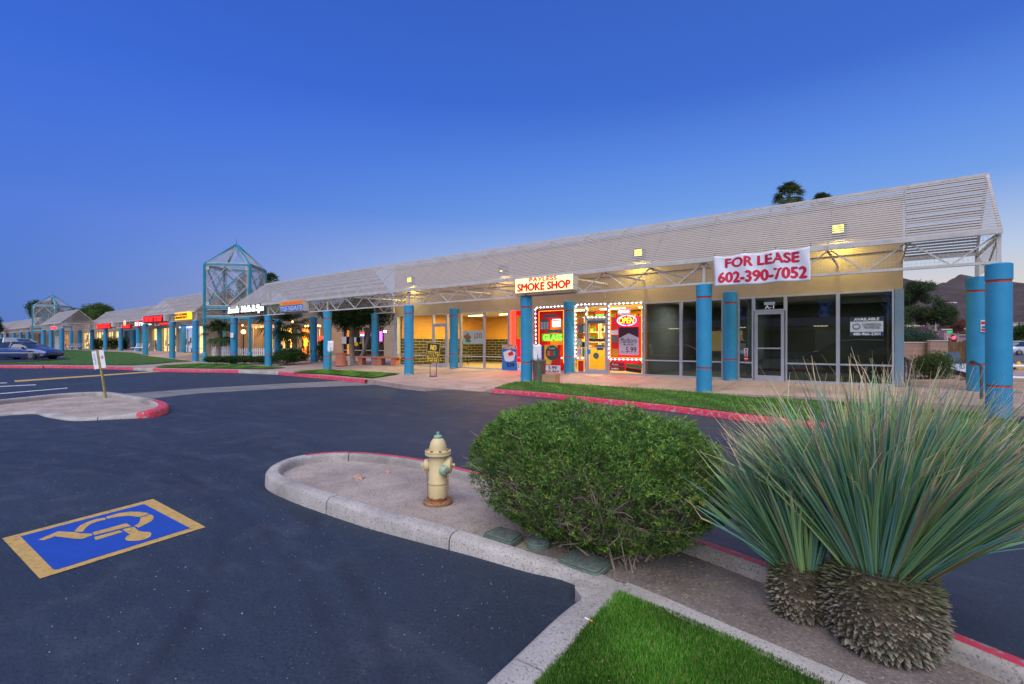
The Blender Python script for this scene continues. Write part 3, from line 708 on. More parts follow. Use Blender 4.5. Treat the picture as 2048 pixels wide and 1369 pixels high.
canopy('walkway_canopy', 'grey louvred canopy just left of the near blue frame tower, carrying the yellow sign', -38.45, -49.6, Y0, bxs, dz=.02, pitch=.12, wire=True)
for i, (x, l) in enumerate(zip(bxs, ('blue column under the yellow lit sign left of the near tower', 'second blue column left of the near tower', 'blue column beside the white slatted bench on the lawn'))): column(x, Y0, gz(x, Y0)-.03, ZC+.02, l, 'blue columns of the canopy left of the near tower')
for px, l in ((366.7, 'rear blue column under the blue neon strip'), (318.7, 'rear blue column between the yellow lit shop windows')):
    x = PX(px, Y0+DB); column(x, Y0+DB, gz(x, 16.5)-.03, ZC+.05, l, 'rear blue columns left of the near tower')
YC = 15.9; cxs = [PX(p, YC) for p in (276.7, 241.5, 211, 184, 159.6, 142.6)]
canopy('walkway_canopy', 'grey canopy set back behind the lawn mound carrying the small red signs', -50.5, -77.0, YC, [-54.5]+cxs[:4], dz=.05, pitch=.12)
for x, l in zip(cxs, ('blue column right of the dark doorway behind the bench', 'blue column left of the tall dark doorway', 'blue column right of the round courtyard shrubs', 'blue column at the left end of the set back canopy', 'blue column left of the set back canopy end', 'blue column beside the far white bench')): column(x, YC, gz(x, YC)-.05, ZC+.05, l, 'blue columns of the set back canopy')
for px in (266.8, 300.5):
    x = PX(px, YC+DB); column(x, YC+DB, .5, ZC+.05, 'rear blue column in shade behind the bench, '+('left of the tall column' if px < 280 else 'right of the tall column'), 'rear columns of the set back canopy')
canopy('walkway_canopy', 'small gabled canopy with open slatted end in front of the far tower', -73.6, -84.5, 12.7, [-73.8, -79.4, -83.8], dz=.1, pitch=.12)
for x, y, l in ((-73.9, 12.7, 'blue column at the near corner of the small gabled canopy'), (-79.4, 12.7, 'second blue column under the small gabled canopy'), (-83.8, 12.7, 'third blue column under the small gabled canopy')): column(x, y, gz(x, y)-.05, ZC+.1, l, 'blue columns of the small gabled canopy')
dxs = [PX(p, Y0) for p in (56, 41, 27.5, 14.6, 3)]
canopy('walkway_canopy', 'farthest grey canopy behind the parked cars at the left edge', -99.5, -150, Y0, dxs+[-133, -139, -145], dz=.15, pitch=.14)
for x, l in zip(dxs, ('first', 'second', 'third', 'fourth', 'fifth')): column(x, Y0, gz(x, Y0)-.1, ZC+.15, l+' blue column left of the far tower, behind the parked cars', 'blue columns of the farthest canopy')

# ------------------------------------------------------------------ storefronts
ZH = 2.96
def frame_bars(g, x0, x1, z0, z1, y, w_=.05, rail=None, d=.10):
    g.box(x0, x0+w_, y-.02, y-.02+d, z0, z1); g.box(x1-w_, x1, y-.02, y-.02+d, z0, z1)
    g.box(x0+w_, x1-w_, y-.018, y-.022+d, z1-w_, z1); g.box(x0+w_, x1-w_, y-.018, y-.022+d, z0, z0+w_)
    if rail: g.box(x0+w_, x1-w_, y-.016, y-.024+d, rail-w_/2, rail+w_/2)
def window(par, x0, x1, z0, z1, y, gl, rail=None):
    g = G(); frame_bars(g, x0, x1, z0, z1, y, .045, rail); f = g.build('window', M_FRM, par)
    g = G(); g.box(x0+.046, x1-.046, y+.03, y+.038, z0+.046, z1-.046); g.build('pane', gl, f); return f
def door(par, x0, x1, z0, z1, y, gl, hside=1):
    g = G(); g.box(x0, x0+.09, y-.02, y+.04, z0, z1); g.box(x1-.09, x1, y-.02, y+.04, z0, z1)
    g.box(x0+.09, x1-.09, y-.019, y+.039, z1-.1, z1); g.box(x0+.09, x1-.09, y-.019, y+.039, z0, z0+.16)
    d = g.build('door', M_FRM, par)
    g = G(); g.box(x0+.09, x1-.09, y+.005, y+.013, z0+.16, z1-.1); g.build('pane', gl, d)
    hx = x0+.045 if hside < 0 else x1-.045
    g = G(); g.tube([(hx, y-.02, z0+.95), (hx, y-.07, z0+.97), (hx, y-.07, z0+1.2), (hx, y-.02, z0+1.22)], .012); g.box(x0+.09, x1-.09, y-.05, y-.03, z0+.98, z0+1.02); g.build('handle', M_FRM, d)
    return d
ba = T('storefront_building', 'long tan stucco building with glass shopfronts, nearest, behind the long canopy', 'building', (-10, YW, .3))
XL, XR = PX(788, YW), .44
g = G()
g.box(XL, XR, YW+.03, YW+.28, ZH, 5.4); g.box(XR-.25, XR, YW+.28, 24.2, 0, 5.4); g.box(XL, XL+.25, YW+.28, 24.2, 0, 5.4); g.box(XL+.25, XR-.25, 23.95, 24.2, 0, 5.4)
g.build('wall', M_STUC, ba)
g = G(); g.box(XL-.03, XR+.03, YW, YW+.31, 5.4, 5.5); g.box(XL+.25, XR-.25, YW+.28, 23.95, 5.0, 5.1); g.build('roof', M_STUD, ba)
g = G(); g.box(PX(1789.5, YW), XR+.02, YW-.03, YW+.28, .2, ZH-.003); g.build('corner_pilaster', mat('blue_grey_paint', (.16,.27,.34), .6, .12, 2, dirt=(.3,.26,.22)), ba)
g = G(); g.box(XL-.002, PX(793.5, YW), YW-.02, YW+.28, .2, ZH-.003); g.build('corner_pilaster', M_FRM, ba)
zb = .345
rooms = [(PX(1018, YW), XL+.25), (PX(1288, YW), PX(1018, YW)), (XR-.25, PX(1288, YW))]
xA, xB = PX(1018, YW), PX(1288, YW)
M_TILE = brick_mat('yellow_tile', (.66,.34,.035), (.60,.30,.03), (.42,.36,.22), (.02,.035,.04), 1.75, sc_=1.5)
M_YELW = mat('yellow_wall', (.75,.50,.06), .7, .1, 1)
g = G(); g.box(XL+.251, xA-.05, 23.6, 23.94, zb, 3.1); g.box(xA-.05, xA, YW+.4, 23.6, zb, 3.1); g.box(XL+.252, XL+.3, YW+.29, 23.6, zb, 3.1); g.build('tiled_wall', M_TILE, ba)
g = G(); g.box(xA+.001, xB-.05, 22.5, 22.6, zb, 3.1); g.box(xB-.05, xB, YW+.3, 22.5, zb, 3.1); g.build('shop_wall', M_YELW, ba)
g = G(); g.box(xB+.002, xB+.05, YW+.3, 23.4, zb, 3.1); g.box(xB+.001, XR-.251, 23.4, 23.5, zb, 3.1); g.box(-3.9, -3.8, 19.2, 23.4, zb, 3.1); g.box(XR-.30, XR-.252, YW+.3, 23.4, zb, 3.1); g.build('empty_unit_wall', mat('unit_wall', (.24,.24,.23), .8, .12, 1), ba)
g = G(); g.box(XL+.26, XR-.26, YW+.28, 23.9, zb-.1, zb-.002); g.build('shop_floor', mat('shop_floor', (.22,.19,.16), .35, .15, 2), ba)
g = G(); g.box(XL+.26, XR-.26, YW+.28, 23.9, 3.12, 3.2); g.build('shop_ceiling', mat('ceiling', (.6,.57,.5), .8, .05, 2), ba)
E_TUBE = emit('tube_light', (1,.85,.5), 4)
for x in (-18.6, -16.3, -14.2): 
    for y in (18.3, 21):
        g = G(); g.box(x-.6, x+.6, y-.06, y+.06, 3.06, 3.115); g.build('ceiling_lamp', E_TUBE, ba)
for x in (-11.8, -9.9, -8):
    for y in (18.2, 20.6):
        g = G(); g.box(x-.6, x+.6, y-.08, y+.08, 3.06, 3.115); g.build('ceiling_lamp', E_TUBE, ba)
RAILZ = .89
def bay(par, ps, gl, y=YW, z0=zb, z1=ZH-.005, rail=RAILZ, **k):
    for a, b in zip(ps[:-1], ps[1:]): window(par, PX(a, y), PX(b, y)-.002, z0, z1, y, gl, rail)
M_GL2 = glass('bright_shop_glass', (.95, .97, .96), 1.2)
bay(ba, [793.8, 816, 866], M_GL2); bay(ba, [894, 921, 968, 1017.5], M_GL2)
x0, x1 = PX(866, YW), PX(894, YW)-.002
window(ba, x0, x1, 2.42, ZH-.005, YW, M_GL2); door(ba, x0+.03, x1-.03, zb, 2.415, YW+.01, M_GL2, 1)
bay(ba, [1018, 1066, 1131], M_GL2); bay(ba, [1147, 1172], M_GL2); bay(ba, [1216, 1287.5], M_GL2)
x0, x1 = PX(1172, YW), PX(1216, YW)-.002
window(ba, x0, x1, 2.42, ZH-.005, YW, M_GL2); door(ba, x0+.03, x1-.03, zb, 2.415, YW+.01, M_GL2, -1)
g = G(); g.box(PX(1131, YW), PX(1147, YW), YW, YW+.2, zb-.1, ZH-.004); g.build('mullion_panel', M_FRM, ba)
bay(ba, [1288, 1362, 1446], M_GLD); bay(ba, [1476, 1507], M_GLD); bay(ba, [1571, 1676, 1788.5], M_GLD)
x0, x1 = PX(1507, YW), PX(1571, YW)-.002
window(ba, x0, x1, 2.50, ZH-.005, YW, M_GLD); door(ba, x0+.03, x1-.03, zb, 2.495, YW+.01, M_GLD, -1)
g = G(); g.box(PX(1446, YW), PX(1476, YW), YW, YW+.2, zb-.1, ZH-.004); g.build('mullion_panel', M_FRM, ba)
g = G(); g.box(XL, XR, YW-.03, YW+.05, .2, zb-.001); g.build('sill', M_FRM, ba)
g = G(); g.bar((XL, YW+.015, 4.02), (XR, YW+.015, 4.02), .02); g.build('conduit', M_STUD, ba)
# room lights
def area(name, loc, size, e, col, rot=(0, 0, 0), sy=None):
    l = bpy.data.lights.new(name, 'AREA'); l.energy = e; l.color = col; l.shape = 'RECTANGLE'; l.size = size; l.size_y = sy or size
    o = bpy.data.objects.new(name, l); COL.objects.link(o); o.location = loc; o.rotation_euler = rot; return o
area('room_light', (-16.5, 19.8, 3.02), 5, 750, (1, .66, .2), sy=4)
area('room_light', (-9.9, 19.6, 3.02), 5, 620, (1, .74, .25), sy=4)
for xg, eg in ((PX(1035, YW), 55), (PX(1098, YW), 25), (PX(1250, YW), 55)):
    area('neon_glow', (xg, YW-.10, 1.5), 1.0, eg, (1, .06, .05), (R(-72), 0, 0), sy=1.8)
area('led_glow', (PX(1180, YW), YW-.10, 1.7), 1.6, 14, (.85, .8, 1), (R(-72), 0, 0), sy=1.8)
area('unit_fill', (-5.4, 18.9, 3.0), 1.5, 62, (1, .97, .90))  # added fill to brighten the empty unit, no fixture modelled
for xg in (PX(1035, YW), PX(1098, YW), PX(1252, YW)): area('panel_fill', (xg, YW+.13, 1.7), .5, 9, (1, .15, .1), (R(90), 0, 0), sy=1.8)  # red fill added to brighten the backing panels
area('unit_fill', (-1.6, 20.5, 3.0), 2, 30, (.95, 1, .88))  # second added fill for the empty unit
# wall mounted flood lights behind the louvres
for x, lab in ((-1.0, 'yellow wall lamp behind the louvres, right of the for lease banner'), (-6.95, 'yellow wall lamp behind the louvres, between the smoke shop sign and banner'), (-19.25, 'yellow wall lamp behind the louvres above the no parking board')):
    t = T('wall_lamp', lab, 'lamp', (x, YW, 4.72), 'yellow wall lamps behind the near louvres')
    g = G(); g.box(x-.2, x+.2, YW-.16, YW+.028, 4.6, 4.9); g.build('housing', M_BLK, t)
    g = G(); g.box(x-.13, x+.13, YW-.2, YW-.161, 4.64, 4.84); g.build('lens', emit('lamp_yellow', (1, .95, .04), 3.5), t)
    l = bpy.data.lights.new('flood', 'AREA'); l.energy = 60; l.color = (1, .86, .22); l.size = .3
    o = bpy.data.objects.new('flood', l); COL.objects.link(o); o.location = (x, YW-.25, 4.6); o.rotation_euler = (R(-25), 0, 0)
l = area('soffit_bounce', (-13.2, YW-.25, 4.6), .3, 34, (1, .8, .4), (R(-20), 0, 0))
t = T('wall_lamp', 'wall lamp hidden behind the louvres above the smoke shop sign', 'lamp', (-13.2, YW, 4.72), 'yellow wall lamps behind the near louvres')
g = G(); g.box(-13.4, -13.0, YW-.16, YW+.028, 4.6, 4.9); g.build('housing', M_BLK, t)
g = G(); g.box(-13.3, -13.1, YW-.18, YW-.161, 4.62, 4.7); g.build('lens', emit('lamp_yellow', (1, .95, .04), 3.5), t)

# ------------------------------------------------------------------ flat things in windows (poster helper)
def plate(name, label, cat, px0, px1, py0, py1, y, mt, group=None, tilt=0, th=.006):
    x0, x1, z0, z1 = rect(px0, px1, py0, py1, y); c = ((x0+x1)/2, y, (z0+z1)/2)
    t = T(name, label, cat, c, group); g = G()
    w_, h_ = (x1-x0)/2, (z1-z0)/2; ca, sa = math.cos(tilt), math.sin(tilt)
    q = [(-w_, -h_), (w_, -h_), (w_, h_), (-w_, h_)]; q = [(c[0]+a*ca-b*sa, c[2]+a*sa+b*ca) for a, b in q]
    g.add([(a, y-th/2, b) for a, b in q]+[(a, y+th/2, b) for a, b in q], [(0,1,2,3),(7,6,5,4),(0,4,5,1),(1,5,6,2),(2,6,7,3),(3,7,4,0)])
    g.build('board', mt, t); t['w'] = x1-x0; t['h'] = z1-z0
    del t['w'], t['h']
    return t, c, x1-x0, z1-z0
def flat(name, t, poly, y, mt, th=.003):
    g = G(); n = len(poly); tri = tessellate_polygon([[Vector((p[0], p[1], 0)) for p in poly]])
    vs = [(p[0], y, p[1]) for p in poly]+[(p[0], y+th, p[1]) for p in poly]; fs = []
    for a, b, c in tri:
        A, B, C_ = [Vector(poly[k]) for k in (a, b, c)]
        fs.append((a, b, c) if (B-A).cross(C_-A) > 0 else (a, c, b))
    fs += [(i, (i+1) % n, n+(i+1) % n, n+i) for i in range(n)]
    return g.add(vs, fs).build(name, mt, t)
def disc(cx, cz, r, n=28, ry=None): return [(cx+r*math.cos(2*PI*k/n), cz+(ry or r)*math.sin(2*PI*k/n)) for k in range(n)]
def wtext(t, s, px, py, y, w_, h_, mt, **k): return text(s, 'lettering', mt, t, (PX(px, y), y, PZ(px, py, y)), RX, UZ, w_, h_, **k)
def pw(px0, px1, y): return abs(PX(px1, y)-PX(px0, y))
C = lambda n, c, e=0: emit(n, c, e) if e else mat(n, c, .6, .06, 3)
P_BLK = C('print_black', (.012,.012,.015)); P_WHT = M_PAPER; P_RED = C('print_red', (.55,.02,.02)); P_YEL = C('print_yellow', (.75,.5,.03)); P_BLU = C('print_blue', (.03,.17,.5)); P_GRN = C('print_green', (.03,.25,.08)); P_ORG = C('print_orange', (.65,.18,.03)); P_GRY = C('print_grey', (.12,.14,.16)); P_PNK = C('print_pink', (.7,.13,.17))
E_WHT = emit('led_white', (.85,.92,1), 9, (.5,.5,.5)); E_RED = emit('neon_red', (1,.03,.015), 4); E_ORG = emit('neon_orange', (1,.22,.015), 3.5); E_YEL = emit('neon_yellow', (1,.75,.05), 3); E_GRN = emit('neon_green', (.25,1,.05), 2.5); E_BLU = emit('neon_blue', (.15,.25,1), 6); E_PUR = emit('neon_purple', (.6,.1,1), 3)
yo = YW-.04; yi = YW+.07; yi2 = YW+.12
# red lit backing panels inside the smoke shop windows
t, c, w_, h_ = plate('window_panel', 'red lit backing panel behind the narrow window left of the signed column', 'panel', 1020, 1064, 622, 728, YW+.3, mat('red_panel', (.5,.016,.016), .5, .1, 2))
t, c, w_, h_ = plate('window_panel', 'red lit backing panel behind the green neon window', 'panel', 1069, 1129, 615, 744, YW+.34, mat('red_panel', (.5,.016,.016), .5, .1, 2))
t, c, w_, h_ = plate('window_panel', 'yellow lit backing panel beside the green neon sign', 'panel', 1101, 1127, 640, 690, YW+.32, mat('yel_panel', (.75,.42,.02), .5, .1, 2))
t, c, w_, h_ = plate('window_panel', 'pink lit backing panel behind the round open sign', 'panel', 1222, 1283, 634, 742, YW+.36, mat('pink_panel', (.62,.03,.07), .5, .1, 2))
def tube_rect(name, label, px0, px1, py0, py1, y, mt, r=.012, open_=None):
    x0, x1, z0, z1 = rect(px0, px1, py0, py1, y); g = G(); e = .04
    g.tube([(x0, y, z1), (x0, y, z0)], r); g.tube([(x1, y, z1), (x1, y, z0)], r); g.tube([(x0, y, z1), (x1, y, z1)], r)
    if not open_: g.tube([(x0, y, z0), (x1, y, z0)], r)
    return one(g, 'neon_outline', mt, label, 'neon tube', loc=((x0+x1)/2, y, z0), smooth=True)
tube_rect('', 'tall red and orange neon tube frame in the narrow shop window', 1022, 1062, 620, 726, yi2, E_ORG)
tube_rect('', 'orange neon tube frame around the green neon window', 1078, 1127, 622, 726, yi2, E_ORG, open_=True)
tube_rect('', 'orange neon tube frame around the round open sign', 1221, 1283, 612, 716, yi2, E_ORG)
x0, x1, z0, z1 = rect(1023, 1031, 622, 726, yi2); g = G(); g.box(x0, x1, yi2+.03, yi2+.05, z0, z1); one(g, 'light_strip', E_RED, 'broad glowing red strip at the left edge of the smoke shop', 'light')
def leds(px, label, y=yo):
    t = T('light_string', label, 'lights', (PX(px[0][0], y), y, PZ(*px[0], y)), 'white light strings around the smoke shop windows'); g = G(); gs = G()
    for a, b in zip(px[:-1], px[1:]):
        A = Vector((PX(a[0], y), y, PZ(*a, y))); B = Vector((PX(b[0], y), y, PZ(*b, y))); L = (B-A).length; n = max(1, int(L/.155)); d = (B-A).normalized()
        gs.bar(A, B, .03, .008, up=(0, 1, 0))
        for k in range(n):
            p = A+(B-A)*((k+.5)/n); g.bar(p-d*.024+Vector((0, -.012, 0)), p+d*.024+Vector((0, -.012, 0)), .034, .012, up=(0, 1, 0))
    g.build('bulbs', E_WHT, t); gs.build('backing_strip', M_WHITE, t)
leds([(1072, 690), (1071, 616), (1128, 612.5)], 'white light string along the left and top of the green neon window')
leds([(1119, 716), (1130, 716)], 'short white light string beside the round pack poster')
leds([(1151.5, 609.5), (1151.5, 716.5), (1169, 716.5)], 'white light string around the sidelight left of the shop door')
leds([(1151.5, 610), (1214, 608)], 'white light string along the top of the shop door')
leds([(1173, 611), (1173, 635), (1212, 635)], 'white light string around the transom with the smoke pipes sign')
leds([(1286, 605.5), (1218, 608.5), (1218, 719), (1286, 719.5)], 'white light string around the window with the open sign')
# posters and signs
t, c, w_, h_ = plate('poster', 'blue cigarette poster with orange pyramid lettering and black price', 'poster', 1004, 1034, 689.5, 742, YW-.05, P_BLU)
text('PYRAMID', 'lettering', P_YEL, t, (c[0], YW-.056, c[2]+h_*.40), RX, UZ, w_*.94, h_*.14, bold=.035)
flat('picture', t, [(c[0]-w_*.42, c[2]+h_*.2), (c[0], c[2]+h_*.3), (c[0]+w_*.42, c[2]+h_*.2), (c[0]+w_*.3, c[2]-h_*.1), (c[0], c[2]-h_*.16), (c[0]-w_*.3, c[2]-h_*.12)], YW-.056, P_WHT)
flat('picture', t, [(c[0]-w_*.1, c[2]+h_*.16), (c[0]+w_*.2, c[2]+h_*.26), (c[0]+w_*.3, c[2]+h_*.12), (c[0]-w_*.02, c[2]+h_*.05)], YW-.060, P_RED)
text('539', 'lettering', P_BLK, t, (c[0]+w_*.08, YW-.056, c[2]-h_*.28), RX, UZ, w_*.5, h_*.15, bold=.03)
t, c, w_, h_ = plate('poster', 'white price strip peeking out right of the blue pyramid poster', 'poster', 1035, 1042, 728, 743, YW-.05, P_WHT)
text('$', 'lettering', P_BLK, t, (c[0]-w_*.2, YW-.056, c[2]+h_*.1), RX, UZ, w_*.25, h_*.4)
t, c, w_, h_ = plate('poster', 'white and red poster high in the narrow red lit window', 'poster', 1034, 1042, 632, 678, yi, P_YEL)
t, c, w_, h_ = plate('neon_sign', 'green glowing glass sign in the window right of the signed column', 'neon sign', 1084, 1127, 668, 683, yi, emit('sign_green_face', (.12,.5,.02), .5))
text('GLASS', 'lettering', E_GRN, t, (c[0], yi-.006, c[2]), RX, UZ, w_*.86, h_*.78, bold=.035)
tt = G(); 
t, c, w_, h_ = plate('board_sign', 'dark blue panel sign at the top of the green neon window', 'sign', 1088, 1114, 629.5, 635.5, yi, P_GRY)
t, c, w_, h_ = plate('board_sign', 'bright white framed board beside the arched menu', 'sign', 1104, 1122.5, 637.5, 655.5, yi, P_BLK)
flat('lit_face', t, [(c[0]-w_*.45, c[2]-h_*.45), (c[0]+w_*.45, c[2]-h_*.45), (c[0]+w_*.45, c[2]+h_*.45), (c[0]-w_*.45, c[2]+h_*.45)], yi-.007, emit('lit_white', (1,.98,.9), 1.6))
flat('stripe', t, [(c[0]-w_*.4, c[2]+h_*.25), (c[0]+w_*.4, c[2]+h_*.25), (c[0]+w_*.4, c[2]+h_*.36), (c[0]-w_*.4, c[2]+h_*.36)], yi-.011, P_RED)
x0, x1, z0, z1 = rect(1080.5, 1098, 638, 660, yi); t = T('menu_board', 'dark arched menu board with three list columns', 'menu', ((x0+x1)/2, yi, z0))
xm = (x0+x1)/2; rr = (x1-x0)/2
flat('board', t, [(x0, z0), (x1, z0), (x1, z1-rr*.8)]+[(xm+rr*math.cos(a), z1-rr*.8+rr*.8*math.sin(a)) for a in [PI*k/10 for k in range(1, 10)]]+[(x0, z1-rr*.8)], yi, P_GRY)
for k in range(3):
    a = lerp(x0, x1, (k+.16)/3); b = lerp(x0, x1, (k+.84)/3); g = G()
    for j in range(6): g.box(a, b, yi-.004, yi-.001, z0+.03+j*.05, z0+.06+j*.05)
    g.build('list_panel', P_WHT, t)
t, c, w_, h_ = plate('board_sign', 'grey green lettered strip above the green neon sign', 'sign', 1094, 1125, 659.5, 666.5, yi, C('strip_teal', (.12,.22,.17)))
t, c, w_, h_ = plate('poster', 'orange and red poster with a dark round badge of three packs', 'poster', 1089, 1121, 690.5, 729.5, YW-.045, P_YEL)
flat('red_corner', t, [(c[0]-w_*.1, c[2]-h_*.5), (c[0]+w_*.5, c[2]-h_*.5), (c[0]+w_*.5, c[2]+h_*.5), (c[0]+w_*.35, c[2]+h_*.5)], YW-.052, P_RED)
flat('badge', t, disc(c[0]-w_*.02, c[2]+h_*.1, w_*.4), YW-.056, C('badge_teal', (.03,.10,.09)))
for k, cc in enumerate((P_ORG, P_RED, C('pack_teal', (.05,.25,.2)))):
    a = c[0]+w_*(-.3+k*.18); flat('pack', t, [(a, c[2]-h_*.06), (a+w_*.15, c[2]-h_*.06), (a+w_*.15, c[2]+h_*.2), (a, c[2]+h_*.2)], YW-.060, cc)
text('Turkish', 'lettering', P_WHT, t, (c[0]-w_*.02, YW-.060, c[2]+h_*.33), RX, UZ, w_*.4, h_*.09)
t, c, w_, h_ = plate('price_board', 'white special price strip under the orange badge poster', 'poster', 1082, 1121, 731, 746.5, YW-.045, P_WHT)
text('5.99', 'lettering', P_BLK, t, (c[0]+w_*.1, YW-.05, c[2]+h_*.18), RX, UZ, w_*.42, h_*.45, bold=.03)
text('SPECIAL PRICE!', 'lettering', P_BLK, t, (c[0]+w_*.02, YW-.05, c[2]-h_*.28), RX, UZ, w_*.8, h_*.24, bold=.03)
t, c, w_, h_ = plate('poster', 'dark blue and red poster behind the white paper notice', 'poster', 1066, 1088, 692, 728, YW-.03, C('print_navy', (.04,.05,.2)))
flat('red_block', t, [(c[0]-w_*.0, c[2]-h_*.25), (c[0]+w_*.3, c[2]-h_*.25), (c[0]+w_*.3, c[2]+h_*.25), (c[0], c[2]+h_*.25)], YW-.036, P_RED)  # plain red rectangle on the poster face
# door sidelight posters
for (a, b, q, r_, m_, l) in ((1155,1168,637,648,P_ORG,'orange lettered poster at the top of the door sidelight'), (1155.5,1167,650,667,P_GRY,'grey poster with portrait shape in the door sidelight'), (1157,1166,669.5,671.5,P_BLK,'upper of two thin black stickers in the door sidelight'), (1157,1166,674,676,P_BLK,'lower of two thin black stickers in the door sidelight'), (1155,1164,679,694,C('print_sage',(.35,.4,.3)),'pale green poster in the door sidelight'), (1164.5,1169,684,694,P_BLK,'small black card beside the pale green poster'), (1155,1163,697,712,C('print_lilac',(.4,.35,.5)),'lilac poster low in the door sidelight'), (1164.5,1169,696,714,P_GRN,'green and black card low in the door sidelight'), (1156.5,1167,722,745,P_RED,'red poster of packs at the foot of the door sidelight')):
    t, c, w_, h_ = plate('poster', l, 'poster', a, b, q, r_, YW+.02, m_, 'posters in the door sidelight')
t, c, w_, h_ = plate('led_sign', 'red and green smoke pipes sign hanging in the transom', 'sign', 1189.5, 1211, 623, 635, yi, P_BLK)
text('SMOKE', 'lettering', E_RED, t, (c[0], yi-.006, c[2]+h_*.25), RX, UZ, w_*.84, h_*.34, bold=.035)
text('PIPES', 'lettering', E_GRN, t, (c[0], yi-.006, c[2]-h_*.22), RX, UZ, w_*.76, h_*.40, bold=.035)
for (a, b, q, r_, m_, l) in ((1175.5,1210,641.5,647.5,P_GRY,'grey lettered strip at the top of the shop door'), (1178,1209,678,684,C('maroon',(.14,.04,.04)),'maroon strip with arched badge on the shop door'), (1193,1207,690,701,P_GRY,'grey sticker right of centre on the shop door'), (1175,1181.5,699,709,C('sky_print',(.05,.3,.6)),'small blue sticker at the left edge of the shop door')):
    t, c, w_, h_ = plate('sticker', l, 'sticker', a, b, q, r_, YW-.012+.0, m_, 'stickers on the shop door')
t = T('sticker', 'round grey sticker low on the shop door', 'sticker', (PX(1192.5, YW), YW-.012, PZ(1192.5, 712, YW)), 'stickers on the shop door')
c = t.location; flat('ring', t, disc(c.x, c.z, .125), YW-.015, P_GRY); flat('centre', t, disc(c.x, c.z, .05), YW-.019, P_GRN)
# open sign window
x0, x1, z0, z1 = rect(1234.5, 1272.5, 631.5, 651.5, yi); cx, cz = (x0+x1)/2, (z0+z1)/2
t = T('neon_sign', 'round neon open sign with yellow letters in a blue oval', 'neon sign', (cx, yi, cz))
g = G(); g.tube([(cx+(x1-x0)/2*math.cos(a), yi, cz+(z1-z0)/2*math.sin(a)) for a in [2*PI*k/36 for k in range(37)]], .014); g.build('oval_tube', E_BLU, t, True)
text('OPEN', 'lettering', emit('neon_open', (1,.62,.03), 3), t, (cx, yi-.02, cz), RX, UZ, (x1-x0)*.8, (z1-z0)*.58, depth=.02, bold=.0, shear=.15)
t, c, w_, h_ = plate('neon_sign', 'small white glowing script sign in a pink box above the open sign', 'neon sign', 1235, 1261, 618, 629.5, yi, emit('pink_face', (1,.25,.3), .8))
g = G(); g.tube(catmull([(c[0]+w_*(-.38+.76*k/12), yi-.015, c[2]+h_*(.26 if k % 2 else -.24)*(1 if k in (1, 2, 7) else .6)) for k in range(13)], 4), .012, 6); g.build('script_tube', emit('neon_white', (1,.92,.9), 5), t, True)
t, c, w_, h_ = plate('poster', 'tall cigarette poster priced 5.99 beneath the open sign', 'poster', 1238, 1277.5, 654.5, 710.5, YW-.045, C('poster_lilac', (.50,.46,.56)))
flat('roof_shape', t, [(c[0]-w_/2, c[2]+h_/2), (c[0]-w_/2, c[2]+h_*.10), (c[0], c[2]+h_*.28), (c[0]+w_/2, c[2]+h_*.12), (c[0]+w_/2, c[2]+h_/2)], YW-.053, C('poster_dark', (.05,.018,.03)))
g = G(); 
text('Marlboro', 'lettering', P_BLK, t, (c[0], YW-.051, c[2]+h_*.02), RX, UZ, w_*.8, h_*.2, bold=0)
text('BLACK', 'lettering', P_BLK, t, (c[0], YW-.051, c[2]-h_*.13), RX, UZ, w_*.52, h_*.045, bold=.03)
text('5.99', 'lettering', P_BLK, t, (c[0]+w_*.12, YW-.051, c[2]-h_*.31), RX, UZ, w_*.52, h_*.19, bold=.01)
text('PACK', 'lettering', P_BLK, t, (c[0]-w_*.3, YW-.051, c[2]-h_*.39), RX, UZ, w_*.18, h_*.035, bold=.01)
for (a, b, q, r_, m_, l) in ((1222,1236,661,670,P_WHT,'white card with a chevron at the left of the open sign window'), (1222,1236,672,684,P_GRY,'grey card below the chevron card'), (1222,1236,686,696,P_RED,'red double card in the open sign window'), (1225,1236,699,712,C('amber',(.5,.3,.03)),'amber card low in the open sign window')):
    t, c, w_, h_ = plate('poster', l, 'poster', a, b, q, r_, YW+.02, m_, 'small cards in the open sign window')
t, c, w_, h_ = plate('pack_banner', 'upper maroon pack banner low in the window under the open sign', 'poster', 1220, 1249, 725.5, 733, YW+.02, C('maroon2', (.2,.03,.03)), 'long pack banners under the open sign window')
text('Winston', 'lettering', P_WHT, t, (c[0]-w_*.15, YW+.014, c[2]), RX, UZ, w_*.45, h_*.5)
t, c, w_, h_ = plate('pack_banner', 'lower maroon pack banner low in the window under the open sign', 'poster', 1220, 1249, 734, 742, YW+.02, C('maroon3', (.14,.03,.02)), 'long pack banners under the open sign window')
text('MAVERICK', 'lettering', P_WHT, t, (c[0]-w_*.15, YW+.014, c[2]), RX, UZ, w_*.5, h_*.4, bold=.03)
t, c, w_, h_ = plate('pack_banner', 'tilted green pack banner low in the window', 'poster', 1252, 1283, 729, 736, YW+.022, C('dkgreen', (.03,.18,.06)), 'long pack banners under the open sign window', tilt=-.10)
t, c, w_, h_ = plate('pack_banner', 'tilted black pack banner below the green one', 'poster', 1252, 1283, 738, 745, YW+.022, P_BLK, 'long pack banners under the open sign window', tilt=-.10)
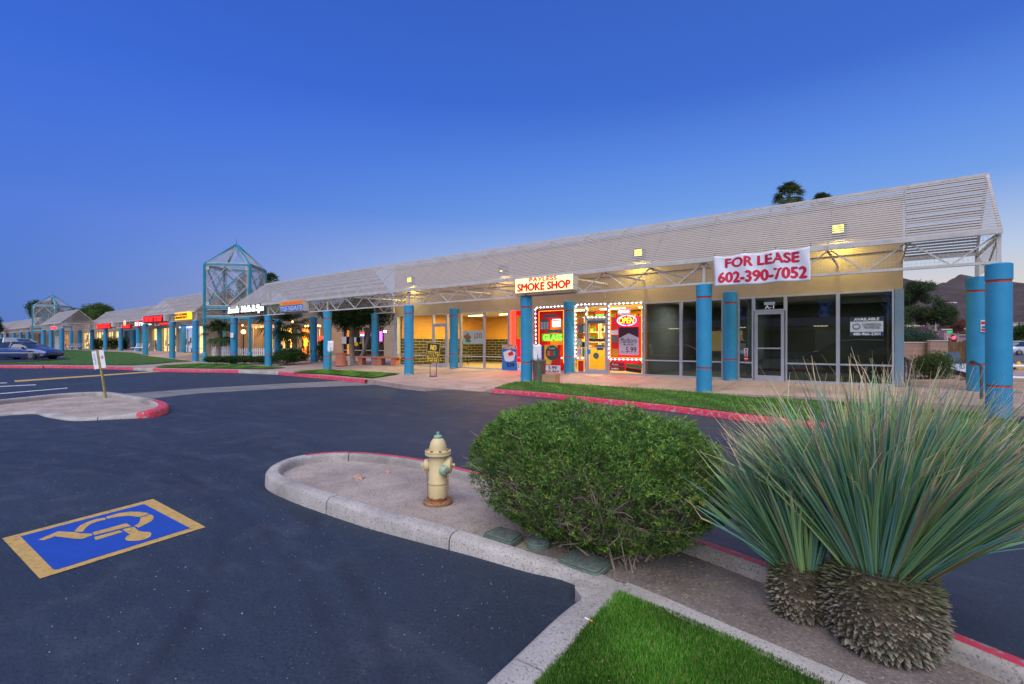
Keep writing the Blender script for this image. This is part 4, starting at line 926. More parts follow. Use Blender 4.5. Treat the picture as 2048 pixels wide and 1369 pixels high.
# j20 window sign
t, c, w_, h_ = plate('window_sign', 'pale sign with a brown coffee cup drawing hung in the tiled shop window', 'sign', 926, 966.5, 661.5, 688, yi, C('pale_board', (.48,.52,.5)))
text('j20', 'lettering', C('print_brown', (.3,.14,.05)), t, (c[0]+w_*.25, yi-.006, c[2]+h_*.05), RX, UZ, w_*.38, h_*.5, bold=.01)
cx, cz = c[0]-w_*.27, c[2]
flat('cup_picture', t, [(cx-w_*.2, cz+h_*.12), (cx-w_*.05, cz+h_*.18), (cx+w_*.02, cz+h_*.42), (cx+w_*.08, cz+h_*.15), (cx+w_*.2, cz+h_*.02), (cx+w_*.1, cz-h_*.25), (cx-w_*.08, cz-h_*.22)], yi-.007, C('print_brown', (.3,.14,.05)))
flat('saucer_picture', t, disc(cx+w_*.04, cz-h_*.3, w_*.14, 20, h_*.1), yi-.009, P_GRN)
# A-1 unit details
t = T('unit_number', 'white unit number A-1 over the empty unit door', 'number', (PX(1538, yo), YW-.0, PZ(1538, 616, YW)))
text('A-1', 'lettering', M_WHITE, t, (PX(1538.5, YW), YW+.022, PZ(1538, 614.5, YW)), RX, UZ, .25, .10, bold=.035)
t, c, w_, h_ = plate('sticker', 'pale blank sticker above the unit number', 'sticker', 1528, 1550, 604.5, 610.5, YW+.024, C('pale_blue', (.35,.43,.5)))
for q, r_, m_, l in ((697,703.5,P_WHT,'top white and red square sticker'), (704.5,707,P_WHT,'thin white sticker'), (708,713,C('print_lightblue',(.4,.5,.7)),'red white and blue sticker'), ):
    t, c, w_, h_ = plate('sticker', l+' beside the empty unit door', 'sticker', 1488, 1496, q, r_, YW+.024, m_, 'stickers beside the empty unit door')
    flat('mark', t, [(c[0]-w_*.3, c[2]-h_*.3), (c[0]+w_*.3, c[2]-h_*.3), (c[0]+w_*.3, c[2]+h_*.3), (c[0]-w_*.3, c[2]+h_*.3)], YW+.018, P_RED)
t = T('sticker', 'red octagonal sticker beside the empty unit door', 'sticker', (PX(1492, YW), YW+.02, PZ(1492, 718, YW)), 'stickers beside the empty unit door')
flat('octagon', t, disc(t.location.x, t.location.z, .075, 8), YW+.022, P_RED); flat('bar', t, [(t.location.x-.05, t.location.z-.012), (t.location.x+.05, t.location.z-.012), (t.location.x+.05, t.location.z+.012), (t.location.x-.05, t.location.z+.012)], YW+.018, P_WHT)
t, c, w_, h_ = plate('window_sign', 'dark blue and white available sign in the rightmost window', 'sign', 1699.5, 1767.5, 634.5, 672.5, YW+.0, C('navy_board', (.02,.05,.10)))
flat('white_panel', t, [(c[0]-w_*.485, c[2]-h_*.28), (c[0]+w_*.485, c[2]-h_*.28), (c[0]+w_*.485, c[2]+h_*.27), (c[0]-w_*.485, c[2]+h_*.27)], YW-.009, C('panel_white', (.55,.6,.62)))
text('AVAILABLE', 'lettering', M_WHITE, t, (c[0], YW-.008, c[2]+h_*.385), RX, UZ, w_*.74, h_*.14, bold=.035)
text('480-966-2301', 'lettering', M_WHITE, t, (c[0], YW-.008, c[2]-h_*.39), RX, UZ, w_*.8, h_*.14, bold=.035)
text('COMMERCIAL\nPROPERTIES', 'lettering', P_GRY, t, (c[0]+w_*.16, YW-.013, c[2]+h_*.02), RX, UZ, w_*.56, h_*.3, bold=.01)
flat('logo', t, disc(c[0]-w_*.3, c[2], w_*.13, 24, h_*.17), YW-.013, C('logo_grey', (.2,.24,.33)))
flat('logo', t, disc(c[0]-w_*.3, c[2], w_*.08, 24, h_*.09), YW-.017, C('panel_white', (.55,.6,.62)))
# furniture in the shops
def rack(x, y, n, label):
    t = T('display_shelf', label, 'shelf', (x, y, zb), 'stocked shelves inside the smoke shop'); g = G()
    for k in range(5): g.box(x-.7, x+.7, y, y+.3, zb+.2+k*.5, zb+.23+k*.5)
    g.box(x-.72, x-.7, y, y+.3, zb, zb+2.5); g.box(x+.7, x+.72, y, y+.3, zb, zb+2.5); g.build('shelf_frame', M_WHITE, t)
    cs = [P_RED, P_YEL, P_GRN, P_BLU, P_WHT, P_ORG, P_BLK]
    g = G()
    for k in range(5):
        xx = x-.66
        while xx < x+.6:
            w_ = random.uniform(.05, .14); h_ = random.uniform(.12, .36); g.box(xx, xx+w_, y+.02, y+.2, zb+.232+k*.5, zb+.232+k*.5+h_, random.randrange(7)); xx += w_+random.uniform(.01, .05)
    g.build('goods', cs, t)
for x, l in ((-12.0, 'stocked shelf at the left inside the smoke shop'), (-10.45, 'stocked shelf left of centre inside the smoke shop'), (-8.9, 'stocked shelf right of centre inside the smoke shop'), (-7.6, 'stocked shelf at the right inside the smoke shop')): rack(x, 21.9, 5, l)
g = G(); g.box(-11.2, -8.4, 19.6, 20.2, zb, zb+.95); one(g, 'shop_counter', mat('counter_yellow', (.7,.42,.05)), 'yellow counter inside the smoke shop seen through the door', 'counter', loc=(-9.8, 19.9, zb))
def cafe_chair(x, y, lab):
    t = T('cafe_chair', lab, 'chair', (x, y, zb), 'dark chairs inside the yellow tiled shop')
    g = G(); g.box(x-.22, x+.22, y-.22, y+.22, zb+.44, zb+.49); g.build('seat', M_BLK, t)
    g = G(); g.tube([(x+.24*math.cos(a), y+.24*math.sin(a), zb+.85) for a in [PI*(.0+k/8) for k in range(9)]], .05, 8); g.tube([(x+.24*math.cos(a), y+.24*math.sin(a), zb+.65) for a in [PI*(k/8) for k in range(9)]], .04, 8); g.build('backrest', M_BLK, t)
    for a in (-1, 1):
        for b in (-1, 1): g = G(); g.tube([(x+a*.18, y+b*.18, zb+.44), (x+a*.22, y+b*.22, zb)], .014); g.build('leg', M_BLK, t)
cafe_chair(-18.4, 18.1, 'dark round backed chair left inside the yellow tiled shop'); cafe_chair(-17.3, 18.4, 'dark round backed chair right inside the yellow tiled shop')
# blinds inside the empty unit
t, c, w_, h_ = plate('window_blind', 'raised pale blind at the top of the rightmost window', 'blind', 1680, 1780, 592, 606, YW+.2, C('blind', (.4,.38,.34)))
# ------------------------------------------------------------------ signs hung on the canopies
def box_sign(name, label, x0, x1, y0, y1, z0, z1, face, side=M_WHT):
    t = T(name, label, 'sign', ((x0+x1)/2, y0, z0)); g = G(); g.box(x0, x1, y0, y1, z0, z1); g.build('cabinet', side, t)
    g = G(); e = .025; g.box(x0+e, x1-e, y0-.008, y0-.001, z0+e, z1-e); g.build('face', face, t); return t
ys = 13.36
X0, X1 = PX(1030, ys), PX(1147, ys)
t = box_sign('shop_sign', 'lit cream smoke shop box sign with red letters over the second front column', X0, X1, ys, ys+.30, 3.20, 3.72, emit('sign_cream', (1,.88,.36), 1.1))
E_SRED = emit('sign_letter_red', (.75,.012,.004), .75, (.4,.01,.005))
xm = (X0+X1)/2
text('PAYLESS', 'lettering', E_SRED, t, (xm, ys-.012, 3.628), RX, UZ, 1.08, .125, bold=.05)
text('SMOKE SHOP', 'lettering', E_SRED, t, (xm, ys-.012, 3.395), RX, UZ, 2.08, .25, bold=.05)
g = G(); g.tube(catmull([(X1-.05, ys+.2, 3.25), (X1+.15, ys+.2, 3.12), (X1+.45, ys+.22, 3.2), (X1+.6, ys+.25, 3.28), (X1+.9, ys+.3, 3.15), (X1+.95, ys+.3, 2.9)], 5), .008, 5)
one(g, 'cable', M_WHT, 'loose pale cable hanging right of the smoke shop box sign', 'cable')
X0, X1 = PX(559.7, ys), PX(606.4, ys)
t = box_sign('shop_sign', 'insurance titles tags plates box sign in yellow and blue', X0, X1, ys, ys+.32, 3.19, 3.77, C('ins_blue', (.03,.14,.5)))
g = G(); g.box(X0+.02, X1-.02, ys-.016, ys-.009, 3.53, 3.75); g.build('yellow_band', C('ins_yellow', (.72,.38,.04)), t)
text('INSURANCE', 'lettering', E_SRED, t, ((X0+X1)/2+.12, ys-.019, 3.635), RX, UZ, 1.95, .14, bold=.035)
text('TITLES-TAGS-PLATES', 'lettering', M_WHITE, t, ((X0+X1)/2, ys-.012, 3.36), RX, UZ, 2.25, .23, bold=.0)
# white neon script
E_SCR = emit('script_white', (1,.97,.85), 1.5); ys = 13.5
X0, X1 = PX(457, ys), PX(526, ys)
t = T('shop_sign', 'white glowing script sign reading nails and spa by the near tower', 'sign', ((X0+X1)/2, ys, 3.4))
g = G(); g.box(X0+.15, X1-.1, ys+.09, ys+.12, 3.3, 3.42); g.build('raceway', M_BLK, t)
text("Lana's  Nails & Spa", 'lettering', E_SCR, t, ((X0+X1)/2, ys, 3.52), RX, UZ, X1-X0, .52, depth=.08, bold=0, shear=.25)
text("Lana's  Nails & Spa", 'letter_return', mat('letter_return', (.03,.06,.06)), t, ((X0+X1)/2+.05, ys+.06, 3.50), RX, UZ, X1-X0+.08, .57, depth=.05, bold=.08, shear=.25)
# far signs : lettering too small to read is built as plain bars
def bars(name, label, px0, px1, py0, py1, y, mt, n, gap=.3, back=None, rows=1, cabinet=True):
    x0, x1 = PX(px0, y), PX(px1, y); xm_ = (px0+px1)/2; z1, z0 = PZ(xm_, py0, y), PZ(xm_, py1, y)
    t = T(name, label, 'sign', ((x0+x1)/2, y, z0)); g = G()
    rr = random.Random(int(px0*10))
    for r_ in range(rows):
        a0, a1 = lerp(z0, z1, (r_+.12)/rows), lerp(z0, z1, (r_+.88)/rows)
        for k in range(n):
            a = lerp(x0, x1, (k+gap/2)/n); b = lerp(x0, x1, (k+1-gap/2)/n); k_ = rr.random()
            g.box(a, lerp(a, b, .35), y-.05, y-.01, a0, a1)
            if k_ < .7: g.box(lerp(a, b, .36), b, y-.05, y-.01, lerp(a0, a1, .8), a1)
            if k_ > .3: g.box(lerp(a, b, .36), b, y-.05, y-.01, a0, lerp(a0, a1, .22))
            if k_ > .5: g.box(lerp(a, b, .7), b, y-.05, y-.01, lerp(a0, a1, .24), lerp(a0, a1, .78))
    g.build('letters', mt, t)
    if cabinet:
        g = G(); g.box(x0-.06, x1+.06, y, y+.25, z0-.04, z1+.04); g.build('cabinet', back or M_BLK, t)
    return t
E_RS = emit('sign_red', (1,.015,.01), 2.2)
bars('shop_sign', 'large red glowing two word sign left of the yellow sign', 287, 307.5, 633, 645, 13.4, E_RS, 5, .12, C('dk_red', (.25,.01,.01)))
bars('shop_sign', 'large red glowing second word beside the yellow sign', 309.5, 326, 631.5, 644, 13.4, E_RS, 3, .12, C('dk_red', (.25,.01,.01)))
g = G(); x = PX(331, 13.5); g.box(x-.35, x+.3, 13.4, 13.65, 3.2, 3.72); one(g, 'sign_cabinet', M_WHT, 'blank grey sign cabinet between the red and yellow signs', 'sign box')
bars('shop_sign', 'yellow lit sign with a black frame left of the near tower', 350, 375.5, 626.5, 638.5, 13.35, C('ylw_letter', (.35,.08,.01)), 9, .35, emit('sign_yellow', (1,.62,.02), 1.1), rows=2)
bars('shop_sign', 'thin red glowing sign under the canopy behind the large red letters', 319, 345, 645.5, 650, 15.7, E_RS, 8, .15, C('dk_red', (.25,.01,.01)))
bars('shop_sign', 'dark red sign with white letters at the far left canopy', 194.5, 220, 648, 657.5, 15.7, E_RS, 9, .15, C('dk_red2', (.4,.01,.01)))
bars('shop_sign', 'small red glowing sign with a round cream emblem above', 244, 260, 650.5, 656.5, 15.7, E_RS, 4, .1, C('dk_red2', (.4,.01,.01)))
bars('shop_sign', 'white letters right of the small red and white square sign', 279, 304, 643.5, 652, 15.7, emit('sign_white', (.9,.95,1), 1.1), 6, .2, C('dk_grey2', (.1,.1,.1)))
bars('shop_sign', 'small red and white square sign on the set back canopy', 270, 277.5, 643.5, 653, 15.7, emit('sign_white', (.9,.95,1), 1.1), 2, .5, emit('sign_rd2', (.8,.02,.03), .5))
t = T('shop_sign', 'round cream and red emblem on the set back canopy', 'sign', (PX(251.5, 15.7), 15.7, 3.9)); c = t.location; z = PZ(251.5, 646.5, 15.7)
flat('emblem', t, disc(c.x, z, .42, 20, .30), 15.6, emit('emb', (1,.6,.35), .7)); flat('emblem_core', t, disc(c.x, z-.03, .2, 20, .15), 15.58, P_WHT)
bars('shop_sign', 'small red glowing sign on the small gabled canopy', 102, 113, 653.5, 659.5, 12.5, E_RS, 3, .15, M_WHT)
g = G(); x = PX(226, 15.7); g.box(x-.35, x+.5, 15.6, 15.9, 3.3, 3.9); one(g, 'sign_cabinet', M_WHT, 'blank grey sign cabinet on the set back canopy right of the dark red sign', 'sign box')
# lease banner (cloth, sagging between ties)
t = T('banner', 'white cloth for lease banner with red letters and phone number', 'banner', (-2.43, 13.42, 3.4))
nx, nz = 48, 18; g = G(); vs = []
bx0, bx1 = PX(1429, 13.45), PX(1621, 13.45)
def bw(u, v):   # u along, v up
    sag = .045*abs(math.sin(u*PI*3.0))*(.3+.7*v)
    y = 13.42-.035*math.sin(u*19+v*2)*(.4+.6*(1-v))-.02*math.sin(u*7-v*3)+.02*math.sin(u*41+v*5)*v*.5
    z0, z1 = 2.99+.012*math.sin(u*11), 3.80-sag*v
    return (lerp(bx0, bx1, u)+.01*math.sin(v*6), y, lerp(z0, z1, v))
for j in range(nz+1):
    for i in range(nx+1): vs.append(bw(i/nx, j/nz))
g.add(vs, [(j*(nx+1)+i, j*(nx+1)+i+1, (j+1)*(nx+1)+i+1, (j+1)*(nx+1)+i) for j in range(nz) for i in range(nx)])
cl = g.build('cloth', mat('banner_cloth', (.66,.66,.72), .65, .05, 3, .1, 30), t, True)
so_ = cl.modifiers.new('s', 'SOLIDIFY'); so_.thickness = .004; so_.offset = 1
def drape(o, t):
    me = o.data; L = t.location
    for v in me.vertices:
        X, Y, Z = v.co.x+L.x, v.co.y+L.y, v.co.z+L.z; u = clamp((X-bx0)/(bx1-bx0), 0, 1); vv = clamp((Z-2.99)/.81, 0, 1)
        p = bw(u, vv); v.co.y = p[1]-.009+(Y-13.42)-L.y; v.co.z = p[2]-L.z
M_BRED = mat('banner_red', (.52,.01,.05), .6, .08, 6)
for s_, cz, w__, h__ in (('FOR LEASE', 3.60, 1.66, .25), ('602-390-7052', 3.21, 1.98, .27)):
    o = text(s_, 'lettering', M_BRED, t, ((bx0+bx1)/2+.02, 13.42, cz), RX, UZ, w__, h__, depth=.003, bold=.045)
    m_ = bpy.data.meshes.new('x'); drape(o, t)
g = G()
for u in (0, .33, .66, 1):
    p = bw(u, 1); g.tube([p, (p[0], 13.55, 3.9)], .006, 5)
g.build('tie', M_BLK, t)
# ------------------------------------------------------------------ blue frame towers
def tower(name, label, FL, base, s=2.95):
    """FL: front left corner, square turned 45 degrees"""
    fx, fy = FL; u = Vector((.707, .707, 0))*s; v = Vector((-.707, .707, 0))*s
    c = [Vector((fx, fy, 0)), Vector((fx, fy, 0))+u, Vector((fx, fy, 0))+u+v, Vector((fx, fy, 0))+v]
    ctr = (c[0]+c[2])/2; t = T(name, label, 'tower', (ctr.x, ctr.y, base)); z1, zt = 7.0, 8.68; Z = lambda p, z: (p.x, p.y, z)
    for p in c:
        g = G(); g.lathe([(.17, base-.1), (.17, base+.62), (.11, base+.72)], (p.x, p.y, 0), 20); g.build('pedestal', M_TWR, t, 40)
        g = G(); g.bar(Z(p, base+.6), Z(p, z1), .15); g.build('post', M_TWR, t)
    for z in (z1, 3.98, 3.28):
        g = G()
        for i in range(4): a, b = c[i], c[(i+1) % 4]; g.bar(Z(a, z), Z(b, z), .13)
        g.build('ring_beam', M_TWR, t)
    for p in c:
        g = G(); g.bar(Z(p, z1), (ctr.x, ctr.y, zt), .12); g.build('hip_rafter', M_TWR, t)
    g = G(); g.tube([(ctr.x, ctr.y, zt-.05), (ctr.x, ctr.y, zt+.55)], [.03, .01], 6); g.build('finial', M_TWR, t)
    for i in range(4):
        a, b = c[i], c[(i+1) % 4]; d = (b-a).normalized(); inn = (ctr-(a+b)/2).normalized()*.0; A = a+d*.16; B = b-d*.16
        g = G()
        for p, q in ((Z(A, 4.1), Z(A, z1-.1)), (Z(B, 4.1), Z(B, z1-.1)), (Z(A, 4.1), Z(B, 4.1)), (Z(A, z1-.12), Z(B, z1-.12)), (Z(A, 3.4), Z(B, 3.4)), (Z(A, 3.86), Z(B, 3.86))): g.bar(p, q, .05)
        m_ = (A+B)/2; zm = 5.5
        if i % 2 == 0 or True:
            for p, q in ((Z(m_, z1-.15), Z(A, zm)), (Z(A, zm), Z(m_, 4.12)), (Z(m_, 4.12), Z(B, zm)), (Z(B, zm), Z(m_, z1-.15))): g.bar(p, q, .04)
        for p in (A, B):
            for z in (4.25, z1-.28): g.bar(Z(p, z-.12), Z(p, z+.12), .26, .03, up=tuple(d.cross(Vector(UZ))))
        g.build('white_frame', M_WHT, t)
        g = G(); off = d.cross(Vector(UZ))*(-.06)
        g.bar(Z(A+off, 4.15), Z(B+off, z1-.2), .07); g.bar(Z(B+off*1.6, 4.15), Z(A+off*1.6, z1-.2), .07); g.build('cross_brace', M_TWR, t)
        g = G(); n = 36
        for k in range(1, n):
            p = A+(B-A)*(k/n); g.bar(Z(p+off*.6, 4.1), Z(p+off*.6, z1-.1), .006)
        for k in range(1, n): z = lerp(4.1, z1-.1, k/n); g.bar(Z(A+off*.6, z), Z(B+off*.6, z), .006)
        # roof mesh of this face
        for k in range(1, n):
            f = k/n; p = A+(B-A)*f; f2 = min(f, 1-f)*2; q = Vector(Z(p, z1+.05)).lerp(Vector((ctr.x, ctr.y, zt)), f2); g.bar(Z(p, z1+.05), q, .006)
        g.build('wire_screen', M_WHT, t)
        g = G(); g.bar(Z(A, z1+.08), (ctr.x, ctr.y, zt-.12), .05); g.bar(Z(B, z1+.08), (ctr.x, ctr.y, zt-.12), .05); g.bar(Z(A, z1+.09), Z(B, z1+.09), .05); g.build('roof_frame', M_WHT, t)
    return t
tower('frame_tower', 'near blue steel frame tower with pyramid top beside the white script sign', W(-21.3, 33.6), .17)
tower('frame_tower', 'far blue steel frame tower with pyramid top behind the parked cars', W(-69.9, 70.7), .55, 3.05)
# ------------------------------------------------------------------ other buildings
M_GLF = glass('far_shop_glass', (.95, .97, .96), 1.06); E_WARM = emit('glow_warm', (1,.70,.22), 1.25); E_WARM2 = emit('glow_orange', (1,.42,.05), .6); E_COOL = emit('glow_cool', (.7,.75,.9), .35)  # back walls in these glow by themselves in place of room lamps
def shop_block(name, label, x0, x1, y, zt, wins, zb_=.35, depth=9, mt=M_STUD):
    t = T(name, label, 'building', ((x0+x1)/2, y, zb_)); g = G(); zh = zb_+2.5
    ws = sorted(wins); cur = x0
    g.box(x0, x1, y, y+.25, zh, zt)
    for a, b, m_ in ws:
        if a > cur+.01: g.box(cur, a, y, y+.25, zb_-.3, zh-.001)
        cur = b
    if cur < x1: g.box(cur, x1, y, y+.25, zb_-.3, zh-.001)
    g.box(x0, x0+.25, y+.251, y+depth, zb_-.3, zt); g.box(x1-.25, x1, y+.251, y+depth, zb_-.3, zt); g.box(x0+.251, x1-.251, y+depth-.25, y+depth, zb_-.3, zt)
    g.build('wall', mt, t)
    g = G(); g.box(x0+.2, x1-.2, y+.2, y+depth-.2, zt-.3, zt-.2); g.build('roof', mt, t)
    for a, b, m_ in ws:
        n = max(1, int(round((b-a)/1.5)))
        for k in range(n):
            u, v = lerp(a, b, k/n), lerp(a, b, (k+1)/n)-.002; window(t, u, v, zb_, zh, y+.1, M_GLD if m_ == 'd' else M_GLF, zb_+.55)
        g = G(); yb_ = y+.35+.06*ws.index((a, b, m_)); g.box(a-2.2, b+.02, yb_, yb_+.03, zb_-.1, zh+.1)
        rr = random.Random(int(a*7))
        g.build('room_wall', {'d': M_DARK, 'w': E_WARM, 'o': E_WARM2, 'c': E_COOL}[m_], t)
        if m_ != 'd':
            g = G()
            for k in range(int((b-a)*2.5)):
                xx = rr.uniform(a, b-.3); w_ = rr.uniform(.1, .5); z_ = rr.uniform(zb_, zb_+1.6); g.box(xx, xx+w_, yb_-.12, yb_-.06, z_, z_+rr.uniform(.2, .8))
            g.build('furnishing', mat('furnishing', (.2,.12,.07), .7, .5, 2), t)
    return t
pxc = lambda p, y=25.: PX(p, y)
shop_block('courtyard_building', 'tan courtyard shops set back between the near canopy columns and the tower', -64, -20.9, 25, 4.9,
    [(pxc(684), pxc(768), 'd')])
XS = -40.3
def YX(px, x=XS): a = (px-CX)/F; return -x*(CC+a*SS)/(SS-a*CC)*1.0
def DYX(px, x=XS): return -SS*x+CC*YX(px, x)
def ZX(px, py, x=XS): return H+(HY-py)/F*DYX(px, x)
sb_ = T('strip_building', 'orange and yellow lit shopfronts along the left side of the courtyard', 'building', (XS, 20, .35))
g = G(); g.box(XS-.25, XS, 16.92, 24.9, 2.85, 5.0)
wy = [(468, 476, 'd'), (480, 533, 'o'), (537, 549, 'd'), (553, 590, 'w'), (604, 620, 'w'), (624, 636, 'o'), (638, 649, 'w')]; cur = 16.92
for a, b, m_ in wy:
    ya, yb__ = YX(a), YX(b)
    if ya > cur: g.box(XS-.25, XS, cur, ya, .1, 2.849)
    cur = yb__
g.box(XS-.25, XS, cur, 24.9, .1, 2.849); g.build('wall', M_STUD, sb_)
g = G(); g.box(XS-4.5, XS-.26, 17.0, 24.9, 4.6, 4.75); g.build('roof', M_STUD, sb_)
for a, b, m_ in wy:
    ya, yb__ = YX(a), YX(b); n = max(1, int(round((yb__-ya)/1.3)))
    g = G()
    for k in range(n+1): y = lerp(ya, yb__, k/n); g.box(XS-.1, XS-.02, y-.025, y+.025, .35, 2.85)
    g.box(XS-.1, XS-.021, ya, yb__, .3, .36); g.box(XS-.1, XS-.021, ya, yb__, 2.79, 2.848); fr = g.build('window', M_FRM, sb_)
    g = G(); g.box(XS-.07, XS-.06, ya+.03, yb__-.03, .37, 2.78); g.build('pane', M_GL2, fr)
    g = G(); g.box(XS-1.3, XS-1.25, ya-.6, yb__+.6, .3, 2.9); g.build('room_wall', {'d': M_DARK, 'w': E_WARM, 'o': E_WARM2}[m_], sb_)
    if m_ != 'd':
        g = G(); rr = random.Random(a)
        for k in range(5): y = rr.uniform(ya, yb__-.2); z_ = rr.uniform(.35, 1.5); g.box(XS-1.0, XS-.8, y, y+rr.uniform(.1, .4), z_, z_+rr.uniform(.3, .9))
        g.build('furnishing', mat('furnishing', (.2,.12,.07), .7, .5, 2), sb_)
yb2 = 16.9; q = lambda p: PX(p, yb2)
shop_block('strip_building', 'tan shops with yellow and blue lit windows behind the canopy left of the near tower', -62, -40.6, yb2, 5.0,
    [(q(391), q(407), 'w'), (q(357), q(388), 'c'), (q(322), q(352), 'w'), (q(303), q(315), 'w')], .5, depth=3.2)
yb3 = 19.2; q = lambda p: PX(p, yb3)
shop_block('strip_building', 'shops with a tall dark doorway and a yellow courtyard wall behind the lawn mound', -112, -62.2, yb3, 4.9,
    [(q(248), q(259), 'd'), (q(260), q(272), 'c'), (q(228), q(238), 'w'), (q(214), q(226), 'w'), (q(190), q(206), 'w'), (q(165), q(180), 'w'), (q(126), q(140), 'o')], .6)
shop_block('strip_building', 'farthest shops at the left edge behind the parked cars', -160, -112.5, 17.2, 5.0, [(-118, -116, 'd'), (-126, -123, 'd'), (-134, -131, 'd')], .6)
g = G(); a = PX(357.5, 13.9); 
yb2 = 16.9
for a, b, l in ((359.5, 371, 'left blue neon strip above the shop window'), (374, 386, 'right blue neon strip above the shop window')):
    xa, xb = PX(a, yb2-.2), PX(b, yb2-.2); g = G(); g.tube([(xa, yb2-.2, PZ(a, 655.5, yb2-.2)), (xb, yb2-.2, PZ(b, 654, yb2-.2))], .07, 6); one(g, 'neon_tube', E_BLU, l, 'neon tube')
# lit windows' spill
area('shop_spill', (-48, 15.6, 3.0), 3, 60, (1, .75, .35)); area('shop_spill', (-39.4, 19.5, 2.7), 2.5, 110, (1, .5, .15), (0, R(20), 0))
area('walk_spill', (-29, 17.5, 3.4), 1.2, 45, (1, .75, .25))
# small glowing signs in courtyard
def lit(name, label, px0, px1, py0, py1, y, mt, th=.04):
    x0, x1, z0, z1 = rect(px0, px1, py0, py1, y); g = G(); g.box(x0, x1, y-th, y, z0, z1); return one(g, name, mt, label, 'sign', loc=((x0+x1)/2, y, z0))
lit('lit_sign', 'tall yellow lit vertical sign in the courtyard', 608.5, 614.5, 677, 692.5, 22.6, emit('lit_yel', (1,.6,.02), 3))
t = lit('neon_sign', 'red neon figure glowing in the courtyard window left of the notice post', 639, 646, 673, 684, 23.9, E_RED)
lit('neon_sign', 'purple neon sign in the recess left of the yellow tiled shop', 760, 764.5, 663, 683, 22.5, E_PUR)
lit('lit_sign', 'small white unit plate in the recess left of the yellow tiled shop', 768, 773, 661.5, 665.5, 22.5, E_WHT)
lit('neon_sign', 'red half of the tiny neon badge in the dark courtyard window', 721.5, 728.5, 665, 668.5, 24.8, E_RED)
lit('neon_sign', 'blue half of the tiny neon badge in the dark courtyard window', 721.5, 728.5, 669, 672.5, 24.8, E_BLU)
lit('window_lettering', 'pale blocks of writing on the left dark courtyard window', 684, 693, 674, 688, 24.95, C('pale_blue2', (.3,.38,.45)))
lit('window_lettering', 'pale blocks of writing on the middle dark courtyard window', 704, 713, 675, 685, 24.95, C('pale_blue2', (.3,.38,.45)))
lit('poster', 'orange and red poster in the yellow courtyard window', 565, 572, 665, 678, 20.7, P_ORG)
for px, py in ((463,655),(485,651),(512,655.5),(522,654),(585,644),(611,653),(616,652.5),(636,652),(640,652.5)):
    y = 16.9; x = PX(px, y); g = G(); g.lathe([(.005, -.07), (.055, -.03), (.055, .03), (.02, .07)], (x, y, PZ(px, py, y)), 8); one(g, 'string_bulb', emit('bulb_warm', (1,.45,.12), 6), 'warm bulb of the courtyard string lights', 'bulb', 'warm bulbs strung over the courtyard', loc=(x, y, PZ(px, py, y)))
g = G(); g.tube(catmull([(PX(p, 16.9), 16.9, PZ(p, q_, 16.9)+.07) for p, q_ in ((440,648),(463,654),(485,650),(512,654.5),(522,653),(585,643),(611,652),(640,651.5))], 4), .008, 4); one(g, 'light_cable', M_BLK, 'thin cable carrying the courtyard string lights', 'cable')
t = T('lamp_post', 'lamp post with a warm glowing globe in the courtyard', 'lamp', (PX(487, 17), 17, .35)); x = t.location.x; zl = PZ(487, 664, 17)
g = G(); g.tube([(x, 17, .3), (x, 17, zl-.1)], .04); g.build('pole', M_BLK, t)
g = G(); g.lathe([(.16*math.sin(a), -.16*math.cos(a)) for a in [.05+PI*k/10*.98 for k in range(11)]], (x, 17, zl), 16); g.build('globe', emit('globe', (1,.62,.2), 5), t, True)
l = bpy.data.lights.new('globe_light', 'POINT'); l.energy = 30; l.color = (1, .6, .2); l.shadow_soft_size = .2; o = bpy.data.objects.new('globe_light', l); COL.objects.link(o); o.location = (x, 16.7, zl)
for k, (x_, y_, l_) in enumerate(((-35.0, 10.5+6.3, ''),)): pass
# picket fences
def fence(name, label, A, B, z0, hgt=.75):
    A = Vector((A[0], A[1], 0)); B = Vector((B[0], B[1], 0)); L = (B-A).length; d = (B-A).normalized(); nx = Vector((-d.y, d.x, 0)); t = T(name, label, 'fence', (A.x, A.y, z0), 'white picket fences in the courtyard'); g = G()
    n = int(L/.16)
    for k in range(n):
        p = A+d*(k*.16+random.uniform(-.01, .01)); h_ = hgt+random.uniform(-.03, .03); a, b = p-d*.045, p+d*.045; y = nx*.012
        vs = [a-y, b-y, b+y, a+y]; vs = [(v.x, v.y, z0) for v in vs]+[(v.x, v.y, z0+h_-.06) for v in vs]+[(p.x-y.x, p.y-y.y, z0+h_), (p.x+y.x, p.y+y.y, z0+h_)]
        g.add(vs, [(0,1,5,4),(1,2,6,5),(2,3,7,6),(3,0,4,7),(4,5,8),(6,7,9),(5,6,9,8),(7,4,8,9)])
    g.build('pickets', M_WHITE, t); g = G()
    for z in (.22, .52): q = nx*.03; g.bar((A.x+q.x, A.y+q.y, z0+z), (B.x+q.x, B.y+q.y, z0+z), .03, .07)
    g.build('rail', M_WHITE, t)
yf_ = 18.4
fence('picket_fence', 'leaning white picket fence at the left side of the courtyard', (PX(425, 15.0), 15.0), (PX(463, 15.6), 15.6), .42, .85)
fence('picket_fence', 'long white picket fence across the courtyard behind the dark hedge', (PX(477, 16.2), 16.2), (PX(600, 18.8), 18.8), .42, .75)
